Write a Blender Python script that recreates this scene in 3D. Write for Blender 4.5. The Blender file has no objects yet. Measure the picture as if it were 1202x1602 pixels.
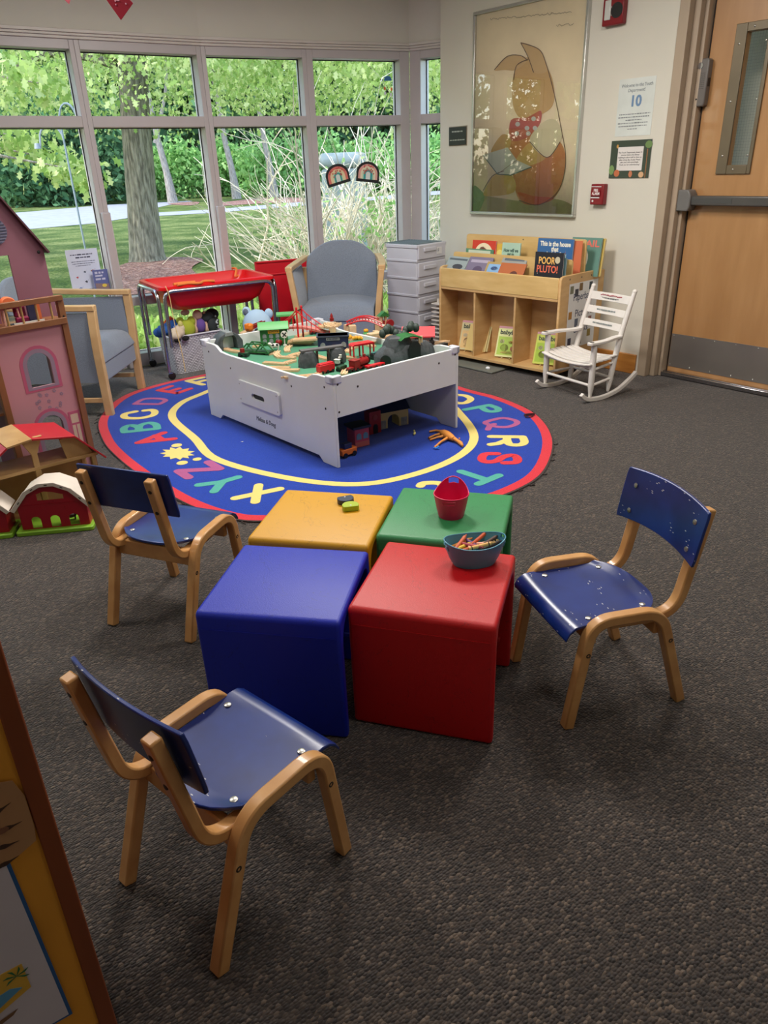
import bpy, bmesh, math, random
import numpy as np
from mathutils import Vector, Matrix
random.seed(7); rng = np.random.default_rng(7)
S = bpy.context.scene
C = S.collection
R = math.radians
# ---------------------------------------------------------------- camera
F_PX, PITCH, ROLL, EYE = 1148.7, R(25.2885), R(-1.949), 1.40
_fw = Vector((0, math.cos(PITCH), -math.sin(PITCH))); _r0 = Vector((1, 0, 0)); _u0 = _r0.cross(_fw)
_rt = _r0*math.cos(ROLL)+_u0*math.sin(ROLL); _up = -_r0*math.sin(ROLL)+_u0*math.cos(ROLL)
cam = bpy.data.cameras.new('camera'); co = bpy.data.objects.new('camera', cam); C.objects.link(co)
cam.sensor_fit = 'VERTICAL'; cam.sensor_height = 36; cam.lens = F_PX/1602*36; cam.clip_end = 300; cam.clip_start = .05
m = Matrix.Identity(4)
for i in range(3): m[i][0] = _rt[i]; m[i][1] = _up[i]; m[i][2] = -_fw[i]
m[2][3] = EYE
co.matrix_world = m; S.camera = co
def at(x, y, z=0.0):                       # where a sight line of the survey camera meets height z
    d = _fw*F_PX+_rt*(x-601)+_up*(801-y); t = (z-EYE)/d.z
    return Vector((d.x*t, d.y*t, z))
def aty(x, y, Y):
    d = _fw*F_PX+_rt*(x-601)+_up*(801-y); t = Y/d.y
    return Vector((d.x*t, Y, EYE+d.z*t))
# ---------------------------------------------------------------- light and exposure
S.view_settings.view_transform = 'Standard'; S.view_settings.look = 'None'; S.view_settings.gamma = 1
S.view_settings.use_curve_mapping = False
S.view_settings.exposure = 0.0
SKY, SUN, LAMP = 0.88, 3.2, 1.8
w = bpy.data.worlds.new('sky'); S.world = w; w.use_nodes = True
nt = w.node_tree; bg = nt.nodes['Background']
sky = nt.nodes.new('ShaderNodeTexSky'); sky.sky_type = 'NISHITA'; sky.sun_disc = False
sky.sun_elevation = R(52); sky.sun_rotation = R(-115)
nt.links.new(sky.outputs[0], bg.inputs[0]); bg.inputs[1].default_value = SKY
sl = bpy.data.lights.new('sun', 'SUN'); sl.energy = SUN; sl.angle = R(.6); sl.color = (1, .96, .88)
so = bpy.data.objects.new('sun', sl); C.objects.link(so)
so.rotation_euler = Vector((-.90, -.27, 1.35)).to_track_quat('Z', 'Y').to_euler()
def ceiling_lamp(x, y, sx, sy, e):
    l = bpy.data.lights.new('ceiling_lamp_light', 'AREA'); l.shape = 'RECTANGLE'; l.size = sx; l.size_y = sy; l.energy = e*LAMP; l.color = (1, .95, .88)
    o = bpy.data.objects.new('ceiling_lamp_light', l); C.objects.link(o); o.location = (x, y, 2.715)
LAMPS = [(-.3, 4.0, 38), (1.2, 3.3, 22), (-1.9, 2.9, 20), (.4, 1.4, 7), (1.9, .8, 4), (-1.5, -.5, 4)]
for x, y, e in LAMPS: ceiling_lamp(x, y, .56, .56, e)

# ---------------------------------------------------------------- materials
def lin(c):
    c = c/255; return c/12.92 if c <= .04045 else ((c+.055)/1.055)**2.4
def col(r, g, b): return (lin(r), lin(g), lin(b), 1)
def newmat(name):
    m = bpy.data.materials.new(name); m.use_nodes = True
    return m, m.node_tree, m.node_tree.nodes['Principled BSDF']
def N(nt, t, **k):
    n = nt.nodes.new(t)
    for a, v in k.items():
        if isinstance(a, str) and hasattr(n, a): setattr(n, a, v)
    return n
def ramp(nt, fac, stops):
    r = nt.nodes.new('ShaderNodeValToRGB'); e = r.color_ramp.elements
    e[0].position = stops[0][0]; e[0].color = stops[0][1]; e[1].position = stops[-1][0]; e[1].color = stops[-1][1]
    for p, c in stops[1:-1]:
        q = e.new(p); q.color = c
    nt.links.new(fac, r.inputs[0]); return r.outputs[0]
def texco(nt, scale=(1, 1, 1), rot=(0, 0, 0)):
    t = nt.nodes.new('ShaderNodeTexCoord'); mp = nt.nodes.new('ShaderNodeMapping')
    mp.inputs['Scale'].default_value = scale; mp.inputs['Rotation'].default_value = rot
    nt.links.new(t.outputs['Object'], mp.inputs[0]); return mp.outputs[0]
def bump(nt, b, h, strength=.3, dist=.01):
    n = nt.nodes.new('ShaderNodeBump'); n.inputs['Strength'].default_value = strength; n.inputs['Distance'].default_value = dist
    nt.links.new(h, n.inputs['Height']); nt.links.new(n.outputs[0], b.inputs['Normal'])
def noise(nt, vec, scale, detail=3):
    n = nt.nodes.new('ShaderNodeTexNoise'); n.inputs['Scale'].default_value = scale; n.inputs['Detail'].default_value = detail
    nt.links.new(vec, n.inputs['Vector']); return n.outputs['Fac']
def paint(name, c, rough=.5, metal=0, var=.06, nscale=8, bscale=0, bstr=.2, spec=.5, coat=0):
    """plain surface with a faint tone variation and optional fine bump"""
    m, nt, b = newmat(name); v = texco(nt)
    c = col(*c); hi = tuple(min(1, x*(1+var)) for x in c[:3])+(1,); lo = tuple(x*(1-var) for x in c[:3])+(1,)
    nt.links.new(ramp(nt, noise(nt, v, nscale), [(.3, lo), (.7, hi)]), b.inputs['Base Color'])
    b.inputs['Roughness'].default_value = rough; b.inputs['Metallic'].default_value = metal
    b.inputs['Specular IOR Level'].default_value = spec; b.inputs['Coat Weight'].default_value = coat
    if bscale: bump(nt, b, noise(nt, v, bscale, 2), bstr, .002)
    return m
def wood(name, c1, c2, rough=.4, scale=(14, 14, 1.6), coat=.15):
    m, nt, b = newmat(name); v = texco(nt, scale)
    n = noise(nt, v, 2.2, 6)
    nt.links.new(ramp(nt, n, [(.3, col(*c1)), (.55, tuple((a+d)/2 for a, d in zip(col(*c1), col(*c2)))), (.72, col(*c2))]), b.inputs['Base Color'])
    b.inputs['Roughness'].default_value = rough; b.inputs['Coat Weight'].default_value = coat
    bump(nt, b, n, .08, .002); return m
MT = {}
MT['wall'] = paint('wall_paint', (216, 211, 198), .6, var=.02, nscale=3, bscale=180, bstr=.08)
MT['frieze'] = paint('soffit_paint', (210, 205, 196), .6, var=.02, nscale=3, bscale=180, bstr=.06)
MT['ceil'] = paint('ceiling_paint', (220, 218, 212), .8, var=.02)
MT['frame'] = paint('window_frame_paint', (184, 176, 178), .38, var=.02)
MT['trim'] = paint('trim_paint', (204, 196, 190), .4, var=.02)
MT['casing'] = paint('door_casing_paint', (172, 153, 132), .4, var=.03)
MT['gasket'] = paint('black_rubber', (18, 18, 20), .5)
MT['white'] = paint('white_laminate', (218, 219, 219), .38, var=.025, nscale=5)
MT['whitepaint'] = paint('white_gloss_paint', (226, 220, 214), .4, var=.04, nscale=14)
MT['whiteplastic'] = paint('white_plastic', (205, 205, 215), .35, var=.02)
MT['paper'] = paint('paper_white', (225, 225, 226), .7, var=.02)
MT['ink'] = paint('ink_black', (25, 25, 30), .6)
MT['inkblue'] = paint('ink_blue', (70, 90, 130), .6)
MT['maple'] = wood('maple_bentwood', (196, 140, 82), (220, 168, 108), .35, (6, 6, 6))
MT['birch'] = wood('birch_plywood', (196, 154, 100), (214, 176, 122), .45, (2.5, 2.5, 9))
MT['birchh'] = wood('birch_plywood_lip', (206, 168, 104), (226, 192, 130), .45, (2, 9, 9))
MT['beech'] = wood('armchair_beech', (196, 156, 108), (214, 178, 130), .42, (4, 4, 4))
MT['oak'] = wood('oak_baseboard', (172, 110, 48), (196, 134, 66), .4, (2, 2, 14))
MT['doorwood'] = wood('door_veneer', (170, 124, 78), (190, 144, 96), .35, (5, 5, .7))
MT['brown'] = wood('brown_stained_wood', (124, 58, 24), (140, 70, 30), .45, (10, 10, 1.5))
MT['dhwood'] = wood('dollhouse_post_wood', (120, 74, 42), (138, 90, 54), .5, (9, 9, 2))
MT['track'] = wood('toy_track_beech', (206, 172, 132), (222, 190, 150), .6, (20, 20, 20), 0)
MT['chairblue'] = None
MT['fabric'] = None
MT['chrome'] = paint('chrome', (190, 190, 195), .18, 1, var=.02)
MT['steel'] = paint('brushed_steel', (170, 164, 158), .38, .85, var=.12, nscale=2)
MT['screw'] = paint('screw_steel', (180, 178, 172), .35, 1)
MT['screwd'] = paint('screw_dark', (70, 62, 55), .4, .9)
MT['bronze'] = paint('bronze_paint', (112, 100, 80), .4, .3)
MT['hw'] = paint('grey_hardware', (88, 86, 84), .4, .4)
MT['redplastic'] = paint('red_plastic', (224, 14, 22), .35, var=.03)
MT['redflat'] = paint('red_lid_plastic', (206, 8, 30), .4, var=.03)
MT['alarm'] = paint('alarm_red', (128, 20, 30), .35)
MT['darkred'] = paint('toy_dark_red', (140, 22, 24), .4)
MT['toyred'] = paint('toy_red', (205, 24, 36), .35)
MT['toygreen'] = paint('toy_green', (40, 104, 48), .45)
MT['toygreenl'] = paint('toy_light_green', (88, 168, 96), .45)
MT['toygreend'] = paint('toy_dark_green', (28, 66, 42), .45)
MT['toyblack'] = paint('toy_black', (20, 20, 22), .35)
MT['toygrey'] = paint('toy_rock_grey', (70, 74, 78), .6, var=.35, nscale=40, bscale=60, bstr=.6)
MT['toygreyl'] = paint('toy_stone_light', (130, 134, 136), .6, var=.2, nscale=40)
MT['toynavy'] = paint('toy_navy', (28, 36, 72), .4)
MT['toyyellow'] = paint('toy_yellow', (226, 160, 40), .45)
MT['toyorange'] = paint('toy_orange', (220, 120, 30), .45)
MT['toywhite'] = paint('toy_white', (215, 213, 205), .45)
MT['tabletop'] = paint('playboard_green', (78, 140, 110), .5, var=.12, nscale=6)
MT['casters'] = paint('caster_black', (26, 26, 28), .3)
MT['dhpink'] = paint('dollhouse_pink', (182, 128, 136), .55, var=.05, nscale=3)
MT['dhmauve'] = paint('dollhouse_mauve', (134, 86, 100), .6, var=.05)
MT['dhrim'] = paint('dollhouse_arch_pink', (176, 84, 112), .55)
MT['dhgrey'] = paint('dollhouse_arch_grey', (140, 118, 136), .55)
MT['dhroof'] = paint('dollhouse_roof_edge', (84, 50, 56), .5)
MT['barnred'] = paint('barn_red_plastic', (168, 12, 36), .35, var=.05)
MT['barnwhite'] = paint('barn_white_plastic', (222, 212, 200), .45)
MT['lime'] = paint('lime_plastic', (134, 186, 52), .4)
MT['stablered'] = paint('stable_roof_red', (176, 30, 42), .4, var=.05)
MT['stablewood'] = wood('stable_pine', (176, 136, 84), (196, 158, 104), .5, (5, 5, 5))
MT['pinkbin'] = paint('pink_bin_plastic', (216, 24, 84), .4, var=.03)
MT['tealbin'] = paint('teal_bin_plastic', (84, 156, 184), .4, var=.03)
MT['wicker'] = None
MT['orangeyarn'] = paint('orange_rope', (232, 130, 60), .8)
MT['yellowyarn'] = paint('yellow_string', (226, 196, 130), .8)

def mk_fabric():
    m, nt, b = newmat('grey_blue_upholstery'); v = texco(nt)
    nt.links.new(ramp(nt, noise(nt, v, 260, 2), [(.3, col(108, 117, 132)), (.7, col(132, 141, 156))]), b.inputs['Base Color'])
    b.inputs['Roughness'].default_value = .85; b.inputs['Sheen Weight'].default_value = .3
    bump(nt, b, noise(nt, v, 500, 1), .25, .001); return m
MT['fabric'] = mk_fabric()
def mk_chairblue(name, seed, chips):
    m, nt, b = newmat(name); v = texco(nt)
    base = ramp(nt, noise(nt, v, 9), [(.3, col(12, 36, 104)), (.75, col(20, 54, 138))])
    mp = nt.nodes.new('ShaderNodeMapping'); mp.inputs['Location'].default_value = (seed, seed*2, 0); mp.inputs['Scale'].default_value = (1, .35, 1); mp.inputs['Rotation'].default_value = (0, 0, seed)
    nt.links.new(v, mp.inputs[0])
    vo = nt.nodes.new('ShaderNodeTexVoronoi'); vo.inputs['Scale'].default_value = 105; nt.links.new(mp.outputs[0], vo.inputs['Vector'])
    msk = nt.nodes.new('ShaderNodeMath'); msk.operation = 'LESS_THAN'; nt.links.new(vo.outputs['Distance'], msk.inputs[0]); msk.inputs[1].default_value = .14
    gate = nt.nodes.new('ShaderNodeMath'); gate.operation = 'GREATER_THAN'; nt.links.new(noise(nt, mp.outputs[0], 13, 1), gate.inputs[0]); gate.inputs[1].default_value = chips
    mul = nt.nodes.new('ShaderNodeMath'); mul.operation = 'MULTIPLY'; nt.links.new(msk.outputs[0], mul.inputs[0]); nt.links.new(gate.outputs[0], mul.inputs[1])
    mx = nt.nodes.new('ShaderNodeMix'); mx.data_type = 'RGBA'; nt.links.new(mul.outputs[0], mx.inputs['Factor']); nt.links.new(base, mx.inputs['A']); mx.inputs['B'].default_value = col(196, 196, 200)
    nt.links.new(mx.outputs['Result'], b.inputs['Base Color'])
    b.inputs['Roughness'].default_value = .3; b.inputs['Coat Weight'].default_value = .3; b.inputs['Coat Roughness'].default_value = .25; return m
MT['chairblue'] = mk_chairblue('blue_gloss_plywood', .3, .57)
MT['chairbluew'] = mk_chairblue('blue_gloss_plywood_worn', 2.1, .53)
MT['chairbluec'] = mk_chairblue('blue_gloss_plywood_clean', 5.7, .8)
MT['plyedge'] = paint('plywood_edge', (170, 150, 140), .6)
def mk_cube(name, c, scr=True):
    m, nt, b = newmat(name); v = texco(nt)
    cc = col(*c); dk = tuple(x*.4 for x in cc[:3])+(1,)
    vn = nt.nodes.new('ShaderNodeTexNoise'); vn.inputs['Scale'].default_value = 5; vn.inputs['Distortion'].default_value = 2.5; vn.inputs['Detail'].default_value = 4; nt.links.new(v, vn.inputs['Vector'])
    line = nt.nodes.new('ShaderNodeMath'); line.operation = 'SUBTRACT'; nt.links.new(vn.outputs['Fac'], line.inputs[0]); line.inputs[1].default_value = .5
    ab = nt.nodes.new('ShaderNodeMath'); ab.operation = 'ABSOLUTE'; nt.links.new(line.outputs[0], ab.inputs[0])
    mk = nt.nodes.new('ShaderNodeMath'); mk.operation = 'LESS_THAN'; nt.links.new(ab.outputs[0], mk.inputs[0]); mk.inputs[1].default_value = .003
    mu = nt.nodes.new('ShaderNodeMath'); mu.operation = 'MULTIPLY'; nt.links.new(mk.outputs[0], mu.inputs[0]); nt.links.new(noise(nt, v, 22, 2), mu.inputs[1])
    mx = nt.nodes.new('ShaderNodeMix'); mx.data_type = 'RGBA'; nt.links.new(mu.outputs[0], mx.inputs['Factor']); mx.inputs['A'].default_value = cc; mx.inputs['B'].default_value = dk
    nt.links.new(mx.outputs['Result'], b.inputs['Base Color'])
    b.inputs['Roughness'].default_value = .46; b.inputs['Specular IOR Level'].default_value = .58
    bump(nt, b, noise(nt, v, 420, 2), .35, .0012); return m
MT['cblue'] = mk_cube('cube_blue', (0, 32, 176)); MT['cred'] = mk_cube('cube_red', (196, 0, 10))
MT['cyellow'] = mk_cube('cube_yellow', (208, 150, 4)); MT['cgreen'] = mk_cube('cube_green', (44, 134, 78))
def mk_carpet():
    m, nt, b = newmat('loop_carpet'); v = texco(nt, (1, 1, 1), (0, 0, R(52)))
    mp = nt.nodes.new('ShaderNodeMapping'); mp.inputs['Scale'].default_value = (1.35, .8, 1); nt.links.new(v, mp.inputs[0])
    vo = nt.nodes.new('ShaderNodeTexVoronoi'); vo.inputs['Scale'].default_value = 134; vo.inputs['Randomness'].default_value = .62; nt.links.new(mp.outputs[0], vo.inputs['Vector'])
    sx = nt.nodes.new('ShaderNodeSeparateColor'); nt.links.new(vo.outputs['Color'], sx.inputs[0])
    yarn = ramp(nt, sx.outputs[0], [(0, col(48, 44, 43)), (.5, col(62, 55, 52)), (.85, col(76, 67, 61)), (1, col(104, 90, 79))])
    nt.links.new(yarn, b.inputs['Base Color']); b.inputs['Roughness'].default_value = .95
    b.inputs['Sheen Weight'].default_value = .25; b.inputs['Specular IOR Level'].default_value = .15
    inv = nt.nodes.new('ShaderNodeMath'); inv.operation = 'SUBTRACT'; inv.inputs[0].default_value = 1; nt.links.new(vo.outputs['Distance'], inv.inputs[1])
    bump(nt, b, inv.outputs[0], .9, .006); return m
MT['carpet'] = mk_carpet()
def pile(name, c, var=.35):
    m, nt, b = newmat(name); v = texco(nt); cc = col(*c)
    lo = tuple(x*(1-var) for x in cc[:3])+(1,); hi = tuple(min(1, x*(1+var)) for x in cc[:3])+(1,)
    n = noise(nt, v, 330, 2)
    nt.links.new(ramp(nt, n, [(.3, lo), (.7, hi)]), b.inputs['Base Color']); b.inputs['Roughness'].default_value = .95
    b.inputs['Sheen Weight'].default_value = .2; b.inputs['Specular IOR Level'].default_value = .1; bump(nt, b, n, .5, .004); return m
MT['rugblue'] = pile('rug_blue', (22, 58, 158)); MT['rugred'] = pile('rug_red', (206, 48, 62)); MT['rugyellow'] = pile('rug_yellow', (226, 204, 120), .15)
MT['rugteal'] = pile('rug_teal', (78, 164, 150), .2); MT['rugmauve'] = pile('rug_mauve', (168, 84, 134), .2); MT['rugbind'] = pile('rug_binding', (62, 52, 50), .3)
def mk_wicker():
    m, nt, b = newmat('white_wicker'); v = texco(nt)
    t = nt.nodes.new('ShaderNodeTexBrick'); mp = nt.nodes.new('ShaderNodeMapping'); mp.inputs['Rotation'].default_value = (R(90), 0, 0)
    tc = nt.nodes.new('ShaderNodeTexCoord'); nt.links.new(tc.outputs['UV'], t.inputs['Vector'])
    t.inputs['Scale'].default_value = 1; t.inputs['Brick Width'].default_value = .026; t.inputs['Row Height'].default_value = .0125; t.inputs['Mortar Size'].default_value = .0022
    t.inputs['Color1'].default_value = col(222, 220, 226); t.inputs['Color2'].default_value = col(206, 204, 212); t.inputs['Mortar'].default_value = col(112, 108, 116)
    nt.links.new(t.outputs['Color'], b.inputs['Base Color']); b.inputs['Roughness'].default_value = .5
    bump(nt, b, t.outputs['Fac'], -.8, .003); return m
MT['wicker'] = mk_wicker()
def mk_glass():
    m = bpy.data.materials.new('window_glass'); m.use_nodes = True; nt = m.node_tree; nt.nodes.clear()
    o = nt.nodes.new('ShaderNodeOutputMaterial'); mix = nt.nodes.new('ShaderNodeMixShader'); t = nt.nodes.new('ShaderNodeBsdfTransparent'); g = nt.nodes.new('ShaderNodeBsdfGlossy')
    t.inputs[0].default_value = (.93, .96, .95, 1); g.inputs['Roughness'].default_value = .02; f = nt.nodes.new('ShaderNodeFresnel'); f.inputs[0].default_value = 1.35
    nt.links.new(f.outputs[0], mix.inputs[0]); nt.links.new(t.outputs[0], mix.inputs[1]); nt.links.new(g.outputs[0], mix.inputs[2]); nt.links.new(mix.outputs[0], o.inputs[0]); return m
MT['glass'] = mk_glass()
def mk_pglass():
    m = bpy.data.materials.new('picture_glazing'); m.use_nodes = True; nt = m.node_tree; nt.nodes.clear()
    o = nt.nodes.new('ShaderNodeOutputMaterial'); mix = nt.nodes.new('ShaderNodeMixShader'); t = nt.nodes.new('ShaderNodeBsdfTransparent'); g = nt.nodes.new('ShaderNodeBsdfGlossy')
    g.inputs['Roughness'].default_value = .01; f = nt.nodes.new('ShaderNodeFresnel'); f.inputs[0].default_value = 1.85
    nt.links.new(f.outputs[0], mix.inputs[0]); nt.links.new(t.outputs[0], mix.inputs[1]); nt.links.new(g.outputs[0], mix.inputs[2]); nt.links.new(mix.outputs[0], o.inputs[0]); return m
MT['pglass'] = mk_pglass()
def leafmat(name, c1, c2, c3, trans=.45):
    m = bpy.data.materials.new(name); m.use_nodes = True; nt = m.node_tree; nt.nodes.clear()
    o = nt.nodes.new('ShaderNodeOutputMaterial'); mix = nt.nodes.new('ShaderNodeMixShader'); d = nt.nodes.new('ShaderNodeBsdfDiffuse'); t = nt.nodes.new('ShaderNodeBsdfTranslucent')
    g = nt.nodes.new('ShaderNodeNewGeometry'); c = ramp(nt, g.outputs['Random Per Island'], [(0, col(*c1)), (.5, col(*c2)), (1, col(*c3))])
    nt.links.new(c, d.inputs[0]); nt.links.new(c, t.inputs[0]); mix.inputs[0].default_value = trans
    nt.links.new(d.outputs[0], mix.inputs[1]); nt.links.new(t.outputs[0], mix.inputs[2]); nt.links.new(mix.outputs[0], o.inputs[0]); return m
MT['oakleaf'] = leafmat('oak_leaves', (146, 176, 92), (184, 204, 120), (224, 228, 166), .5)
MT['darkleaf'] = leafmat('woodland_leaves', (58, 92, 64), (88, 126, 86), (124, 158, 108), .3)
MT['shrubleaf'] = leafmat('shrub_leaves', (122, 168, 96), (156, 200, 118), (190, 222, 146), .4)
MT['grassblade'] = leafmat('grass_blades', (150, 184, 96), (180, 206, 112), (212, 220, 150), .4)
def mk_bark(name, c1, c2):
    m, nt, b = newmat(name); v = texco(nt, (9, 9, 1.6)); n = noise(nt, v, 3, 6)
    nt.links.new(ramp(nt, n, [(.35, col(*c1)), (.65, col(*c2))]), b.inputs['Base Color']); b.inputs['Roughness'].default_value = .95; bump(nt, b, n, 1, .05); return m
MT['bark'] = mk_bark('oak_bark', (96, 88, 74), (158, 148, 130)); MT['palebark'] = mk_bark('pale_bark', (132, 120, 110), (176, 164, 152))
MT['drytwig'] = paint('dry_twigs', (226, 214, 190), .8, var=.15, nscale=2)
def mk_grass():
    m, nt, b = newmat('lawn'); v = texco(nt)
    a = noise(nt, v, .9, 4); f = noise(nt, v, 26, 4)
    mul = nt.nodes.new('ShaderNodeMath'); mul.operation = 'ADD'; nt.links.new(a, mul.inputs[0]); nt.links.new(f, mul.inputs[1])
    hf = nt.nodes.new('ShaderNodeMath'); hf.operation = 'MULTIPLY'; nt.links.new(mul.outputs[0], hf.inputs[0]); hf.inputs[1].default_value = .5
    nt.links.new(ramp(nt, hf.outputs[0], [(.38, col(60, 80, 34)), (.5, col(90, 106, 52)), (.62, col(144, 146, 90))]), b.inputs['Base Color'])
    b.inputs['Roughness'].default_value = .95; b.inputs['Specular IOR Level'].default_value = .1; bump(nt, b, f, 1, .05); return m
MT['grass'] = mk_grass()
MT['path'] = paint('asphalt_path', (150, 148, 154), .9, var=.1, nscale=3)
def mk_mulch():
    m, nt, b = newmat('mulch'); v = texco(nt); vo = nt.nodes.new('ShaderNodeTexVoronoi'); vo.inputs['Scale'].default_value = 26; nt.links.new(v, vo.inputs['Vector'])
    sx = nt.nodes.new('ShaderNodeSeparateColor'); nt.links.new(vo.outputs['Color'], sx.inputs[0])
    nt.links.new(ramp(nt, sx.outputs[0], [(0, col(104, 64, 54)), (.6, col(150, 104, 90)), (1, col(196, 154, 138))]), b.inputs['Base Color']); b.inputs['Roughness'].default_value = .95
    bump(nt, b, vo.outputs['Distance'], 1, .04); return m
MT['mulch'] = mk_mulch()
_pc = {}
def P(r, g, b, rough=.6):
    k = (r, g, b, rough)
    if k not in _pc: _pc[k] = paint('tint_%d_%d_%d' % (r, g, b), (r, g, b), rough, var=.03)
    return _pc[k]

# ---------------------------------------------------------------- geometry helpers
class M:
    def __init__(s): s.v = []; s.f = []; s.m = []
    def add(s, vs, fs, mi=0):
        o = len(s.v); s.v += [tuple(v) for v in vs]; s.f += [tuple(i+o for i in f) for f in fs]; s.m += [mi]*len(fs); return s
    def box(s, c, d, rz=0, rx=0, ry=0, mi=0):
        X = Matrix.Translation(c) @ Matrix.Rotation(rz, 4, 'Z') @ Matrix.Rotation(ry, 4, 'Y') @ Matrix.Rotation(rx, 4, 'X')
        vs = [X @ Vector((x*d[0]/2, y*d[1]/2, z*d[2]/2)) for x in (-1, 1) for y in (-1, 1) for z in (-1, 1)]
        return s.add(vs, [(0, 1, 3, 2), (4, 6, 7, 5), (0, 4, 5, 1), (2, 3, 7, 6), (0, 2, 6, 4), (1, 5, 7, 3)], mi)
    def bb(s, x0, x1, y0, y1, z0, z1, mi=0): return s.box(((x0+x1)/2, (y0+y1)/2, (z0+z1)/2), (x1-x0, y1-y0, z1-z0), mi=mi)
    def tube(s, pts, r, n=8, mi=0, caps=True):
        pts = [Vector(p) for p in pts]; k = len(pts); rr = r if isinstance(r, (list, tuple)) else [r]*k
        vs = []; prev = None
        for i, p in enumerate(pts):
            t = (pts[min(i+1, k-1)]-pts[max(i-1, 0)]).normalized()
            if prev is None: a = t.orthogonal().normalized()
            else:
                a = prev-t*prev.dot(t); a = a.normalized() if a.length > 1e-6 else t.orthogonal().normalized()
            prev = a; b = t.cross(a)
            for j in range(n):
                q = 2*math.pi*j/n; vs.append(p+(a*math.cos(q)+b*math.sin(q))*rr[i])
        fs = [(i*n+j, i*n+(j+1) % n, (i+1)*n+(j+1) % n, (i+1)*n+j) for i in range(k-1) for j in range(n)]
        if caps: fs += [tuple(range(n-1, -1, -1)), tuple((k-1)*n+j for j in range(n))]
        return s.add(vs, fs, mi)
    def strip(s, pts, side, w, h, mi=0):
        """rectangular section swept along pts; side = constant width direction"""
        pts = [Vector(p) for p in pts]; side = Vector(side).normalized(); k = len(pts); vs = []
        for i, p in enumerate(pts):
            t = (pts[min(i+1, k-1)]-pts[max(i-1, 0)]).normalized(); nn = t.cross(side).normalized()
            hh = h[i] if isinstance(h, (list, tuple)) else h
            for a, b in ((-1, -1), (1, -1), (1, 1), (-1, 1)): vs.append(p+side*a*w/2+nn*b*hh/2)
        fs = [(i*4+j, i*4+(j+1) % 4, (i+1)*4+(j+1) % 4, (i+1)*4+j) for i in range(k-1) for j in range(4)]
        fs += [(3, 2, 1, 0), tuple((k-1)*4+j for j in range(4))]
        return s.add(vs, fs, mi)
    def prism(s, poly, t, X=None, mi=0):
        """poly in local xz, thickness t along y"""
        X = X or Matrix.Identity(4); n = len(poly)
        vs = [X @ Vector((x, -t/2, z)) for x, z in poly]+[X @ Vector((x, t/2, z)) for x, z in poly]
        a = sum(poly[i][0]*poly[(i+1) % n][1]-poly[(i+1) % n][0]*poly[i][1] for i in range(n))
        f = tuple(range(n)); g = tuple(range(2*n-1, n-1, -1))
        if a < 0: f = f[::-1]; g = g[::-1]
        sd = [(i, i+n, (i+1) % n+n, (i+1) % n) if a > 0 else (i, (i+1) % n, (i+1) % n+n, i+n) for i in range(n)]
        return s.add(vs, [f, g]+sd, mi)
    def lathe(s, prof, n=24, X=None, mi=0, sx=1, sy=1):
        X = X or Matrix.Identity(4); k = len(prof)
        vs = [X @ Vector((r*sx*math.cos(2*math.pi*j/n), r*sy*math.sin(2*math.pi*j/n), z)) for r, z in prof for j in range(n)]
        fs = [(i*n+j, i*n+(j+1) % n, (i+1)*n+(j+1) % n, (i+1)*n+j) for i in range(k-1) for j in range(n)]
        if prof[0][0] > 0: fs.append(tuple(range(n-1, -1, -1)))
        if prof[-1][0] > 0: fs.append(tuple((k-1)*n+j for j in range(n)))
        return s.add(vs, fs, mi)
    def ball(s, c, r, n=12, mi=0, X=None):
        r = (r, r, r) if isinstance(r, (int, float)) else r; X = X or Matrix.Identity(4); k = max(5, n//2+1)
        vs = []
        for i in range(k+1):
            a = math.pi*i/k
            for j in range(n):
                b = 2*math.pi*j/n; vs.append(Vector(c)+(X @ Vector((r[0]*math.sin(a)*math.cos(b), r[1]*math.sin(a)*math.sin(b), -r[2]*math.cos(a)))))
        fs = [(i*n+j, i*n+(j+1) % n, (i+1)*n+(j+1) % n, (i+1)*n+j) for i in range(k) for j in range(n)]
        return s.add(vs, fs, mi)
    def poly(s, pts, mi=0): return s.add(pts, [tuple(range(len(pts)))], mi)
def arc(cx, cy, r, a0, a1, n=8, ry=None):
    ry = ry or r; return [(cx+r*math.cos(R(a0+(a1-a0)*i/n)), cy+ry*math.sin(R(a0+(a1-a0)*i/n))) for i in range(n+1)]
def rrect(x0, x1, y0, y1, r, n=5):
    return arc(x1-r, y0+r, r, -90, 0, n)+arc(x1-r, y1-r, r, 0, 90, n)+arc(x0+r, y1-r, r, 90, 180, n)+arc(x0+r, y0+r, r, 180, 270, n)
def round_path(pts, r, n=6):
    """polyline with rounded corners (3-D)"""
    pts = [Vector(p) for p in pts]; out = [pts[0]]
    for i in range(1, len(pts)-1):
        p = pts[i]; a = (pts[i-1]-p); b = (pts[i+1]-p); rr = min(r, a.length*.48, b.length*.48)
        A = p+a.normalized()*rr; B = p+b.normalized()*rr
        for k in range(n+1):
            t = k/n; out.append(A*(1-t)**2+p*2*t*(1-t)+B*t*t)
    out.append(pts[-1]); return out
def spline(pts, n=8, closed=False):
    P_ = [Vector(p) for p in pts]; k = len(P_); out = []
    rg = range(k) if closed else range(k-1)
    for i in rg:
        p0 = P_[(i-1) % k] if closed or i > 0 else P_[i]; p1 = P_[i]; p2 = P_[(i+1) % k]; p3 = P_[(i+2) % k] if closed or i < k-2 else P_[i+1]
        for j in range(n):
            t = j/n; out.append(.5*((2*p1)+(-p0+p2)*t+(2*p0-5*p1+4*p2-p3)*t*t+(-p0+3*p1-3*p2+p3)*t**3))
    if not closed: out.append(P_[-1])
    return out
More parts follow.
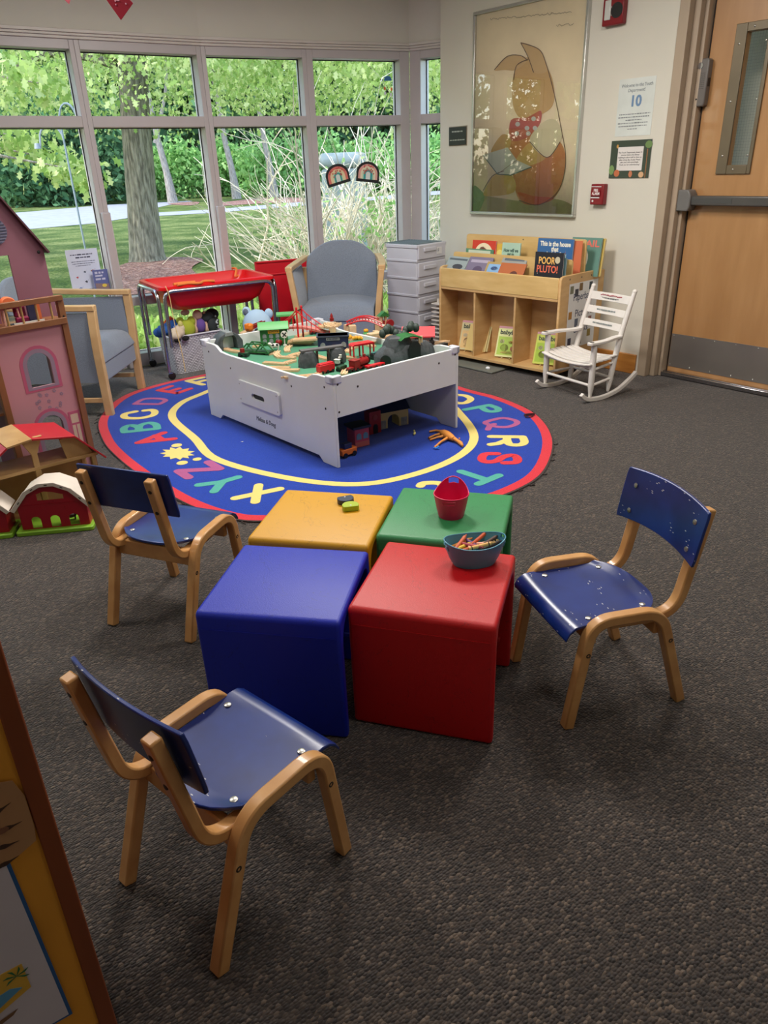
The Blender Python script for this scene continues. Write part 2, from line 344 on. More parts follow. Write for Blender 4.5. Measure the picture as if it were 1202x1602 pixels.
def mesh_obj(name, me, mats, parent=None, bevel=0, smooth=35, seg=2):
    mats = mats if isinstance(mats, (list, tuple)) else [mats]
    for x in mats: me.materials.append(MT[x] if isinstance(x, str) else x)
    if smooth:
        me.shade_smooth(); me.set_sharp_from_angle(angle=R(smooth))
    o = bpy.data.objects.new(name, me); C.objects.link(o)
    if parent: o.parent = parent
    if bevel:
        b = o.modifiers.new('bevel', 'BEVEL'); b.width = bevel; b.segments = seg; b.limit_method = 'ANGLE'; b.angle_limit = R(40)
    return o
SPLIT = {'bolt', 'seat_bolt', 'backrest_bolt', 'screw', 'plate_screw', 'ear', 'eye', 'dot', 'band', 'trestle_leg', 'side_wall', 'post', 'upright', 'sequin', 'spot', 'inner_ear', 'corner_leg'}
def pieces(mb):
    par = list(range(len(mb.v)))
    def f(a):
        while par[a] != a: par[a] = par[par[a]]; a = par[a]
        return a
    for q in mb.f:
        a = f(q[0])
        for b in q[1:]: par[f(b)] = a
    gr = {}
    for q, mi in zip(mb.f, mb.m): gr.setdefault(f(q[0]), []).append((q, mi))
    out = []
    for g in gr.values():
        ids = sorted({i for q, _ in g for i in q}); mp = {a: i for i, a in enumerate(ids)}; n = M(); n.v = [mb.v[i] for i in ids]
        n.f = [tuple(mp[i] for i in q) for q, _ in g]; n.m = [mi for _, mi in g]; out.append(n)
    return out
def build(name, mb, mats, parent=None, bevel=0, smooth=35, seg=2, weld=False, recalc=False):
    if name in SPLIT and parent:
        ps_ = pieces(mb)
        if len(ps_) > 1:
            for p in ps_: o = build1(name, p, mats, parent, bevel, smooth, seg, weld, recalc)
            return o
    return build1(name, mb, mats, parent, bevel, smooth, seg, weld, recalc)
def build1(name, mb, mats, parent=None, bevel=0, smooth=35, seg=2, weld=False, recalc=False):
    me = bpy.data.meshes.new(name); me.from_pydata(mb.v, [], mb.f); me.polygons.foreach_set('material_index', mb.m); me.update()
    if weld or recalc:
        bm = bmesh.new(); bm.from_mesh(me)
        if weld: bmesh.ops.remove_doubles(bm, verts=bm.verts, dist=1e-5)
        bmesh.ops.recalc_face_normals(bm, faces=bm.faces); bm.to_mesh(me); bm.free()
    return mesh_obj(name, me, mats, parent, bevel, smooth, seg)
def thing(name, label, cat, loc=(0, 0, 0), rz=0, group=None, rx=0, ry=0):
    o = bpy.data.objects.new(name, None); C.objects.link(o); o.location = loc; o.rotation_euler = (rx, ry, rz); o.empty_display_size = .05
    o['label'] = label; o['category'] = cat
    if group: o['group'] = group
    return o
def place(o, loc=(0, 0, 0), rz=0, rx=0, ry=0):
    o.location = loc; o.rotation_euler = (rx, ry, rz); return o
def tag(o, label, cat, group=None, kind=None):
    o['label'] = label; o['category'] = cat
    if group: o['group'] = group
    if kind: o['kind'] = kind
    return o
def struct(o): o['kind'] = 'structure'; return o
def dup(root, loc=None, rz=None, label=None, group=None):
    r = root.copy(); C.objects.link(r)
    if loc is not None: r.location = loc
    if rz is not None: r.rotation_euler = (root.rotation_euler[0], root.rotation_euler[1], rz)
    if label: r['label'] = label
    if group: r['group'] = group
    for ch in list(root.children):
        c = ch.copy(); C.objects.link(c); c.parent = r
        for g in list(ch.children):
            d = g.copy(); C.objects.link(d); d.parent = c
    return r
_cv = 0
def plate_mesh(outer, holes, t, bev=0):
    """flat plate in local xz, thickness t along y, with holes"""
    cu = bpy.data.curves.new('plate', 'CURVE'); cu.dimensions = '2D'; cu.fill_mode = 'BOTH'; cu.extrude = t/2
    if bev: cu.bevel_depth = bev; cu.extrude = max(0, t/2-bev)
    for lp in [outer]+list(holes):
        sp = cu.splines.new('POLY'); sp.points.add(len(lp)-1); sp.use_cyclic_u = True
        for p, q in zip(sp.points, lp): p.co = (q[0], q[1], 0, 1)
    o = bpy.data.objects.new('plate', cu); C.objects.link(o); dg = bpy.context.evaluated_depsgraph_get(); dg.update()
    me = bpy.data.meshes.new_from_object(o.evaluated_get(dg)); bpy.data.objects.remove(o); bpy.data.curves.remove(cu)
    me.materials.clear(); me.transform(Matrix.Rotation(R(90), 4, 'X')); return me
def plate(name, outer, holes, t, mats, parent, X=None, bev=0):
    me = plate_mesh(outer, holes, t, bev)
    if X is not None: me.transform(X)
    return mesh_obj(name, me, mats, parent, 0, 35)
def text(name, s, size, mats, parent, X, ext=.0006, align='CENTER', width=None, shear=0, space=1, bold=0):
    """lettering standing in local xz facing -y, transformed by X"""
    cu = bpy.data.curves.new('txt', 'FONT'); cu.body = s; cu.size = size; cu.extrude = ext; cu.align_x = align; cu.align_y = 'CENTER'; cu.resolution_u = 3; cu.shear = shear; cu.space_line = space; cu.offset = bold
    o = bpy.data.objects.new('txt', cu); C.objects.link(o); dg = bpy.context.evaluated_depsgraph_get(); dg.update()
    me = bpy.data.meshes.new_from_object(o.evaluated_get(dg)); bpy.data.objects.remove(o); bpy.data.curves.remove(cu)
    me.materials.clear()
    if width:
        xs = [v.co.x for v in me.vertices]; k = width/max(1e-6, max(xs)-min(xs)); me.transform(Matrix.Diagonal((k, 1, 1, 1)))
    me.transform(Matrix.Rotation(R(90), 4, 'X')); me.transform(X)
    return mesh_obj(name, me, mats, parent, 0, 0)
T = Matrix.Translation
def RX(a): return Matrix.Rotation(R(a), 4, 'X')
def RY(a): return Matrix.Rotation(R(a), 4, 'Y')
def RZ(a): return Matrix.Rotation(R(a), 4, 'Z')
def dashes(name, rows, h_, m, parent, y, seed=1):
    """lines of print too small to read: rows of (x0, x1, z)"""
    k = M(); rnd = random.Random(seed)
    for x0, x1, z in rows:
        x = x0
        while x < x1-h_*.5:
            w_ = min(rnd.uniform(.6, 3.2)*h_, x1-x); hh = h_*rnd.uniform(.6, 1)
            k.bb(x, x+w_, y-.0004, y, z-hh/2, z+hh/2); x += w_+h_*.45
    return build(name, k, m, parent, smooth=0)

# ---------------------------------------------------------------- the room
WA = R(-51.5); WO = Vector((1.84, 5.10, 0)); WU = Vector((math.cos(WA), math.sin(WA), 0)); WN = Vector((-math.sin(WA), math.cos(WA), 0))  # WN points into the wall
def wp(s, z=0, off=0): return WO+WU*s-WN*off+Vector((0, 0, z))
WL = [Vector(p+(0,)) for p in ((-4.3, 3.75), (-3.5, 4.62), (-2.76, 5.27), (-1.97, 5.81), (-1.22, 6.28), (-.48, 6.62), (.33, 6.95))]
RET = Vector((1.15, 6.47, 0))
HC = 2.75
fl = M(); fl.bb(-4.6, 3.9, -3.2, 7.3, -.12, 0)
# floor cut to the line of the glazing
fpoly = [(p.x, p.y) for p in WL]+[(RET.x, RET.y), tuple(wp(2.8, 0, -.2))[:2], (3.72, -3.1), (-4.4, -3.1)]
def slab(poly, z0, z1):
    mb = M(); n = len(poly); vs = [(x, y, z0) for x, y in poly]+[(x, y, z1) for x, y in poly]
    a = sum(poly[i][0]*poly[(i+1) % n][1]-poly[(i+1) % n][0]*poly[i][1] for i in range(n))
    f = tuple(range(n-1, -1, -1)); g = tuple(range(n, 2*n)); sd = [(i, (i+1) % n, (i+1) % n+n, i+n) for i in range(n)]
    if a < 0: f = f[::-1]; g = g[::-1]; sd = [q[::-1] for q in sd]
    return mb.add(vs, [f, g]+sd)
struct(build('floor', slab(fpoly, -.12, 0), 'carpet', smooth=0))
cpoly = []
cen = Vector((0, 2.5, 0))
for x, y in fpoly:
    d = Vector((x, y, 0))-cen; d = d+d.normalized()*.35; cpoly.append((cen.x+d.x, cen.y+d.y))
struct(build('ceiling', slab(cpoly, HC, HC+.12), 'ceil', smooth=0))
def wallseg(name, a, b, z0, z1, t, m, out=1):
    a = Vector(a); b = Vector(b); d = (b-a).normalized(); n = Vector((-d.y, d.x, 0))*out
    mb = M(); q = [a, b, b+n*t, a+n*t]
    vs = [(p.x, p.y, z0) for p in q]+[(p.x, p.y, z1) for p in q]
    mb.add(vs, [(3, 2, 1, 0), (4, 5, 6, 7), (0, 1, 5, 4), (1, 2, 6, 5), (2, 3, 7, 6), (3, 0, 4, 7)])
    return build(name, mb, m, smooth=0, recalc=True)
struct(wallseg('wall_right', wp(-2.052), wp(0), 0, HC, .16, 'wall'))
# door wall continues in the same line, opening between s=.0 and s=1.15
struct(wallseg('wall_right_over_door', wp(0), wp(1.15), 2.30, HC, .16, 'wall'))
struct(wallseg('wall_right_beyond_door', wp(1.15), wp(2.8), 0, HC, .16, 'wall'))
struct(wallseg('wall_east', wp(2.8), (3.6, -3.0, 0), 0, HC, .12, 'wall'))
struct(wallseg('wall_back', (3.7, -3.0, 0), (-4.3, -3.0, 0), 0, HC, .12, 'wall'))
struct(wallseg('wall_left', (-4.3, -3.0, 0), (-4.3, 3.75, 0), 0, HC, .12, 'wall'))
struct(wallseg('wall_behind_door', wp(-.2, 0, -.55), wp(1.7, 0, -.55), 0, HC, .1, 'wall'))
struct(wallseg('wall_bay_end', RET, wp(-.9, 0, -.16), 0, HC, .1, 'wall'))
# frieze over the windows
pts = WL+[RET]
HD, TRB, TRT, GT, SB = 2.222, 1.70, 1.77, 2.165, .10
for i in range(len(pts)-1):
    a, b = pts[i], pts[i+1]
    struct(wallseg('wall_window_%d' % (i+1), a, b, HD, HC, .16, 'frieze'))
def offl(a, b, o):
    d = (b-a).normalized(); n = Vector((-d.y, d.x, 0)); return a+n*o, b+n*o, d, n
mold = M()
for i in range(len(pts)-1):
    a, b, d, n = offl(pts[i], pts[i+1], 0)
    for z0, z1, o in ((2.222, 2.240, .012), (2.240, 2.256, .024), (2.256, 2.276, .036)):
        c = (a+b)/2-n*o/2; mold.box((c.x, c.y, (z0+z1)/2), ((b-a).length+.012, o, z1-z0), rz=math.atan2(d.y, d.x))
struct(build('trim_1', mold, 'trim', bevel=.003))
# windows: one per bay
MW = .068
for i in range(len(pts)-1):
    a, b, d, n = offl(pts[i], pts[i+1], 0); L = (b-a).length; rz = math.atan2(d.y, d.x)
    root = bpy.data.objects.new('window_%d' % (i+1), None); C.objects.link(root); root.location = a; root.rotation_euler = (0, 0, rz); root['kind'] = 'structure'
    h = MW/2; fr = M()
    lo = h if i < 5 else (h*1.5); hi = L-h
    last = i == 6
    if i == 5: hi = L-.085
    if last: lo = .10
    # jambs (half mullions), rails
    fr.bb(0, lo, 0, .155, 0, HD); fr.bb(hi, L, 0, .155, 0, HD)
    fr.bb(lo, hi, 0, .155, GT, HD); fr.bb(lo, hi, 0, .14, TRB, TRT); fr.bb(lo, hi, .0, .14, .47, .535); fr.bb(lo, hi, 0, .155, 0, SB)
    build('window_frame', fr, 'frame', root, bevel=.003)
    ga = M()
    for z0, z1 in ((SB, .47), (.535, TRB), (TRT, GT)):
        for x0, x1 in ((lo, lo+.006), (hi-.006, hi)): ga.bb(x0, x1, .104, .113, z0, z1)
        ga.bb(lo, hi, .104, .113, z1-.006, z1); ga.bb(lo, hi, .104, .113, z0, z0+.004)
    build('gasket', ga, 'gasket', root)
    for z0, z1 in ((SB, .47), (.535, TRB), (TRT, GT)):
        g = M(); g.add([(lo, .109, z0), (hi, .109, z0), (hi, .109, z1), (lo, .109, z1)], [(0, 1, 2, 3)]); build('pane', g, 'glass', root, smooth=0)
    if i in (2, 3):      # boxed pipe cover on the mullion at the far end of bays 3 and 4
        k = M(); k.bb(L-.028, L+.034, -.045, .0, 0, 1.15); build('mullion_cover', k, 'frame', root, bevel=.008)
# baseboards
for nm, s0, s1 in (('baseboard_right', -2.03, -.03),):
    bb = M(); c = wp((s0+s1)/2, .068, .009); bb.box(c, (s1-s0, .018, .136), rz=WA); struct(build(nm, bb, 'oak', bevel=.004))
# ---- door
dr = bpy.data.objects.new('door_1', None); C.objects.link(dr); dr.location = WO; dr.rotation_euler = (0, 0, WA); dr['kind'] = 'structure'
k = M()
k.bb(-.005, .06, -.022, .16, 0, 2.36); k.bb(.06, .10, .03, .16, 0, 2.30); k.bb(.10, .125, .075, .16, 0, 2.28)
k.bb(1.09, 1.155, -.022, .16, 0, 2.36); k.bb(1.05, 1.09, .03, .16, 0, 2.30); k.bb(.06, 1.09, -.022, .16, 2.26, 2.36)
build('door_frame', k, 'casing', dr, bevel=.004)
DY = .13
k = M(); k.bb(.131, .137, .126, .16, 0, 2.26); build('door_seal', k, 'gasket', dr)
GX0, GX1, GZ0, GZ1 = .372-.02, .372+.105, 1.335, 2.02
slab_ = plate('door_leaf', [(.068+.06, .012), (1.05, .012), (1.05, 2.255), (.128, 2.255)], [[(GX0, GZ0), (GX0, GZ1), (GX1, GZ1), (GX1, GZ0)]], .044, 'doorwood', dr, T((0, DY+.022, 0)))
k = M()
fx0, fx1, fz0, fz1 = .285, .285+.215, 1.285, 2.065
for a, b, c_, d_ in ((fx0, GX0, fz0, fz1), (GX1, fx1, fz0, fz1), (GX0, GX1, fz0, GZ0), (GX0, GX1, GZ1, fz1)): k.bb(a, b, DY-.012, DY, c_, d_)
vf = build('vision_panel_frame', k, 'bronze', dr, bevel=.003)
k = M()
for x in (fx0+.03, fx1-.03):
    for z in (fz0+.1, (fz0+fz1)/2, fz1-.1): k.ball((x, DY-.012, z), (.006, .003, .006), 10)
for z in (fz0+.025, fz1-.022): k.ball(((fx0+fx1)/2, DY-.012, z), (.006, .003, .006), 10)
build('screw', k, 'screw', vf)
k = M(); k.add([(GX0, DY+.02, GZ0), (GX1, DY+.02, GZ0), (GX1, DY+.02, GZ1), (GX0, DY+.02, GZ1)], [(0, 1, 2, 3)]); build('pane', k, 'glass', dr, smooth=0)
k = M()
for i in range(1, 8): k.box((GX0+i*(GX1-GX0)/8, DY+.024, (GZ0+GZ1)/2), (.0005, .0005, GZ1-GZ0))
for i in range(1, 44): k.box(((GX0+GX1)/2, DY+.024, GZ0+i*(GZ1-GZ0)/44), (GX1-GX0, .0005, .0005))
build('wire_mesh', k, 'hw', dr)
k = M(); k.bb(.14, 1.045, DY-.003, DY, .065, .291); kp = build('kick_plate', k, 'steel', dr)
k = M()
for i in range(7):
    for z in (.078, .278): k.ball((.155+i*.146, DY-.003, z), (.005, .002, .005), 8)
build('screw', k, 'screw', kp)
k = M(); k.box((.61, DY-.028, .018), (.98, .055, .028), rx=R(0)); k.box((.61, DY-.018, .034), (.98, .03, .006)); th = build('threshold', k, 'chrome', dr, bevel=.003)
# push bar
k = M(); k.bb(.165, 1.0, DY-.07, DY-.025, 1.108, 1.165); pb = build('push_bar', k, 'hw', dr, bevel=.008, seg=3)
k = M(); k.bb(.175, .45, DY-.0715, DY-.069, 1.123, 1.15); build('bar_insert', k, P(70, 70, 68), pb)
k = M(); k.prism([(.085, 1.075), (.175, 1.075), (.185, 1.10), (.185, 1.17), (.165, 1.20), (.095, 1.20), (.085, 1.19)], .085, T((0, DY-.045, 0))); build('bar_head', k, P(110, 108, 106, .4), dr, bevel=.012, seg=3)
k = M(); k.bb(.058, .092, DY-.03, DY+.0, 1.085, 1.19); build('latch_strike', k, 'gasket', dr)
# exit alarm unit on the door
al = M(); al.prism([(.085, 1.66), (.165, 1.66), (.170, 1.68), (.170, 1.90), (.160, 1.912), (.10, 1.912), (.085, 1.89)], .05, T((0, DY-.028, 0)))
au = build('door_alarm_unit', al, P(106, 100, 96, .4), dr, bevel=.008, seg=3)
k = M(); k.lathe([(.0, .004), (.017, .004), (.018, 0)], 20, T((.118, DY-.054, 1.875)) @ RX(90)); build('key_cylinder', k, 'chrome', au)
k = M()
for i in range(6):
    for j in range(9): k.ball((.101+i*.010, DY-.0535, 1.755+j*.010), (.0022, .0012, .0022), 6)
k.ball((.118, DY-.054, 1.70), (.006, .002, .006), 8)
build('speaker_grille', k, 'gasket', au)
k = M(); k.bb(.168, .172, DY-.04, DY-.015, 1.765, 1.81); build('alarm_slot', k, 'gasket', au)

# ---- ceiling lamps (the fixtures the lamps sit in)
for i, (x, y, e) in enumerate(LAMPS):
    o = thing('ceiling_light', ['square recessed ceiling light over the train table', 'square recessed ceiling light nearest the door', 'square recessed ceiling light on the dollhouse side', 'square recessed ceiling light above the four cube tables', 'square recessed ceiling light right of the camera', 'square recessed ceiling light behind the camera'][i], 'ceiling light', (x, y, HC), 0, 'recessed ceiling lights')
    k = M()
    for a, b, c_, d_ in ((-.32, .32, -.32, -.29), (-.32, .32, .29, .32), (-.32, -.29, -.29, .29), (.29, .32, -.29, .29)): k.bb(a, b, c_, d_, -.03, 0)
    build('lamp_frame', k, 'whiteplastic', o)

# ---------------------------------------------------------------- outside
GZ = -.10
def ground_poly(name, px, z, m, wiggle=0):
    pts_ = [at(x, y, z) for x, y in px]
    if wiggle: pts_ = spline(pts_, 5, True)
    k = M(); k.poly([(p.x, p.y, z) for p in pts_]); return build(name, k, m, smooth=0, recalc=True)
k = M(); k.poly([(-90, 3.9, GZ), (-4.45, 3.9, GZ), (-3.6, 4.85, GZ), (-1.3, 6.5, GZ), (.33, 7.15, GZ), (3.2, 5.3, GZ), (60, 5.3, GZ), (60, 120, GZ), (-90, 120, GZ)]); struct(build('ground', k, 'grass', smooth=0, recalc=True))
g = ground_poly('footpath', [(-120, 372), (60, 357), (150, 349), (200, 341), (260, 337), (330, 333), (420, 326), (480, 321), (560, 315), (690, 304), (900, 290), (900, 285), (690, 298), (560, 310), (470, 316), (340, 327), (240, 333), (236, 327), (262, 321), (300, 316), (300, 314), (240, 317), (170, 320), (60, 330), (-120, 344)], GZ+.01, 'path')
struct(g)
for i, px in enumerate(([(165, 442), (188, 415), (240, 404), (290, 402), (318, 406), (300, 420), (330, 450), (250, 470), (180, 470)], [(338, 322), (352, 316), (420, 309), (480, 310), (470, 316), (410, 318)], [(262, 319), (290, 316), (312, 316), (300, 321)])):
    tag(ground_poly('mulch_bed', px, GZ+.015, 'mulch', 1), ['reddish wood mulch around the nearest tree trunk', 'reddish mulch under two thin trees beyond the path', 'small mulch patch at foot of the forked tree'][i], 'mulch', kind='stuff')
def leaves(name, centers, per, spread, size, m, parent=None, droop=.3, flat=1.0, lobed=False):
    """cards of foliage scattered around branch tips"""
    cs = np.asarray(centers, float); n = len(cs)*per
    c = np.repeat(cs, per, 0)+rng.normal(0, 1, (n, 3))*np.array([spread, spread, spread*flat])
    s_ = size*rng.uniform(.6, 1.3, n)[:, None]
    u = rng.normal(0, 1, (n, 3)); u[:, 2] -= droop*2; u /= np.linalg.norm(u, axis=1)[:, None]
    t = rng.normal(0, 1, (n, 3)); v = np.cross(u, t); v /= np.linalg.norm(v, axis=1)[:, None]; nn = np.cross(u, v)
    if lobed:
        shape = [(0, 0, 0), (.25, .16, .03), (.35, .34, .0), (.5, .17, .05), (.72, .36, 0), (.78, .15, .04), (1, 0, .0), (.78, -.15, .04), (.72, -.36, 0), (.5, -.17, .05), (.35, -.34, .0), (.25, -.16, .03)]
    else:
        shape = [(0, 0, 0), (.35, .28, .06), (1, 0, 0), (.35, -.28, .06)]
    K = len(shape); vs = np.empty((n, K, 3))
    for i, (a, b, d) in enumerate(shape): vs[:, i] = c+s_*(u*a+v*b+nn*d)
    me = bpy.data.meshes.new(name); me.vertices.add(n*K); me.vertices.foreach_set('co', vs.reshape(-1)); me.loops.add(n*K); me.loops.foreach_set('vertex_index', np.arange(n*K, dtype=np.int32))
    me.polygons.add(n); me.polygons.foreach_set('loop_start', np.arange(0, n*K, K, dtype=np.int32)); me.update(calc_edges=True)
    return mesh_obj(name, me, m, parent, 0, 0)
def ellips(n, c, r, shell=.5):
    p = rng.normal(0, 1, (n, 3)); p /= np.linalg.norm(p, axis=1)[:, None]; rad = rng.uniform(shell, 1, n)[:, None]
    return np.array(c)+p*rad*np.array(r)
def trunk(name, pts_, rr, m, parent):
    k = M(); q = spline(pts_, 5); n = len(q); import bisect
    ra = [rr[0]+(rr[-1]-rr[0])*i/(n-1) if len(rr) == 2 else float(np.interp(i/(n-1), np.linspace(0, 1, len(rr)), rr)) for i in range(n)]
    k.tube(q, ra, 12); return build(name, k, m, parent, smooth=60)
# nearest oak
b0 = at(232, 408, GZ)
oak = thing('oak_tree', 'oak tree with the thickest ridged trunk nearest the window', 'tree', b0)
trunk('trunk', [(0, 0, -.1), (0, 0, .15), (.06, 0, 1.0), (.16, 0, 2.2), (.3, 0, 3.6), (.4, .1, 5.2), (.4, 0, 7)], [.42, .32, .27, .25, .24, .2, .12], 'bark', oak)
k = M()
for a, l, z in ((20, 3.4, 3.4), (160, 3.2, 3.2), (250, 3.4, 3.3), (300, 4.2, 3.6), (345, 4.6, 3.8), (200, 3.6, 4.2), (100, 3, 4.4)):
    ca, sa = math.cos(R(a)), math.sin(R(a)); k.tube(spline([(0, 0, z), (ca*l*.4, sa*l*.4, z+.25), (ca*l*.8, sa*l*.8, z-.1), (ca*l, sa*l, z-.7)], 4), [.10-.085*i/12 for i in range(13)], 6)
build('branch', k, 'bark', oak)
ctr = np.concatenate([ellips(300, (0, 0, 6.6), (6, 5.4, 2.2), .3), np.stack([rng.uniform(-6.5, 6.2, 640), rng.uniform(-5.5, 4, 640), rng.uniform(2.45, 4.6, 640)], 1)])
leaves('foliage', ctr, 60, .28, .088, 'oakleaf', oak, .5, .8, lobed=True)
# second oak, right of the first, crown over the path to the right
b1 = Vector((2.6, 17.5, GZ))
oak2 = thing('oak_tree', 'oak crown hanging over the dry shrub, trunk out of view on the right', 'tree', b1)
trunk('trunk', [(0, 0, -.1), (.05, 0, 1.5), (0, .1, 3.5), (.1, 0, 6)], [.34, .24, .2, .12], 'bark', oak2)
ctr = np.concatenate([ellips(170, (0, 0, 6), (5, 4.4, 2), .3), np.stack([rng.uniform(-6, 4.5, 330), rng.uniform(-5.5, 4, 330), rng.uniform(3.0, 4.8, 330)], 1)])
leaves('foliage', ctr, 56, .32, .095, 'oakleaf', oak2, .5, .8, lobed=True)
# low bright sprays at the left, near the glass
b2 = Vector((-8.6, 10.2, GZ))
oak3 = thing('young_oak_tree', 'young oak at the left with low bright leaf sprays and bare twigs', 'tree', b2)
trunk('trunk', [(0, 0, -.1), (.1, 0, 1.2), (0, .1, 3), (.2, 0, 5)], [.14, .11, .08, .04], 'palebark', oak3)
k = M(); tips = []
for px, py, Y in ((100, 262, 9), (72, 246, 9.3), (30, 220, 9.6), (10, 210, 9.2), (128, 268, 9.4), (60, 130, 9), (10, 110, 8.8)):
    q = aty(px, py, Y)-b2; tips.append(q); k.tube(spline([(0, .1, min(3.5, q.z+.5)), (q.x*.5, q.y*.5, q.z+.45), q], 6), [.035-.028*i/12 for i in range(13)], 6)
for i in range(26):
    st = Vector((random.uniform(.4, 2.2), random.uniform(-1, .4), random.uniform(1.0, 2.6))); k.tube([st, st+Vector((random.uniform(-.3, .7), 0, random.uniform(-.5, .4))), st+Vector((random.uniform(.2, 1.1), .1, random.uniform(-.9, .4)))], [.016, .011, .005], 5)
build('branch', k, 'palebark', oak3)
ctr = np.concatenate([np.array([tuple(q) for q in tips]*3), ellips(90, (0, 0, 3.6), (2.6, 2, 1.2), .2)])
leaves('foliage', ctr, 30, .15, .115, 'oakleaf', oak3, .7, .6, lobed=True)
for x, y, lab in ((-15, 5.6, 'oak tree outside to the left, seen mirrored in the picture glass'), (-17.5, 13, 'oak tree at the far left of the lawn')):
    b = Vector((x, y, GZ)); t = thing('oak_tree', lab, 'tree', b)
    trunk('trunk', [(0, 0, -.1), (.1, 0, 2), (.1, .1, 4.5)], [.3, .24, .14], 'bark', t)
    leaves('foliage', np.concatenate([ellips(420, (0, 0, 4.6), (4.6, 5, 3.0), .3), ellips(120, (0, 0, 1.2), (1.5, 4.5, 1.4), .3)]), 22, .4, .24, 'oakleaf', t, .5, .8, lobed=True)
# slim trees beyond the path
for px, py, fork, lab in ((271, 317, 1, 'slim pale forked tree beyond the path, left of the other two'), (371, 311, 0, 'slim grey tree beyond the path, middle one of three'), (430, 308, 0, 'slim grey tree beyond the path nearest the dry shrub')):
    b = at(px, py, GZ); t = thing('slim_tree', lab, 'tree', b, 0, 'slim trees beyond the path')
    trunk('trunk', [(0, 0, -.1), (-.12, 0, 1.5), (-.35, 0, 3.2), (-.5, 0, 5.2), (-.8, 0, 8.5)], [.30, .18, .15, .13, .06], 'palebark', t)
    if fork: trunk('branch', [(-.5, 0, 2.9), (-.1, 0, 3.9), (.5, 0, 5.6), (.8, 0, 8)], [.12, .10, .07, .04], 'palebark', t)
    leaves('foliage', ellips(60, (-1, 0, 8), (3.4, 2.4, 2.2), .2), 50, .6, .34, 'oakleaf', t, .4)
# shrubs along the far side of the path
for i in range(11):
    X = -24+i*3.0; Y = 49+(i % 3)*1.2
    t = thing('leafy_shrub', 'bright green leafy shrub in the row across the path', 'shrub', (X, Y, GZ), 0, 'shrub row beyond the path')
    leaves('foliage', ellips(120, (0, 0, 1.4), (2.3, 1.4, 1.7), .45), 26, .3, .36, 'shrubleaf', t, .2)
# near left dark shrub bank
for i, (px, py) in enumerate(((25, 352), (110, 345), (-60, 360))):
    b = at(px, 321, GZ); b.z = GZ
    t = thing('leafy_shrub', ['dark leafy shrub behind the dollhouse roof', 'dark leafy shrub behind the shepherd hook pole', 'dark leafy shrub at the left edge of the lawn'][i], 'shrub', b)
    leaves('foliage', ellips(300, (0, 0, 2.4), (4.2, 2.4, 3.2), .4), 30, .4, .40, 'darkleaf', t, .2)
# woodland
for i in range(11):
    X = -44+i*7.2+random.uniform(-1, 1); Y = 60+random.uniform(-2, 5)
    t = thing('woodland_tree', 'dense dark green tree in the woodland behind the shrub row', 'tree', (X, Y, GZ), 0, 'woodland trees')
    trunk('trunk', [(0, 0, -.1), (.1, 0, 3), (0, 0, 9)], [.4, .3, .15], 'bark', t)
    leaves('foliage', ellips(340, (0, 0, 7.6), (5.2, 3.2, 8.0), .45), 24, .8, .85, 'darkleaf', t, .3)
# dry shrub outside panes
db = Vector((-.15, 8.35, GZ)); ds = thing('dry_shrub', 'pale dry twiggy shrub filling the panes by the rainbow crafts', 'shrub', db)
k = M()
def twig(p, d, l, r, lev):
    q = [p]; dd = d.normalized(); n = 4
    for i in range(n):
        dd = (dd+Vector((random.gauss(0, .13), random.gauss(0, .13), random.gauss(-.03, .11)))).normalized(); q.append(q[-1]+dd*l/n)
    k.tube(q, [r*(1-.6*i/n) for i in range(n+1)], 4 if lev else 5, caps=False)
    if lev < 2:
        for _ in range(3 if lev == 0 else 2):
            j = random.randint(1, n); e = (dd+Vector((random.gauss(0, .6), random.gauss(0, .5), random.gauss(.1, .45)))).normalized(); twig(q[j], e, l*random.uniform(.35, .6), r*.55, lev+1)
for i in range(125):
    a = random.uniform(0, 2*math.pi); sp = random.uniform(.15, 1.15); e = Vector((math.cos(a)*sp*1.5, math.sin(a)*sp*.6, 1))
    twig(Vector((random.gauss(0, .38), random.gauss(0, .16), 0)), e, random.uniform(.9, 1.6), random.uniform(.009, .019), 0)
build('twigs', k, 'drytwig', ds, smooth=60)
leaves('foliage', ellips(70, (0, .1, .9), (1.3, .6, .7), .2), 9, .12, .07, 'shrubleaf', ds, .2)
# grey utility cabinet behind the shrub
uc = at(541, 330, GZ)*.36; uc.z = GZ
u = thing('utility_cabinet', 'grey green utility cabinet behind the dry shrub', 'cabinet', uc, R(-6))
k = M(); k.bb(-.27, .27, -.22, .22, 0, 1.48); build('body', k, P(136, 146, 140), u, bevel=.05, seg=3)
k = M(); k.bb(-.30, .30, -.25, .25, 1.48, 1.66); build('lid', k, P(150, 158, 156), u, bevel=.08, seg=4)
# shepherd hook
hb = at(140, 420, GZ)*.62; hb.z = GZ; top = 2.05
h = thing('shepherd_hook', 'slender grey shepherd hook pole standing on the lawn', 'garden pole', hb)
k = M(); k.tube([(0, 0, 0), (-.01, 0, 2.0)]+[(-.01+.0+.09-.09*math.cos(R(a)), 0, 2.0+.16*math.sin(R(a))) for a in range(20, 181, 20)], .011, 6); build('pole', k, P(140, 150, 152), h)
k = M(); k.tube([(-.01, 0, 1.78)]+[(-.13+.12*math.cos(R(a)), 0, 1.84+.13*math.sin(R(a))) for a in range(0, 181, 20)]+[(-.26, 0, 1.78)], .010, 6); k.lathe([(.0, 0), (.035, 0), (.025, .05), (0, .05)], 12, T((-.29, 0, 1.76))); build('hook', k, P(160, 164, 168), h)
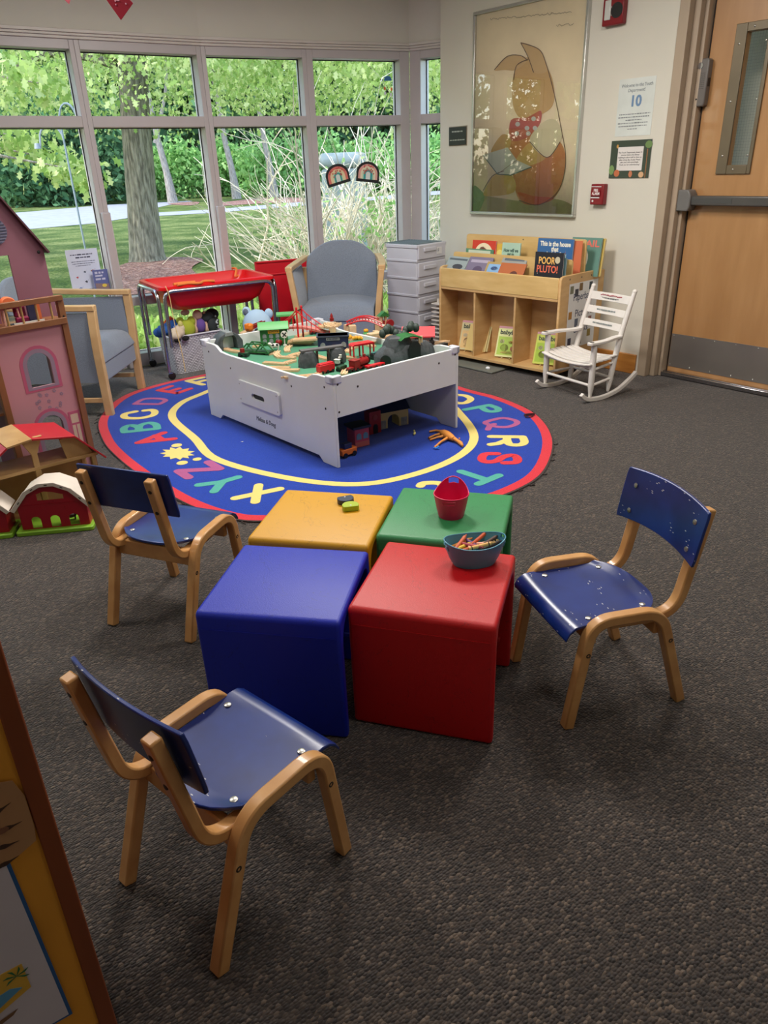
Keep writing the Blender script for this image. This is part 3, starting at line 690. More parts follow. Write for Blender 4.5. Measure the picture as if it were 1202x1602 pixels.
# tall grass just outside the low panes
gp = []
for i in range(1500):
    t_ = random.random(); sgm = random.choice([(WL[2], WL[3]), (WL[3], WL[4]), (WL[4], WL[5]), (WL[5], WL[6])]); p = sgm[0].lerp(sgm[1], t_); gp.append((p.x-.1+random.uniform(-.2, .2), p.y+.35+random.uniform(0, .9), GZ+random.uniform(0, .16)))
g = leaves('tall_grass', gp, 12, .06, .085, 'grassblade', None, -1.2); tag(g, 'tall green grass growing against the outside of the low panes', 'grass', kind='stuff')

# ---------------------------------------------------------------- alphabet rug
def ribbon(mb, pts_, w_, z0, z1, closed=False, mi=0, caps=True):
    q = [Vector((p[0], p[1], 0)) for p in pts_]; k = len(q); L_ = []; R_ = []
    for i in range(k):
        a = q[(i-1) % k] if closed or i else q[i]; b = q[(i+1) % k] if closed or i < k-1 else q[i]
        t = (b-a).normalized(); n = Vector((-t.y, t.x, 0)); L_.append(q[i]+n*w_/2); R_.append(q[i]-n*w_/2)
    vs = []
    for p, s_ in zip(L_, R_): vs += [(p.x, p.y, z0), (s_.x, s_.y, z0), (s_.x, s_.y, z1), (p.x, p.y, z1)]
    fs = []
    for i in range(k if closed else k-1):
        a = i*4; b = ((i+1) % k)*4
        fs += [(a+3, a+2, b+2, b+3), (a, a+3, b+3, b), (a+2, a+1, b+1, b+2)]
    mb.add(vs, fs, mi)
    if not closed and caps:
        for p in (q[0], q[-1]): mb.lathe([(w_/2, z0), (w_/2, z1-.00005)], 14, T((p.x, p.y, 0)), mi)
outer = [(-.484, 2.90), (-.67, 2.94), (-.89, 3.10), (-1.15, 3.39), (-1.43, 3.76), (-1.62, 4.08), (-1.77, 4.48), (-1.78, 4.95), (-1.60, 5.26), (-1.31, 5.50), (-.95, 5.72), (-.50, 5.78), (-.05, 5.62), (.33, 5.22), (.60, 4.83), (.78, 4.61), (.93, 4.26), (.935, 3.82), (.80, 3.38), (.62, 3.145), (.35, 2.98), (0, 2.89)]
inner = [tuple(at(*p))[:2] for p in ((270, 655), (283, 633))]+[(-1.22, 4.98)]+[(-1.05, 5.3), (-.72, 5.48), (-.34, 5.42), (.06, 5.14), (.40, 4.62)]+[tuple(at(*p))[:2] for p in ((722, 652), (742, 686), (718, 716), (650, 744), (560, 760), (450, 750), (340, 721), (305, 688))]
rug = thing('alphabet_rug', 'blue oval alphabet rug with red border and yellow inner line', 'rug', (-.4, 4.4, 0))
def loc(p): return (p[0]+.4, p[1]-4.4)
oc = [(p.x, p.y) for p in spline([(x+.4, y-4.4, 0) for x, y in outer], 6, True)]
ic = [(p.x, p.y) for p in spline([(x+.4, y-4.4, 0) for x, y in inner], 6, True)]
build('field', slab(oc, 0.0005, .008), 'rugblue', rug, smooth=0)
k = M(); ribbon(k, [(x*.984, y*.984) for x, y in oc], .052, .007, .0088, True); build('border', k, 'rugred', rug, smooth=0)
k = M(); ribbon(k, oc, .022, 0, .0082, True)
for i in range(60):
    x, y = random.choice(oc); a = math.atan2(y, x)+random.uniform(-.5, .5); k.tube([(x, y, .004), (x+.02*math.cos(a), y+.02*math.sin(a), .006), (x+.035*math.cos(a+.8), y+.035*math.sin(a+.8), .003)], .003, 4)
build('binding', k, 'rugbind', rug, smooth=0)
k = M(); ribbon(k, ic, .050, .007, .0089, True); build('inner_line', k, 'rugyellow', rug, smooth=0)
def Z(ox, oy, s_): return lambda x, y: at(ox+x/s_, oy+y/s_)
z1, z2, z3 = Z(180, 580, 5.008), Z(240, 680, 5.008), Z(640, 600, 5.008)
def letter(strokes, m, w_=.046, curved=()):
    k = M()
    for i, st in enumerate(strokes):
        q = [(p.x+.4, p.y-4.4) for p in st]
        if curved == 'all' or i in curved: q = [(p.x, p.y) for p in spline([(a, b, 0) for a, b in q], 5)]
        ribbon(k, q, w_, .007, .0094+.0002*(i % 3))
    return build('letter', k, m, rug, smooth=0)
def zz(z, *l): return [z(*p) for p in l]
letter([zz(z1, (185, 575), (383, 497)), zz(z1, (185, 575), (462, 545)), zz(z1, (318, 520), (368, 553))], 'rugred')
letter([zz(z1, (78, 492), (335, 464)), zz(z1, (78, 492), (72, 462), (120, 440), (180, 452), (195, 480)), zz(z1, (185, 480), (200, 440), (270, 420), (322, 434), (332, 464))], 'rugteal', curved=(1, 2))
letter([zz(z1, (160, 330), (80, 350), (85, 378), (190, 382), (290, 362), (315, 335), (290, 318), (235, 322))], 'rugyellow', curved='all')
letter([zz(z1, (155, 270), (350, 272)), zz(z1, (155, 270), (230, 232), (340, 228), (398, 242), (350, 272))], 'rugmauve', .036, curved=(1,))
letter([zz(z1, (345, 162), (490, 185)), zz(z1, (345, 162), (440, 130)), zz(z1, (420, 174), (500, 150)), zz(z1, (490, 185), (590, 150))], 'rugred')
letter([zz(z1, (570, 88), (690, 118)), zz(z1, (570, 88), (690, 62)), zz(z1, (630, 102), (705, 84))], 'rugyellow')
letter([zz(z2, (278, 348), (198, 297)), zz(z2, (198, 297), (522, 280)), zz(z2, (522, 280), (432, 227))], 'rugmauve', .05)
letter([zz(z2, (357, 407), (530, 385)), zz(z2, (530, 385), (665, 346)), zz(z2, (540, 385), (478, 458))], 'rugteal')
letter([zz(z2, (643, 511), (992, 438)), zz(z2, (827, 410), (800, 540))], 'rugyellow')
letter([zz(z3, (370, 100), (440, 105), (485, 132), (440, 162), (370, 160), (330, 130), (370, 100))], 'rugyellow', curved='all')
letter([zz(z3, (442, 215), (630, 180)), zz(z3, (630, 180), (695, 205), (690, 226), (620, 228), (568, 198))], 'rugteal', curved=(1,))
letter([zz(z3, (640, 300), (735, 282), (830, 300), (845, 325), (780, 350), (690, 350), (615, 330), (600, 315), (640, 300)), zz(z3, (668, 330), (635, 340), (618, 372))], 'rugmauve', .036, curved=(0,))
letter([zz(z3, (642, 427), (890, 430)), zz(z3, (890, 430), (905, 470), (870, 492), (790, 488), (768, 450), (772, 430)), zz(z3, (642, 490), (700, 482), (770, 455))], 'rugyellow', curved=(1,))
letter([zz(z3, (690, 562), (600, 565), (570, 600), (600, 625), (680, 620), (745, 585), (815, 575), (850, 600), (835, 630), (748, 634))], 'rugred', curved='all')
letter([zz(z3, (407, 702), (615, 770)), zz(z3, (705, 733), (545, 800))], 'rugteal')
letter([zz(z3, (90, 815), (110, 797), (180, 790), (240, 797), (280, 820))], 'rugyellow', curved='all')
k = M()
c_ = z2(192, 160); pts_ = []
for i in range(22):
    a = 2*math.pi*i/22; r = 1 if i % 2 else .68; q = z2(192+138*r*math.cos(a), 158+52*r*math.sin(a)); pts_.append((q.x+.4, q.y-4.4))
k = slab(pts_, .007, .0094)
for x, y, r in ((185, 95, .030), (345, 204, .024), (228, 233, .03)):
    q = z2(x, y); k.lathe([(r, .007), (r, .0094)], 12, T((q.x+.4, q.y-4.4, 0)))
build('paint_splat', k, 'rugyellow', rug, smooth=0)

# ---------------------------------------------------------------- cube tables
A_ = .384; H_ = .378
def cube(name, lab, x, y, deg, m, loc_off=0):
    t = thing(name, lab, 'cube table', (x, y, 0), R(deg), 'plastic cube tables pushed together')
    o = .034; r = .045
    out = [(.006, 0)]+[(0, .30)]+arc(.017, H_-.017, .017, 180, 90, 4)+arc(A_-.017, H_-.017, .017, 90, 0, 4)+[(A_, .30), (A_-.006, 0)]
    inn = [(A_-o-.004, 0), (A_-o, .2)]+arc(A_-o-r, H_-o-r, r, 0, 90, 6)+arc(o+r, H_-o-r, r, 90, 180, 6)+[(o, .2), (o+.004, 0)]
    poly = [(a-.0, b) for a, b in out+inn]
    k = M(); k.prism(poly, A_, T((A_/2, 0, 0)) @ RZ(90)); 
    k.v = [(v[0], v[1], v[2]) for v in k.v]
    build('shell', k, m, t, bevel=.010, seg=4, smooth=50)
    k = M(); k.bb(.012, A_-.012, -.0012, .003, H_-.052, H_-.0500); build('mould_seam', k, m, t)
    k = M(); k.bb(.02, A_-.02, o-.004, A_-o+.004, .15, .172) if loc_off else k.bb(.03, A_-.03, A_-o-.02, A_-o+.002, .10, .115); build('inner_ledge', k, m, t, bevel=.004)
    return t
cube('cube_table', 'blue plastic cube table, front left of the four', -.497, 1.600, -10.7, 'cblue')
cube('cube_table', 'red plastic cube table with the teal crayon tub on it', -.104, 1.600, -17.1, 'cred')
cube('cube_table', 'yellow plastic cube table with the round halves on it', -.425, 2.012, -12.9, 'cyellow')
cube('cube_table', 'green plastic cube table with the empty pink tub on it', -.029, 2.000, -15.0, 'cgreen')
# pink tub
def tub(name, lab, cat, c_, rz, m, ht, rb, rt, oval, hump, handles):
    t = thing(name, lab, cat, c_, rz); n = 40; k = M(); wt = .0022
    def ring(z, r, zf=0):
        v = []
        for j in range(n):
            a = 2*math.pi*j/n; v.append((r*oval*math.cos(a), r*math.sin(a), z+zf*hump*abs(math.sin(a))**1.6*0+zf*hump*(abs(math.cos(a)) if handles == 'x' else max(0, math.sin(a)))**2.2))
        return v
    levels = [(0.0, rb, 0), (.0, rb, 0)]+[(ht*f, rb+(rt-rb)*f**.85, f**4) for f in (.15, .35, .55, .75, .9, 1)]
    vs = []; 
    for z, r, f in levels[1:]: vs += ring(z, r, f)
    nl = len(levels)-1
    for z, r, f in levels[:0:-1]: vs += ring(max(z, .003) if z < .003 else z, r-wt, f)
    tot = nl*2; fs = []
    for i in range(tot-1):
        for j in range(n): fs.append((i*n+j, i*n+(j+1) % n, (i+1)*n+(j+1) % n, (i+1)*n+j))
    fs.append(tuple(range(n-1, -1, -1))); fs.append(tuple((tot-1)*n+j for j in range(n)))
    k.add(vs, fs)
    # open the hand holes: drop the faces at handle height
    a0s = (0, math.pi) if handles == 'x' else (math.pi/2,)
    keep = []
    lvl = 5
    for q in fs:
        if len(q) == 4:
            i = q[0]//n; j = q[0] % n; mid = 2*math.pi*(j+.5)/n
            near = min(abs((mid-a+math.pi) % (2*math.pi)-math.pi) for a in a0s)
            if near < .36 and i in (lvl-0, tot-2-lvl): continue
        keep.append(q)
    k.f = keep; k.m = [0]*len(keep)
    o = build('tub', k, m, t, smooth=60, recalc=False)
    k = M(); rim = ring(ht, rt-wt/2, 1); k.tube(rim+[rim[0], rim[1]], .0022, 6, caps=False); build('rim', k, m, t, smooth=60)
    # raised lips round each hand hole
    k = M()
    for a0 in a0s+((-math.pi/2,) if handles == 'y' else ()):
        z_lo = ht*.75; z_hi = ht*.9; q = []
        for a, z, f in [(a0-.36, z_lo, .75), (a0, z_lo, .75), (a0+.36, z_lo, .75), (a0+.36, z_hi, .9), (a0, z_hi, .9), (a0-.36, z_hi, .9), (a0-.36, z_lo, .75)]:
            r = rb+(rt-rb)*f**.85+.0006; q.append((r*oval*math.cos(a), r*math.sin(a), z+f**4*hump*(abs(math.cos(a)) if handles == 'x' else max(0, math.sin(a)))**2.2))
        k.tube(q, .0014, 5, caps=False)
    build('handle_lip', k, m, t, smooth=60)
    return t
pb_ = at(706, 806, H_)
tub('pink_tub', 'small empty pink plastic tub on the green cube table', 'tub', (pb_.x, pb_.y, H_), R(-14), 'pinkbin', .076, .040, .056, 1.0, .036, 'y')
tb_ = at(742, 880, H_)
ct = tub('crayon_tub', 'teal oval tub full of crayons on the red cube table', 'tub', (tb_.x, tb_.y, H_), R(6), 'tealbin', .066, .037, .055, 1.60, .012, 'x')
cr = [(150, 82, 60), (214, 96, 40), (240, 190, 110), (120, 100, 95), (236, 200, 60), (180, 70, 80), (244, 190, 160), (60, 45, 40), (222, 110, 70), (200, 160, 60), (235, 170, 150), (90, 60, 50), (230, 150, 60), (110, 70, 120), (205, 84, 30), (250, 220, 150)]
cn = ['brown', 'orange', 'tan', 'grey', 'yellow', 'rose', 'peach', 'black brown', 'coral', 'ochre', 'pink', 'dark brown', 'amber', 'purple', 'burnt orange', 'cream']
whr = ['at the back', 'on top, lying across', 'on top with black bands', 'in the middle', 'near the middle', 'near the far side', 'at the front edge', 'leaning at the back left', 'at the right end', 'under the tan one', 'at the left end', 'at the far left', 'at the front right', 'half buried at left', 'pointing up at the right', 'at the front left']
for i, (c3, nm_, wh) in enumerate(zip(cr, cn, whr)):
    gx, gy = ((i % 4)-1.5)*.026, ((i//4)-1.5)*.017; zz_ = .048+.006*(i % 3)+(.006 if i in (1, 2, 6) else 0)
    a = (-25, 12, 8, 20, 35, -40, 10, 28, 60, 15, -20, 40, 25, -60, 48, 5)[i]
    t = thing('crayon', '%s wax crayon %s of the teal tub' % (nm_, wh), 'crayon', (tb_.x+gx, tb_.y+gy, H_+zz_), R(a), 'crayons in the teal tub', ry=R(random.uniform(-12, 4)))
    k = M(); k.lathe([(.0050, -.033), (.0053, -.032), (.0053, .030)], 10, RY(90)); build('wrapper', k, P(*c3), t)
    k = M(); k.lathe([(.0048, .030), (.0048, .033), (.0026, .0375), (.0020, .043), (0, .0432)], 10, RY(90)); build('tip', k, P(*[int(v*.85) for v in c3]), t)
    if i in (1, 2, 4, 6, 9, 15):
        k = M()
        for x in (-.026, .022): k.lathe([(.0055, x), (.0055, x+.003)], 10, RY(90))
        build('band', k, 'ink', t)
# round halves toy
for nm_, px, py, m, lab, a in (('half_round_toy', 541, 786, P(40, 52, 76, .4), 'navy half-round toy on the yellow cube, behind the lime one', 20), ('half_round_toy', 549, 797, P(168, 190, 40, .4), 'lime green round toy half on the yellow cube, nearest the camera', 190)):
    b = at(px, py, H_); t = thing(nm_, lab, 'toy', b, R(a))
    k = M(); k.prism(arc(0, 0, .028, -35, 215, 18), .018, T((0, 0, .009)) @ RX(90)); build('half', k, m, t, bevel=.0015)
    k = M(); k.lathe([(.003, .0181), (.003, .0186)], 10, T((0, .006, 0))); build('dot', k, 'whiteplastic', t)

# ---------------------------------------------------------------- children's bentwood chairs
def kid_chair(lab, c_, rz, blue):
    """local +x is the way the chair faces, z up"""
    t = thing('child_chair', lab, 'chair', (c_[0], c_[1], 0), rz, 'blue seated childrens chairs')
    fr_t = .026
    for s in (-1, 1):
        y = s*.158
        k = M(); top = .327
        path = round_path([(.185, y, 0), (.142, y, top), (-.066, y, top-.010), (-.170, y, 0)], .060, 9)
        k.strip(path, (0, 1, 0), .030, .029); sf = build('side_frame', k, 'maple', t, bevel=.004, seg=2)
        k = M()
        for x, z in ((.150, .235), (-.100, .225)):
            k.lathe([(.007, 0), (.0065, .0016), (.004, .0022), (.003, .0008), (0, .0008)], 14, T((x, y+s*.014, z)) @ RX(-90 if s > 0 else 90))
        build('bolt', k, 'screwd', sf)
        k = M(); yp = s*.128
        path = round_path([(.07, yp, .292), (-.134, yp, .280), (-.192, yp, .582)], .070, 9)
        k.strip(path, (0, 1, 0), .030, .026); bp = build('back_post', k, 'maple', t, bevel=.004, seg=2)
        k = M()
        for z in (.47, .545): k.lathe([(.0065, 0), (.006, .0016), (0, .002)], 12, T((-.1975-(z-.545)*.19, yp, z)) @ RY(-90))
        build('bolt', k, 'screwd', bp)
    k = M(); k.bb(.112, .134, -.146, .146, .246, .300); k.bb(-.085, -.063, -.146, .146, .236, .292); build('cross_rail', k, 'maple', t, bevel=.004)
    # seat: plywood sheet, waterfall front, rounded rear, slight dish
    nx, ny = 18, 12; vs = []; fs = []
    def prof(u):                   # u 0 rear .. 1 front
        x = -.105+u*.315; z = .316-.006*math.sin(math.pi*min(1, u*1.1)) + (.004 if u < .1 else 0)
        if u > .84: q = (u-.84)/.16; x = .1596+.046*math.sin(q*1.35); z = .3155-.036*(1-math.cos(q*1.5)); 
        return x, z
    for side, dz in ((0, 0), (1, -.009)):
        for i in range(nx+1):
            u = i/nx; x, z = prof(u); hw = .150-.012*(1-u)
            for j in range(ny+1):
                v = -1+2*j/ny; xx = x+(.055*(abs(v)**3.0))*(1-u)**3 - 0
                if u < .02: xx = x+.055*abs(v)**3
                vs.append((xx, v*hw, z+dz-.004*(1-v*v)*(u < .84)))
    nn = (nx+1)*(ny+1)
    for i in range(nx):
        for j in range(ny):
            a = i*(ny+1)+j; fs.append((a, a+ny+1, a+ny+2, a+1)); fs.append((nn+a, nn+a+1, nn+a+ny+2, nn+a+ny+1))
    for j in range(ny): fs.append((j, j+1, nn+j+1, nn+j)); a = nx*(ny+1)+j; fs.append((a, nn+a, nn+a+1, a+1))
    for i in range(nx): a = i*(ny+1); fs.append((a, nn+a, nn+a+ny+1, a+ny+1)); a += ny; fs.append((a, a+ny+1, nn+a+ny+1, nn+a))
    k = M(); k.add(vs, fs); seat = build('seat', k, blue, t, smooth=50, recalc=True, bevel=.002)
    k = M()
    for x, y in ((.125, .118), (.125, -.118), (-.045, .108), (-.045, -.108)): k.lathe([(.0085, 0), (.008, .0022), (.005, .0034), (0, .0036)], 16, T((x, y, .3115)))
    build('seat_bolt', k, 'screw', seat)
    # backrest: curved sheet on the front of the posts
    n = 20; m_ = 8; vs = []; fs = []
    for side in (0, 1):
        for i in range(n+1):
            v = -1+2*i/n
            for j in range(m_+1):
                q = j/m_; z = .446+q*.150; lean = -.152-(z-.446)*.175
                cx = lean-.020*(1-v*v)+.014-.004*(q-.5)**2
                cr_ = 1.0
                if q > .9 or q < .1: cr_ = .985
                vs.append((cx-(.0095 if side else 0)+.010, v*.172*cr_, z+(.010*(1-v*v) if q > .5 else .012*(1-v*v))-.006))
    nn = (n+1)*(m_+1)
    for i in range(n):
        for j in range(m_): a = i*(m_+1)+j; fs.append((a, a+m_+1, a+m_+2, a+1)); fs.append((nn+a, nn+a+1, nn+a+m_+2, nn+a+m_+1))
    for i in range(n): a = i*(m_+1); fs.append((a, nn+a, nn+a+m_+1, a+m_+1)); a += m_; fs.append((a, a+m_+1, nn+a+m_+1, nn+a))
    for j in range(m_): fs.append((j, j+1, nn+j+1, nn+j)); a = n*(m_+1)+j; fs.append((a, nn+a, nn+a+1, a+1))
    k = M(); k.add(vs, fs); br = build('backrest', k, blue, t, smooth=50, recalc=True, bevel=.0025)
    k = M()
    for z in (.472, .548):
        for y in (-.128, .128):
            v = y/.172; x = -.152-(z-.446)*.175-.020*(1-v*v)+.024; k.lathe([(.0075, 0), (.007, .002), (0, .003)], 12, T((x, y, z)) @ RY(82))
    build('backrest_bolt', k, 'screw', br)
    return t
kid_chair('blue seated bentwood chair nearest the camera, seen from behind', (-.3585, 1.143), R(49.4), 'chairblue')
kid_chair('bentwood chair with glossy dark back, between the farm toys and the yellow cube', (-.735, 2.2315), R(68), 'chairbluec')
kid_chair('bentwood chair with scratched blue seat, right of the red cube', (.612, 1.7585), R(-163.8), 'chairbluew')

# ---------------------------------------------------------------- train table
tt = thing('train_table', 'white play table holding the wooden train set, on the alphabet rug', 'play table', (-.228, 3.486, .009), math.atan2(.649, .761))
TX, TY = .883, 1.30
def endpanel(x):
    # in local yz: fancy outline
    s_ = [(0, 0), (.12, 0), (.155, .030), (1.145, .030), (1.18, 0), (TY, 0), (TY, .462), (1.17, .462)]+[(1.13, .458), (1.08, .430), (1.0, .424)]+[(.30, .424), (.22, .430), (.17, .456), (.13, .462), (0, .462)]
    k = M(); k.prism(s_, .018, T((x, 0, 0)) @ RZ(90)); return k
build('end_panel', endpanel(.009), 'white', tt, bevel=.002)
build('end_panel', endpanel(TX-.009), 'white', tt, bevel=.002)
for y in (.009, TY-.009):
    k = M(); k.bb(.018, TX-.018, y-.009, y+.009, .262, .462); build('apron', k, 'white', tt, bevel=.002)
k = M(); k.bb(.018, TX-.018, .018, TY-.018, .375, .393); build('play_board', k, 'tabletop', tt)
for x in (.0, TX):
    for y in (0, TY):
        sx = 1 if x == 0 else -1; sy = 1 if y == 0 else -1
        k = M(); k.bb(min(x-sx*.006, x+sx*.055), max(x-sx*.006, x+sx*.055), min(y-sy*.006, y+sy*.022), max(y-sy*.006, y+sy*.022), .435, .474)
        k.bb(min(x-sx*.006, x+sx*.022), max(x-sx*.006, x+sx*.022), min(y-sy*.006, y+sy*.055), max(y-sy*.006, y+sy*.055), .435, .4735)
        build('corner_cap', k, 'whiteplastic', tt, bevel=.006, seg=3)
k = M()
for p in ((-.0008, .07, .41), (-.0008, .07, .30), (-.0008, 1.22, .41), (-.0008, .36, .36), (-.0008, .98, .35)): k.ball(p, (.0015, .006, .006), 8)
for p in ((.155, -.0008, .395), (.729, -.0008, .405), (.03, -.0008, .29), (.03, -.0008, .43), (.855, -.0008, .43)): k.ball(p, (.006, .0015, .006), 8)
build('screw', k, 'screwd', tt)
hp = plate('handle_plate', rrect(.474, .896, .172, .302, .02), [rrect(.622, .752, .217, .249, .0159)], .014, 'white', tt, T((-.0075, 0, 0)) @ Matrix(((0, -1, 0, 0), (1, 0, 0, 0), (0, 0, 1, 0), (0, 0, 0, 1))))
k = M()
for y in (.495, .875):
    for z in (.192, .282): k.ball((-.0148, y, z), (.0015, .005, .005), 8)
k2 = build('plate_screw', k, 'screw', hp)
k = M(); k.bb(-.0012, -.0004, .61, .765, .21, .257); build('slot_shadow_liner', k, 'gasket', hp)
text('maker_mark', 'Melissa & Doug', .038, 'ink', tt, T((-.0007, .652, .10)) @ RZ(-90), .0004, shear=.25, width=.20)

# helper for toys: a thing on the play board, turned with the table
TZ = .4025; TR = math.atan2(.649, .761)
def toy(name, lab, cat, px, py, deg=0, group=None, z=None):
    p = at(px, py, TZ if z is None else z); return thing(name, lab, cat, p, TR+R(deg), group)
# wooden track pieces
def track(px, py, deg, L, curve, lab, z=None, tilt=0):
    t = toy('wooden_track', lab, 'toy track', px, py, deg, 'wooden train tracks', z); t.rotation_euler[1] = R(tilt)
    n = 10; q = []
    for i in range(n+1):
        x = -L/2+L*i/n; q.append((x, curve*(1-(2*i/n-1)**2), .006))
    k = M()
    for i, (w_, yo, h_) in enumerate(((.009, 0, .0112), (.006, .0155, .0112), (.006, -.0155, .0112), (.0055, .0075, .008), (.0055, -.0075, .008))):
        k.strip([(x, y+yo, h_/2) for x, y, z_ in q], (0, 1, 0), w_*.98 if h_ > .01 else w_*1.35, h_)
    build('track_bed', k, 'track', t)
    k = M(); k.lathe([(.005, .001), (.005, .0105)], 10, T((L/2+.012, q[-1][1], 0))); k.bb(L/2-.002, L/2+.010, q[-1][1]-.002, q[-1][1]+.002, .001, .0105); build('connector', k, 'track', t)
    return t
TL = [(368, 550, 100, .20, .012, 'curved wooden track leading out of the grey tunnel'), (430, 570, -60, .14, 0, 'short wooden track piece left of the rock trestle'), (437, 556, 62, .16, .015, 'curved wooden track beside the black and white cow'),
      (452, 547, 50, .15, .01, 'wooden track beside the track pile, toward the apple'), (445, 580, 125, .17, .01, 'wooden track lying along the low table edge'), (433, 577, 128, .15, 0, 'wooden track next to the green bridge at the table edge'),
      (495, 588, 20, .20, .0, 'wooden track under the red tram'), (470, 590, 150, .17, .008, 'wooden track at the near corner of the table'), (451, 561, 120, .09, 0, 'short straight track near middle of the board'),
      (453, 568, 10, .08, 0, 'stubby wooden block track by the rock trestle'), (512, 562, 95, .2, .01, 'wooden track passing under the rock trestle'), (476, 525, 15, .16, .01, 'wooden track behind the red suspension bridge'),
      (550, 548, 30, .15, .01, 'wooden track beside the red two-arch canopy'), (542, 560, 110, .12, .008, 'wooden track between trestle and red canopy'), (585, 536, 25, .16, 0, 'wooden track behind the red canopy'),
      (686, 538, -10, .14, .01, 'wooden track in the far right corner of the table'), (560, 530, 0, .16, 0, 'wooden track under the yellow caterpillar'), (420, 553, 80, .10, 0, 'small wooden track under the green truss bridge'),
      (387, 520, 30, .14, .01, 'wooden track behind the orange crane'), (650, 551, 60, .10, 0, 'wooden track right of the grey mountain')]
TL += [(462, 557, 15, .12, .01, 'wooden track between the cow and the rock trestle'), (478, 559, 100, .10, 0, 'short wooden track behind the left rock pier'), (527, 553, 60, .13, .01, 'wooden track in front of the navy station'),
       (556, 541, -20, .15, .012, 'wooden track between navy station and caterpillar'), (577, 541, 80, .12, 0, 'wooden track under the right end of the red canopy'), (604, 529, 10, .14, .01, 'wooden track below the green roofed water tower'),
       (409, 541, 20, .14, .012, 'wooden track running behind the green truss bridge'), (540, 583, 45, .12, 0, 'wooden track by the near corner cap, right of the tram')]
for a in TL: track(*a)
for i in range(9):       # the pile in the middle, fanned
    track(474+i*1.4-5, 538-i*.9, 128+i*2.5, .15, .004*(i % 2), ['lowest', 'second lowest', 'third', 'fourth', 'middle', 'sixth', 'seventh', 'second highest', 'topmost'][i]+' wooden track of the fanned pile by the suspension bridge', TZ+.004+.0125*(i//3)+.001*i)
for i in range(9):       # stack on the navy building roof
    track(516+(i % 3)*2.0-2, 510+(i % 2), 20+i*14-50, .13, .012*(i % 2), ['lowest', 'second lowest', 'third', 'fourth', 'middle', 'sixth', 'seventh', 'second highest', 'topmost'][i]+' wooden track on the navy station roof', TZ+.088+.008+.0026*i)
# grey arch tunnel
def archtun(t, w_, h_, d, ri, m, segs=7):
    o_ = [(-w_/2, 0), (-w_/2, h_*.45), (-w_*.36, h_*.8), (-w_*.12, h_), (w_*.12, h_), (w_*.36, h_*.8), (w_/2, h_*.45), (w_/2, 0)]
    i_ = [(ri, 0)]+arc(0, h_*.42, ri, 0, 180, 10)+[(-ri, 0)]
    k = M(); k.prism(o_+i_, d, RZ(0)); return build('arch', k, m, t, bevel=.004)
t = toy('toy_tunnel', 'grey stone-look arch tunnel at the left corner of the train table', 'toy tunnel', 357, 545, -8); archtun(t, .17, .105, .09, .045, 'toygrey')
k = M(); k.prism([(-.03, .084), (-.02, .106), (.02, .106), (.03, .084)], .096); build('keystone', k, 'toygreyl', t, bevel=.002)
t = toy('toy_block', 'small dark grey ramp block behind the grey tunnel', 'toy', 372, 536, 45); k = M(); k.prism([(-.06, 0), (.06, 0), (.02, .05), (-.06, .06)], .06); build('ramp', k, 'toygreyl', t, bevel=.003)
# crane
t = toy('toy_crane', 'toy crane with orange head and red arm', 'toy crane', 392, 534, 30)
k = M(); k.lathe([(.03, 0), (.03, .016), (.022, .022)], 16); build('base', k, 'toyred', t)
k = M(); k.lathe([(.019, .02), (.019, .07)], 14); build('tower', k, 'track', t)
k = M(); k.lathe([(.022, .068), (.028, .078), (.028, .105), (.02, .112), (0, .112)], 14); k.box((-.025, 0, .10), (.03, .02, .03)); build('head', k, 'toyorange', t, bevel=.002)
k = M(); k.bb(.015, .20, -.014, -.009, .072, .094); k.bb(.015, .20, .009, .014, .072, .094)
for i in range(8): k.box((.03+i*.022, 0, .083), (.004, .026, .02), rz=R(20))
build('arm', k, 'darkred', t)
# school
t = toy('toy_school', 'green wooden toy school with a yellow sign', 'toy building', 430, 539, -33)
k = M(); k.bb(-.085, .085, -.03, .04, 0, .105); k.v = [(x, y, z) for x, y, z in k.v]; build('walls', k, 'toygreen', t, bevel=.002)
k = M(); k.prism([(-.045, .10), (.055, .10), (.045, .115), (.005, .142), (-.035, .115)], .19, RZ(90)); build('roof', k, 'toygreenl', t, bevel=.002)
k = M(); k.bb(-.035, .035, -.0325, -.030, .076, .096); sg = build('sign', k, 'toyyellow', t); text('lettering', 'SCHOOL', .019, 'ink', sg, T((0, -.033, .086)), .0003, width=.06)
for x in (-.058, -.018, .022):
    for z in (.018, .048):
        k = M(); k.prism([(x-.012, z), (x+.012, z)]+arc(x, z+.014, .012, 0, 180, 8), .002, T((0, -.031, 0))); build('window', k, 'toygreyl', t)
t = toy('toy_tower', 'green flat-topped toy tower behind the school', 'toy building', 449, 522, -33)
k = M()
for x in (-.04, .04):
    for y in (-.03, .03): k.box((x, y, .06), (.012, .012, .12))
k.bb(-.05, .05, -.04, .04, .06, .066); build('frame', k, 'toygreen', t)
k = M(); k.bb(-.06, .06, -.05, .05, .12, .135); build('roof', k, 'toygreenl', t, bevel=.002)
k = M(); k.lathe([(.016, 0), (.018, .02), (.014, .03), (0, .03)], 12, T((.07, -.02, .10))); build('knob', k, P(190, 205, 170), t)
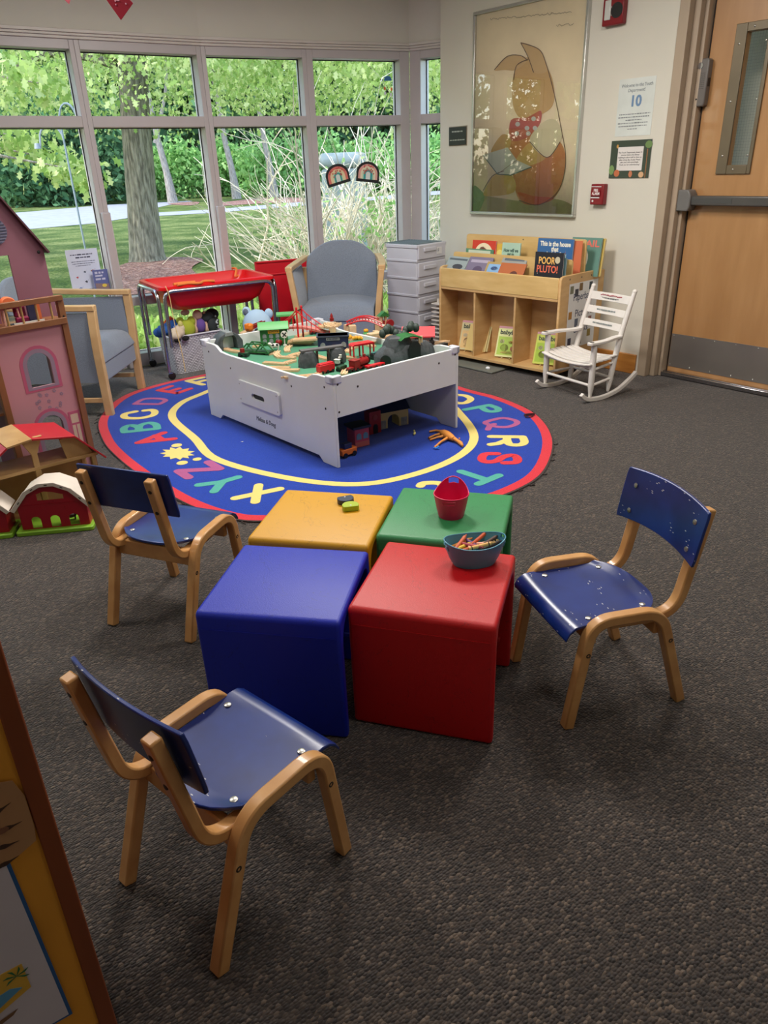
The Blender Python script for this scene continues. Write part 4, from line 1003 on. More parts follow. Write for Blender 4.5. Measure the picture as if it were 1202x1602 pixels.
# railway crossing sign and apple, cow
t = toy('toy_crossing_sign', 'white and black round crossing sign in front of the school', 'toy sign', 446, 541, -20)
k = M(); k.lathe([(.012, 0), (.012, .008)], 12); k.tube([(0, 0, .0), (0, 0, .06)], .0035, 8); build('post', k, 'toywhite', t)
k = M(); k.lathe([(.022, -.003), (.022, .003)], 16, T((0, -.004, .07)) @ RX(90)); d_ = build('disc', k, 'toywhite', t)
k = M(); k.box((0, -.0078, .07), (.034, .001, .007), ry=R(45)); k.box((0, -.0079, .07), (.034, .001, .007), ry=R(-45)); build('cross', k, 'toyblack', d_)
t = toy('toy_apple', 'shiny red round toy apple by the school', 'toy', 437, 540, 0); k = M(); k.lathe([(0, .002), (.012, 0), (.021, .012), (.022, .024), (.014, .034), (.004, .031), (0, .028)], 16); build('apple', k, 'darkred', t, smooth=60); k = M(); k.tube([(0, 0, .028), (.003, 0, .04)], .0018, 6); build('stem', k, 'toyblack', t)
def animal(name, lab, px, py, deg, m1, m2, s_=1, z=None):
    t = toy(name, lab, 'toy animal', px, py, deg, None, z); k = M()
    k.ball((0, 0, .028*s_), (.028*s_, .014*s_, .015*s_), 12); k.ball((.032*s_, 0, .040*s_), (.012*s_, .009*s_, .010*s_), 10); k.tube([(.018*s_, 0, .032*s_), (.030*s_, 0, .040*s_)], .008*s_, 8)
    for x in (-.018, .018):
        for y in (-.008, .008): k.tube([(x*s_, y*s_, .026*s_), (x*s_, y*s_, 0)], [.006*s_, .004*s_], 8)
    b = build('body', k, m1, t, smooth=60)
    k = M()
    for x, y in ((-.012, .010), (.008, -.010), (.012, .010), (-.02, -.008)): k.ball((x*s_, y*s_, .034*s_), (.009*s_, .005*s_, .007*s_), 8)
    k.tube([(-.027*s_, 0, .034*s_), (-.034*s_, 0, .016*s_)], .002*s_, 5); build('spot', k, m2, t, smooth=60)
    return t
animal('toy_cow', 'black and white toy cow left of the track pile', 431, 548, 150, 'toywhite', 'toyblack', 1.0)
# green truss bridge
t = toy('toy_truss_bridge', 'dark green truss bridge near the left edge of the table', 'toy bridge', 403, 553, -65)
k = M(); k.bb(-.10, .10, -.026, .026, .012, .020); build('deck', k, 'toygreend', t)
for s in (-1, 1):
    k = M(); y = s*.028; pts_ = [(-.10, .012), (-.05, .062), (0, .012), (.05, .062), (.10, .012)]
    for a, b in zip(pts_, pts_[1:]): k.tube([(a[0], y, a[1]), (b[0], y, b[1])], .0042, 6)
    k.tube([(-.05, y, .062), (.05, y, .062)], .0042, 6); k.tube([(-.10, y, .014), (.10, y, .014)], .0042, 6); build('truss', k, 'toygreen', t)
for x in (-.085, .085):
    k = M(); k.bb(x-.01, x+.01, -.028, .028, 0, .014); build('pier', k, 'toygreend', t)
t = toy('toy_wagon', 'green toy wagon with dark red wheel hub beside the crane', 'toy vehicle', 382, 558, -60)
k = M(); k.bb(-.03, .03, -.016, .016, .010, .026); build('chassis', k, 'toygreend', t, bevel=.002)
for x in (-.02, .02):
    k = M(); k.lathe([(.010, -.021), (.010, .021)], 12, T((x, 0, .010)) @ RX(90)); build('wheel', k, 'toyblack', t)
k = M(); k.lathe([(.014, 0), (.014, .022), (0, .024)], 14, T((-.008, 0, .026))); build('drum', k, 'darkred', t)
# suspension bridge
t = toy('toy_suspension_bridge', 'red suspension bridge with two tall pylons behind the track pile', 'toy bridge', 474, 535, -63); t.scale = (1.1, 1.1, 1.35)
k = M(); n = 14
q = [(-.16+.32*i/n, 0, .05+.018*math.sin(math.pi*i/n)) for i in range(n+1)]
k.strip(q, (0, 1, 0), .046, .009); build('deck', k, P(206, 130, 120), t)
for s in (-1, 1):
    y = s*.030
    k = M(); k.tube([(-.01, y, 0), (-.01, y, .155)], .0055, 8); k.ball((-.01, y, .157), .007, 8); build('pylon', k, 'toyred', t)
    k = M()
    for sg in (-1, 1):
        q = [(-.01+sg*.145*u, y, .150-.082*u**.8) for u in (0, .2, .4, .6, .8, 1)]; k.tube(q, .0028, 6)
        for u in (.2, .4, .6, .8): k.tube([(-.01+sg*.145*u, y, .150-.082*u**.8), (-.01+sg*.145*u, y, .054)], .0018, 5)
    build('cable', k, 'toyred', t)
k = M(); k.tube([(-.01, -.03, .146), (-.01, .03, .146)], .003, 6); build('crossbar', k, 'toyblack', t)
for x in (-.155, .155):
    k = M(); k.bb(x-.008, x+.008, -.03, -.022, 0, .055); k.bb(x-.008, x+.008, .022, .03, 0, .055); build('pier', k, 'toyred', t)
# navy station
t = toy('toy_station', 'navy blue toy station with tracks piled on its roof', 'toy building', 522, 546, -37)
k = M(); k.bb(-.092, .092, -.045, .045, 0, .088); build('walls', k, 'toynavy', t, bevel=.002)
k = M(); k.bb(-.098, .098, -.05, .05, .0805, .088); build('roof', k, P(60, 66, 84), t)
k = M(); k.bb(-.04, .04, -.0475, -.045, .062, .078); sg = build('sign', k, 'toygreyl', t)
k = M()
for i in range(8): k.bb(-.034+i*.0088, -.029+i*.0088, -.0482, -.0475, .066, .074)
build('lettering', k, 'toynavy', sg)
for x in (-.062, .062):
    k = M(); k.prism([(x-.015, .02), (x+.015, .02)]+arc(x, .035, .015, 0, 180, 8), .002, T((0, -.046, 0))); build('window', k, 'toygreyl', t)
k = M(); k.prism([(-.022, 0), (.022, 0)]+arc(0, .014, .022, 0, 180, 8), .002, T((0, -.046, 0))); build('archway', k, P(70, 40, 30), t)
# dark red block engine behind, lighthouse figure, blocks
t = toy('toy_engine', 'dark red toy engine in the far corner behind the navy station', 'toy train', 512, 506, -20, None, .4025); t.location = Vector((-.228, 3.486, TZ))+Vector((.761, .649, 0))*.78+Vector((-.649, .761, 0))*1.20
k = M(); k.bb(-.04, .04, -.014, .014, .008, .03); k.bb(-.04, -.012, -.014, .014, .03, .046); k.lathe([(.006, 0), (.006, .014)], 8, T((.025, 0, .03))); build('body', k, 'darkred', t, bevel=.002)
k = M()
for x in (-.025, 0, .025): k.lathe([(.009, -.017), (.009, .017)], 10, T((x, 0, .009)) @ RX(90))
build('wheel', k, 'toyblack', t)
bx = Vector((-.4, 5.03, .475)); bx2 = Vector((-.228, 3.486, 0))+Vector((.761, .649, 0))*.18+Vector((-.649, .761, 0))*1.245; bx2.z = TZ
t = thing('toy_lighthouse', 'little dark red and cream toy lighthouse on the back edge', 'toy building', aty(534, 506, 4.98)-Vector((0, 0, .0)), TR); t.location = Vector((-.228, 3.486, TZ))+Vector((.761, .649, 0))*.838+Vector((-.649, .761, 0))*1.09
k = M(); k.bb(-.016, .016, -.016, .016, 0, .055); build('block', k, 'track', t)
k = M(); k.lathe([(.016, .055), (.013, .10), (.015, .103), (.015, .108), (.009, .11), (.009, .125), (0, .142)], 12); build('tower', k, 'darkred', t)
k = M(); k.lathe([(.0155, .075), (.0148, .088)], 12); build('band', k, 'toywhite', t)
for i, (px, py, d_, lab) in enumerate((((552, 522, (.045, .045, .055), 'tall wooden block right of the navy station')), ((590, 533, (.03, .06, .06), 'wooden block beside the grey mountain')), ((590, 523, (.12, .05, .012), 'flat wooden plank on the blocks beside the mountain')), ((546, 517, (.05, .05, .04), 'wooden block with a black peg behind the caterpillar')))):
    t = toy('wooden_block', lab, 'toy block', px, py, -30+i*12, None, TZ+(.061 if i == 2 else 0)); k = M(); k.bb(-d_[0]/2, d_[0]/2, -d_[1]/2, d_[1]/2, 0, d_[2]); build('block', k, 'track', t, bevel=.002)
# caterpillar
t = toy('toy_caterpillar', 'yellow toy caterpillar with black eyes in the middle of the board', 'toy', 560, 532, -35)
k = M()
for i in range(5): k.ball((i*.020-.03, 0, .013+.003*math.sin(i*1.5)), (.014, .013, .013), 10)
build('body', k, 'toyyellow', t, smooth=60); k = M(); k.ball((-.05, 0, .022), .016, 12); hd_ = build('head', k, 'toyyellow', t, smooth=60)
k = M(); k.ball((-.060, -.010, .028), .005, 8); k.ball((-.063, .005, .028), .005, 8); build('eye', k, 'toyblack', hd_, smooth=60)
# red girder bridge
t = toy('toy_arch_bridge', 'red and white arched girder bridge at the back of the table', 'toy bridge', 573, 520, -62, None, TZ)
k = M(); n = 12; q = [(-.13+.26*i/n, 0, .045+.035*math.sin(math.pi*i/n)) for i in range(n+1)]; k.strip(q, (0, 1, 0), .044, .008); build('deck', k, 'toywhite', t)
for s in (-1, 1):
    k = M(); y = s*.026; lo_ = [(a, y, c_) for a, b, c_ in q]; up_ = [(a*.98, y, c_+.024) for a, b, c_ in q]; k.tube(lo_, .004, 6); k.tube(up_, .004, 6)
    for i in range(n): k.tube([lo_[i], up_[i+1]], .002, 5); k.tube([up_[i], lo_[i+1]], .002, 5)
    build('girder', k, 'toyred', t)
for x in (-.12, .12):
    k = M(); k.bb(x-.012, x+.012, -.024, .024, 0, .05); build('pier', k, 'track', t)
t = toy('toy_flower', 'yellow and green toy flower under the red girder bridge', 'toy', 573, 522, 0); k = M(); k.lathe([(.022, 0), (.018, .010), (0, .012)], 8); build('leaf_base', k, 'toygreenl', t); k = M(); k.ball((0, 0, .02), (.018, .018, .012), 8); build('bloom', k, 'toyyellow', t)
# clock tower
t = toy('toy_water_tower', 'green roofed post with a dark red round tank', 'toy building', 601, 520, -20)
k = M(); k.box((-.02, 0, .055), (.010, .03, .11)); k.box((.012, 0, .055), (.010, .03, .11)); build('post', k, 'track', t)
k = M(); k.prism([(-.04, .108), (.04, .108), (.0, .138)], .05); build('roof', k, 'toygreen', t)
k = M(); k.lathe([(.026, -.012), (.026, .012)], 18, T((.035, -.02, .06)) @ RX(90)); build('tank', k, 'darkred', t, bevel=.002)
# rock trestle
t = toy('toy_rock_trestle', 'grey rock bridge piers joined by a narrow track deck', 'toy bridge', 503, 571, -25)
def rock(c_, r):
    k = M(); n = 12; lv = [(0, 1.0), (.35, .96), (.7, .84), (.95, .68), (1, .55)]
    for z, s_ in lv:
        for j in range(n): a = 2*math.pi*j/n; q = s_*(1+.10*math.sin(j*2.6+z*3)); k.v.append((c_[0]+r[0]*q*math.cos(a), c_[1]+r[1]*q*math.sin(a), r[2]*z))
    for i in range(len(lv)-1):
        for j in range(n): k.f.append((i*n+j, i*n+(j+1) % n, (i+1)*n+(j+1) % n, (i+1)*n+j)); k.m.append(0)
    k.f.append(tuple(4*n+j for j in range(n))); k.m.append(0); return k
build('rock_pier', rock((-.075, 0), (.055, .05, .085)), 'toygrey', t, smooth=20)
build('rock_pier', rock((.095, .03), (.055, .05, .085)), 'toygrey', t, smooth=20)
k = M(); k.box((.01, .015, .089), (.25, .045, .009), rz=R(9)); build('deck', k, P(96, 92, 94), t)
k = M()
for x in (-.018, .045): 
    for y in (-.012, .018): k.box((x, y+.012, .043), (.008, .006, .086))
k.box((-.018, .015, .06), (.006, .034, .006)); k.box((.045, .018, .06), (.006, .034, .006)); build('trestle_leg', k, P(70, 44, 40), t)
k = M(); k.box((.01, -.01, -.001), (.0, .0, .0)); 
# tram, canopy, locomotive, red car
def vehicle(name, lab, px, py, deg, L, W_, Hh, m, roof=None, wh='toyblack', group=None, z=None, kind='bus'):
    t = toy(name, lab, 'toy train', px, py, deg, group, z); k = M()
    if kind == 'bus': k.prism(rrect(-L/2, L/2, .008, Hh, .008, 3), W_); build('body', k, m, t, bevel=.003)
    elif kind == 'loco':
        k.bb(-L/2, L/2, -W_/2, W_/2, .008, .016); k.lathe([(W_*.46, -L*.12), (W_*.46, L*.46), (W_*.3, L*.48)], 16, T((0, 0, .016+W_*.46)) @ RY(90)); build('body', k, m, t, bevel=.001)
        k = M(); k.bb(-L/2, -L*.16, -W_/2, W_/2, .016, Hh); k.bb(-L/2-.004, -L*.12, -W_/2-.003, W_/2+.003, Hh, Hh+.005); build('cab', k, roof or m, t, bevel=.002)
        k = M(); k.lathe([(.006, 0), (.008, .018), (0, .018)], 10, T((L*.34, 0, .016+W_*.85))); k.ball((L*.1, 0, .018+W_*.9), .007, 8); build('chimney', k, roof or 'toyblack', t)
    else: k.bb(-L/2, L/2, -W_/2, W_/2, .010, Hh); build('body', k, m, t, bevel=.003)
    if roof and kind == 'bus':
        k = M(); k.bb(-L/2+.004, L/2-.004, -W_/2+.003, W_/2-.003, Hh, Hh+.006); build('roof', k, roof, t, bevel=.002)
    n = 2 if L < .09 else 3
    for i in range(n):
        k = M(); x = -L*.34+L*.68*i/(n-1); k.lathe([(.009, -W_/2-.003), (.009, W_/2+.003)], 12, T((x, 0, .009)) @ RX(90)); build('wheel', k, wh, t)
    return t
t = vehicle('toy_tram', 'bright red boxy tram at the near corner of the table', 510, 583, 0, .10, .038, .048, 'toyred', 'redflat')
t = vehicle('toy_engine', 'small black and white engine ahead of the red tram', 531, 572, 20, .05, .028, .035, 'toyblack', 'toywhite', kind='loco')
t = vehicle('toy_engine', 'small dark green engine behind the red tram', 535, 580, 10, .06, .028, .03, 'toygreend', None)
t = vehicle('toy_engine', 'red steam engine with black front at the near edge', 563, 577, 12, .13, .045, .055, 'darkred', 'darkred', kind='loco')
k = M(); k.lathe([(.0225, .062), (.0225, .070), (0, .071)], 16, T((0, 0, .0367)) @ RY(90)); build('smokebox', k, 'toyblack', t)
t = vehicle('toy_wagon', 'long low red wagon at the near edge right of the steam engine', 587, 576, -2, .12, .03, .024, 'toyred', None, kind='flat')
t = vehicle('toy_engine', 'small red wheeled car just left of the red steam engine', 549, 582, 0, .04, .026, .026, 'darkred', None, kind='flat')
t = vehicle('toy_engine', 'black and teal engine at the mountain tunnel mouth', 588, 561, 10, .07, .03, .034, 'toyblack', P(60, 110, 110))
t = toy('toy_canopy', 'red two-arch platform canopy in the middle of the board', 'toy building', 567, 558, -12)
for x in (-.065, -.005, .065):
    k = M(); k.tube(round_path([(x, -.022, 0), (x, -.022, .075), (x, .022, .075), (x, .022, 0)], .015, 4), .005, 6); build('post', k, 'toyred', t)
k = M(); k.prism([(-.075, .07), (-.060, .084), (.060, .084), (.075, .07)], .056); build('roof', k, 'toyred', t, bevel=.003)
# grey mountain
t = toy('toy_mountain', 'large dark grey mountain tunnel with green roofed shelter', 'toy mountain', 634, 563, -16)
k = rock((0, 0), (.19, .085, .10)); build('mountain', k, 'toygrey', t, smooth=20)
k = rock((-.045, .0), (.10, .07, .14)); build('upper_rock', k, 'toygrey', t, smooth=20)
k = M()
for i in range(11): k.ball((-.11+.021*i, .055+random.uniform(-.02, .02), .15+.022*math.sin(i*.9)), (.022, .02, .026), 8)
build('bushes', k, P(52, 66, 60), t, smooth=50)
k = M(); k.prism([(-.075, .125), (-.05, .145), (.0, .150), (.05, .138), (.065, .125), (.05, .130), (0, .142), (-.05, .137)], .10, T((.01, -.03, 0))); build('roof', k, 'toygreen', t, bevel=.002)
k = M(); k.lathe([(.008, 0), (.008, .035)], 8, T((.075, -.055, .10))); k.lathe([(.006, 0), (.006, .05)], 8, T((.055, -.07, .085))); build('post', k, 'track', t)
k = M(); k.prism([(-.03, 0), (.03, 0)]+arc(0, .03, .03, 0, 180, 10), .004, T((-.155, -.072, 0)) @ RZ(-32)); build('tunnel_mouth', k, 'toyblack', t)
k = M(); k.prism([(-.036, .0), (.036, 0)]+arc(0, .06, .036, 0, 180, 10), .004, T((.02, -.083, .02))); build('shelter_opening', k, 'toyblack', t)
# farm station with red roof
t = toy('toy_farm_station', 'white toy station with a red pitched roof and brown archway', 'toy building', 655, 540, -45)
k = M(); k.bb(-.085, .085, -.05, .05, 0, .065); k.prism([(-.05, .065), (.05, .065), (0, .10)], .17, RZ(90)); build('walls', k, P(190, 170, 150), t)
k = M(); k.prism([(-.068, .058), (0, .104), (.068, .058), (.068, .066), (0, .113), (-.068, .066)], .20, RZ(90)); build('roof', k, P(206, 70, 76, .4), t)
k = M(); k.prism([(-.03, 0), (.03, 0)]+arc(0, .028, .03, 0, 180, 10), .003, T((0, -.0515, 0))); build('archway', k, P(44, 30, 26), t)
k = M(); k.prism([(-.026, 0), (.026, 0)]+arc(0, .028, .026, 0, 180, 10), .003, T((.0865, 0, 0)) @ RZ(90)); build('archway', k, P(44, 30, 26), t)
# heap of engines on the right
labs = ['black engine on top of the train heap at the right', 'black engine at the left end of the train heap', 'dark red engine low in the train heap', 'black wagon at the right end of the train heap', 'green and black engine behind the train heap', 'maroon wagon at the front of the train heap']
for i, (px, py, dg, dz) in enumerate(((672, 545, 10, .03), (664, 556, 35, 0), (678, 553, -20, 0), (692, 548, 5, 0), (666, 550, 80, 0), (688, 554, 30, 0))):
    t = vehicle('toy_engine', labs[i], px, py, dg, .075, .03, .04, ['toyblack', 'toyblack', 'darkred', 'toyblack', 'toygreend', 'darkred'][i], 'toyblack', kind='loco' if i in (0, 1, 4) else 'flat', z=TZ+dz)
    for ch in list(t.children)[:1]:
        pass
t = toy('toy_cottage', 'tiny white toy cottage with red roof by the mountain mouth', 'toy building', 603, 566, -10); k = M(); k.bb(-.025, .025, -.02, .02, 0, .03); build('walls', k, 'toywhite', t); k = M(); k.prism([(-.03, .03), (.03, .03), (0, .048)], .046); build('roof', k, P(214, 110, 90), t); k = M(); k.bb(-.016, -.004, -.021, -.02, .008, .02); k.bb(.006, .016, -.021, -.02, .008, .02); build('window', k, 'toyblack', t)
# toys under the table
RZ0 = .0095
def under(name, lab, cat, px, py, deg, z=RZ0): return thing(name, lab, cat, at(px, py, z), TR+R(deg))
t = under('toy_house', 'pink toy house front with two arched blue windows under the table', 'toy building', 566, 698, -10)
k = M(); k.bb(-.045, .045, -.01, .08, 0, .105); build('walls', k, P(176, 66, 84), t, bevel=.002)
k = M(); k.bb(-.055, .055, -.018, .09, .105, .118); build('roof', k, 'toyblack', t)
for x in (-.02, .022):
    k = M(); k.prism([(x-.015, .045), (x+.015, .045)]+arc(x, .065, .015, 0, 180, 8), .002, T((0, -.0112, 0))); build('window', k, P(90, 130, 150), t)
k = M(); k.bb(-.044, .044, -.0115, -.01, .004, .03); build('brick_base', k, P(186, 96, 90), t)
t = under('toy_truck', 'orange toy truck under the front corner of the table', 'toy vehicle', 544, 713, 0)
k = M(); k.bb(-.05, .05, -.022, .022, .012, .045); build('body', k, P(196, 96, 30), t, bevel=.004)
for x in (-.03, .03): k = M(); k.lathe([(.014, -.026), (.014, .026)], 12, T((x, 0, .014)) @ RX(90)); build('wheel', k, 'toyblack', t)
k = M(); k.bb(-.03, .02, -.018, .018, .045, .075); build('cab', k, 'toynavy', t, bevel=.003)
t = under('toy_barn_door', 'dark red toy fire house with round emblem under the table', 'toy building', 588, 678, -5)
k = M(); k.bb(-.04, .04, 0, .05, 0, .13); build('walls', k, 'darkred', t); k = M(); k.lathe([(.016, 0), (.016, .003)], 16, T((0, 0, .095)) @ RX(90)); build('emblem', k, P(150, 60, 60), t); k = M(); k.prism([(-.016, 0), (.016, 0)]+arc(0, .04, .016, 0, 180, 8), .003, T((0, -.001, 0))); build('doorway', k, 'toyblack', t)
t = under('toy_castle', 'cream toy station with blue roof and dark archway under the table', 'toy building', 616, 668, -14)
k = M(); k.prism([(-.10, 0), (-.038, 0)]+arc(0, .04, .038, 180, 0, 10)+[(.038, 0), (.10, 0), (.10, .11), (-.10, .11)], .09, T((0, .045, 0))); build('walls', k, P(196, 178, 120), t)
k = M(); k.prism([(-.06, .10), (.06, .10), (0, .15)], .21, T((0, .045, 0)) @ RZ(90)); build('roof', k, P(30, 40, 70), t)
k = M(); k.bb(-.09, -.05, -.002, 0, .0, .05); k.bb(.05, .09, -.002, 0, .0, .05); build('stonework', k, 'toygreyl', t)
t = under('toy_giraffe', 'orange toy giraffe lying on its side on the rug', 'toy animal', 699, 690, -60)
t.rotation_euler = (0, 0, 0); g0 = t.location.copy()
def gp_(x, y, z=.02): q = at(x, y, RZ0)-g0; return Vector((q.x, q.y, z))
k = M(); k.tube([gp_(690, 681), gp_(694, 683), gp_(700, 686), gp_(707, 690), gp_(710, 692)], [.012, .022, .024, .018, .012], 12)
k.tube([gp_(706, 689), gp_(712, 692, .018), gp_(718, 695, .014)], [.016, .011, .009], 10); k.tube([gp_(717, 694, .014), gp_(721, 697, .013), gp_(724, 700, .010)], [.010, .012, .006], 10); k.ball(gp_(719, 692, .022), .005, 6)
for a, b, c_ in (((693, 680), (683, 676), (672, 677)), ((692, 683), (682, 683), (671, 687)), ((703, 688), (690, 694), (680, 702)), ((698, 686), (684, 687), (673, 690))): k.tube([gp_(*a, .016), gp_(*b, .010), gp_(*c_, .007)], [.010, .0065, .0055], 8)
build('body', k, P(216, 140, 60), t, smooth=60)
t = under('toy_figure', 'tiny blue plastic figure beside the toy giraffe', 'toy', 683, 703, 10); k = M(); k.ball((0, 0, .008), (.014, .005, .005), 8); k.ball((.018, 0, .008), .007, 8); k.box((0, 0, .006), (.006, .035, .005), rz=.3); build('body', k, P(40, 120, 210), t, smooth=50)
t = under('toy_figure', 'tiny cream toy figure on the rug under the table', 'toy', 649, 680, 40); k = M(); k.ball((0, 0, .009), (.012, .008, .009), 8); k.ball((.012, .004, .018), .006, 8); k.ball((-.010, .002, .008), .007, 8); build('body', k, P(206, 196, 120), t, smooth=50)
t = under('hair_tie', 'dark tangled hair tie on the red rug border', 'hair tie', 828, 652, 0); k = M()
for i in range(3): k.tube([(.03*math.cos(a+i)+.01*i, .018*math.sin(a)+.006*i, .004+.003*i) for a in [x*.6 for x in range(11)]], .003, 5)
build('band', k, P(60, 20, 30), t)
t = under('paper_scrap', 'tiny white paper scrap on the blue rug left of the table', 'scrap', 379, 691, 0); k = M(); k.prism([(-.008, -.004), (.008, 0), (0, .007)], .001, T((0, 0, .001)) @ RX(90)); build('scrap', k, 'paper', t)

# ---------------------------------------------------------------- red water table
A0 = Vector((-1.53, 5.40, 0)); ur = Vector((.857, .515, 0)).normalized(); rzW = math.atan2(ur.y, ur.x)
wt = thing('water_table', 'red plastic sand and water table on chrome legs by the window', 'activity table', A0, rzW)
WX, WY, WZ = .87, .545, .655      # local x along the front, y toward the window
def rr3(x0, x1, y0, y1, r, z, n=5): return [(x, y, z) for x, y in rrect(x0, x1, y0, y1, r, n)]
k = M(); rings = []
prof_ = [(-.012, WZ-.012, .05), (-.012, WZ+.006, .05), (.0, WZ+.012, .05), (.022, WZ+.008, .045), (.03, WZ-.02, .045), (.075, WZ-.13, .07), (.13, WZ-.172, .08), (.17, WZ-.178, .08)]
for ins, z, r in prof_: rings.append(rr3(ins, WX-ins*1.15, ins*.7, WY-ins*.7, r, z))
for ins, z, r in prof_[::-1]:
    rings.append(rr3(ins-.004 if ins > .02 else ins, WX-ins*1.15+(.004 if ins > .02 else 0), ins*.7-.004, WY-ins*.7+.004, r, z-(.006 if ins > .02 else .004)))
n = len(rings[0])
for q in rings: k.v += q
for i in range(len(rings)-1):
    for j in range(n): k.f.append((i*n+j, i*n+(j+1) % n, (i+1)*n+(j+1) % n, (i+1)*n+j)); k.m.append(0)
h_ = len(prof_)
build('basin', k, 'redplastic', wt, smooth=50)
k = M(); k.poly(rr3(.16, WX-.18, .11, WY-.11, .08, WZ-.178)); k.poly(rr3(.16, WX-.18, .11, WY-.11, .08, WZ-.184)); build('basin_floor', k, 'redplastic', wt, smooth=0)
def chromeframe(nm, p): k = M(); k.tube(round_path(p, .07, 6), .0135, 10); o = build(nm, k, 'chrome', wt, smooth=60); return o
chromeframe('end_frame', [(-.022, .02, .07), (-.022, .02, WZ-.022), (-.022, WY-.02, WZ-.022), (-.022, WY-.02, .07)])
chromeframe('end_frame', [(WX+.015, .02, .07), (WX+.015, .02, WZ-.022), (WX+.015, WY-.02, WZ-.022), (WX+.015, WY-.02, .07)])
chromeframe('side_frame', [(.015, -.014, .24), (.015, -.014, WZ-.022), (WX-.02, -.014, WZ-.022), (WX-.02, -.014, .24)])
chromeframe('side_frame', [(.015, WY+.014, .24), (.015, WY+.014, WZ-.022), (WX-.02, WY+.014, WZ-.022), (WX-.02, WY+.014, .24)])
for x, y in ((-.022, .02), (-.022, WY-.02), (WX+.015, .02), (WX+.015, WY-.02)):
    k = M(); k.lathe([(.025, -.012), (.028, -.008), (.028, .008), (.025, .012)], 16, T((x+.012, y-.006, .028)) @ RX(90) @ RY(0)); c_ = build('caster', k, 'casters', wt, bevel=.002)
    k = M(); k.lathe([(.012, 0), (.012, .02)], 12, T((x, y, .052))); k.box((x+.006, y-.003, .05), (.03, .032, .006)); build('caster_fork', k, 'chrome', c_)
k = M(); k.tube(spline([(.12, -.018, WZ+.016), (.2, .0, WZ+.018), (.28, -.02, WZ+.014), (.33, .01, WZ+.02), (.4, -.012, WZ+.016)], 5), .010, 6)
k.tube(spline([(.10, .01, WZ+.018), (.18, .02, WZ+.02), (.26, .005, WZ+.02)], 5), .012, 6)
y_ = build('orange_rope', k, 'orangeyarn', None, smooth=60); y_.location = A0; y_.rotation_euler = (0, 0, rzW); tag(y_, 'orange rope lying along the front left rim of the red water table', 'rope')
k = M(); k.tube(spline([(.03, -.03, WZ+.02), (.045, -.040, .60), (.05, -.046, .42), (.07, -.055, .2), (.075, -.052, .06)], 6), .003, 5)
y_ = build('yellow_string', k, 'yellowyarn', None, smooth=60); y_.location = A0; y_.rotation_euler = (0, 0, rzW); tag(y_, 'thin yellow string hanging down beside the chrome leg', 'string')
k = M(); k.tube(spline([(WX-.12, .58, WZ+.02), (WX-.10, .50, WZ+.022), (WX-.13, .46, WZ-.03), (WX-.12, .42, WZ-.02)], 5), .010, 6)
y_ = build('orange_rope', k, 'orangeyarn', None, smooth=60); y_.location = A0; y_.rotation_euler = (0, 0, rzW); tag(y_, 'short orange rope hooked over the far rim of the red water table', 'rope')
# red lid leaning on the window
lt = Vector((-.98, 6.30, 0)); le = Vector((-.23, 6.62, 0)); d_ = (le-lt)
t = thing('table_lid', 'large flat red plastic lid leaning on the window behind the water table', 'lid', lt, math.atan2(d_.y, d_.x), rx=R(-4))
k = M(); k.bb(0, .80, -.012, .0, .0, .715); build('panel', k, 'redflat', t, bevel=.006)
k = M(); k.bb(0, .80, -.022, -.010, .60, .612); k.bb(0, .014, -.024, -.01, 0, .715); k.bb(0, .80, -.024, -.01, .70, .715); build('rim', k, 'redflat', t, bevel=.003)

# ---------------------------------------------------------------- wicker basket with plush toys
bk = Vector((-1.543, 5.509, 0)); bx_ = Vector((.178, .130, 0)).normalized(); rzB = math.atan2(bx_.y, bx_.x)
wb = thing('wicker_basket', 'white wicker basket full of plush toys under the water table', 'basket', bk, rzB)
BX, BY, BZ = .42, .28, .285
me = None
k = M(); uvq = []
lv = [(0, .025), (.06, .018), (.14, .010), (.22, .003), (BZ-.015, 0), (BZ, -.004)]
def bring(ins, z, off=0): return rr3(ins+off, BX-ins-off, ins+off, BY-ins-off, .03, z, 3)
for z, i_ in lv: k.v += bring(i_, z)
nb = len(bring(0, 0))
for i in range(len(lv)-1):
    for j in range(nb): k.f.append((i*nb+j, i*nb+(j+1) % nb, (i+1)*nb+(j+1) % nb, (i+1)*nb+j)); k.m.append(0)
off0 = len(lv)*nb
for z, i_ in lv[::-1]: k.v += bring(i_, max(z, .012), .007)
for i in range(len(lv)-1):
    for j in range(nb): k.f.append((off0+i*nb+j, off0+i*nb+(j+1) % nb, off0+(i+1)*nb+(j+1) % nb, off0+(i+1)*nb+j)); k.m.append(0)
for j in range(nb): k.f.append(((len(lv)-1)*nb+j, (len(lv)-1)*nb+(j+1) % nb, off0+(j+1) % nb, off0+j)); k.m.append(0)
k.f.append(tuple(2*off0-nb+j for j in range(nb))); k.m.append(0)
ob = build('basket_wall', k, 'wicker', wb, smooth=30, recalc=False)
uv = ob.data.uv_layers.new(name='UVMap'); per = [0]
rr0 = bring(0, 0)
for j in range(nb): a = Vector(rr0[j]); b = Vector(rr0[(j+1) % nb]); per.append(per[-1]+(b-a).length)
for pl in ob.data.polygons:
    js = [ob.data.loops[l].vertex_index % nb for l in pl.loop_indices]; wrap = (max(js)-min(js)) > nb/2
    for l in pl.loop_indices:
        vi = ob.data.loops[l].vertex_index; j = vi % nb; u_ = per[j] if not (wrap and j == 0) else per[nb]; uv.data[l].uv = (u_, ob.data.vertices[vi].co.z)
k = M(); rg = bring(-.004, BZ); k.tube(rg+[rg[0]], .007, 8, caps=False); build('rim', k, 'whiteplastic', wb, smooth=60)
k = M(); k.prism(rrect(-.024, .024, -.009, .009, .009, 5), .003, T((-.0015, .12, .235)) @ RZ(-90)); build('hand_hole', k, P(120, 90, 64), wb)
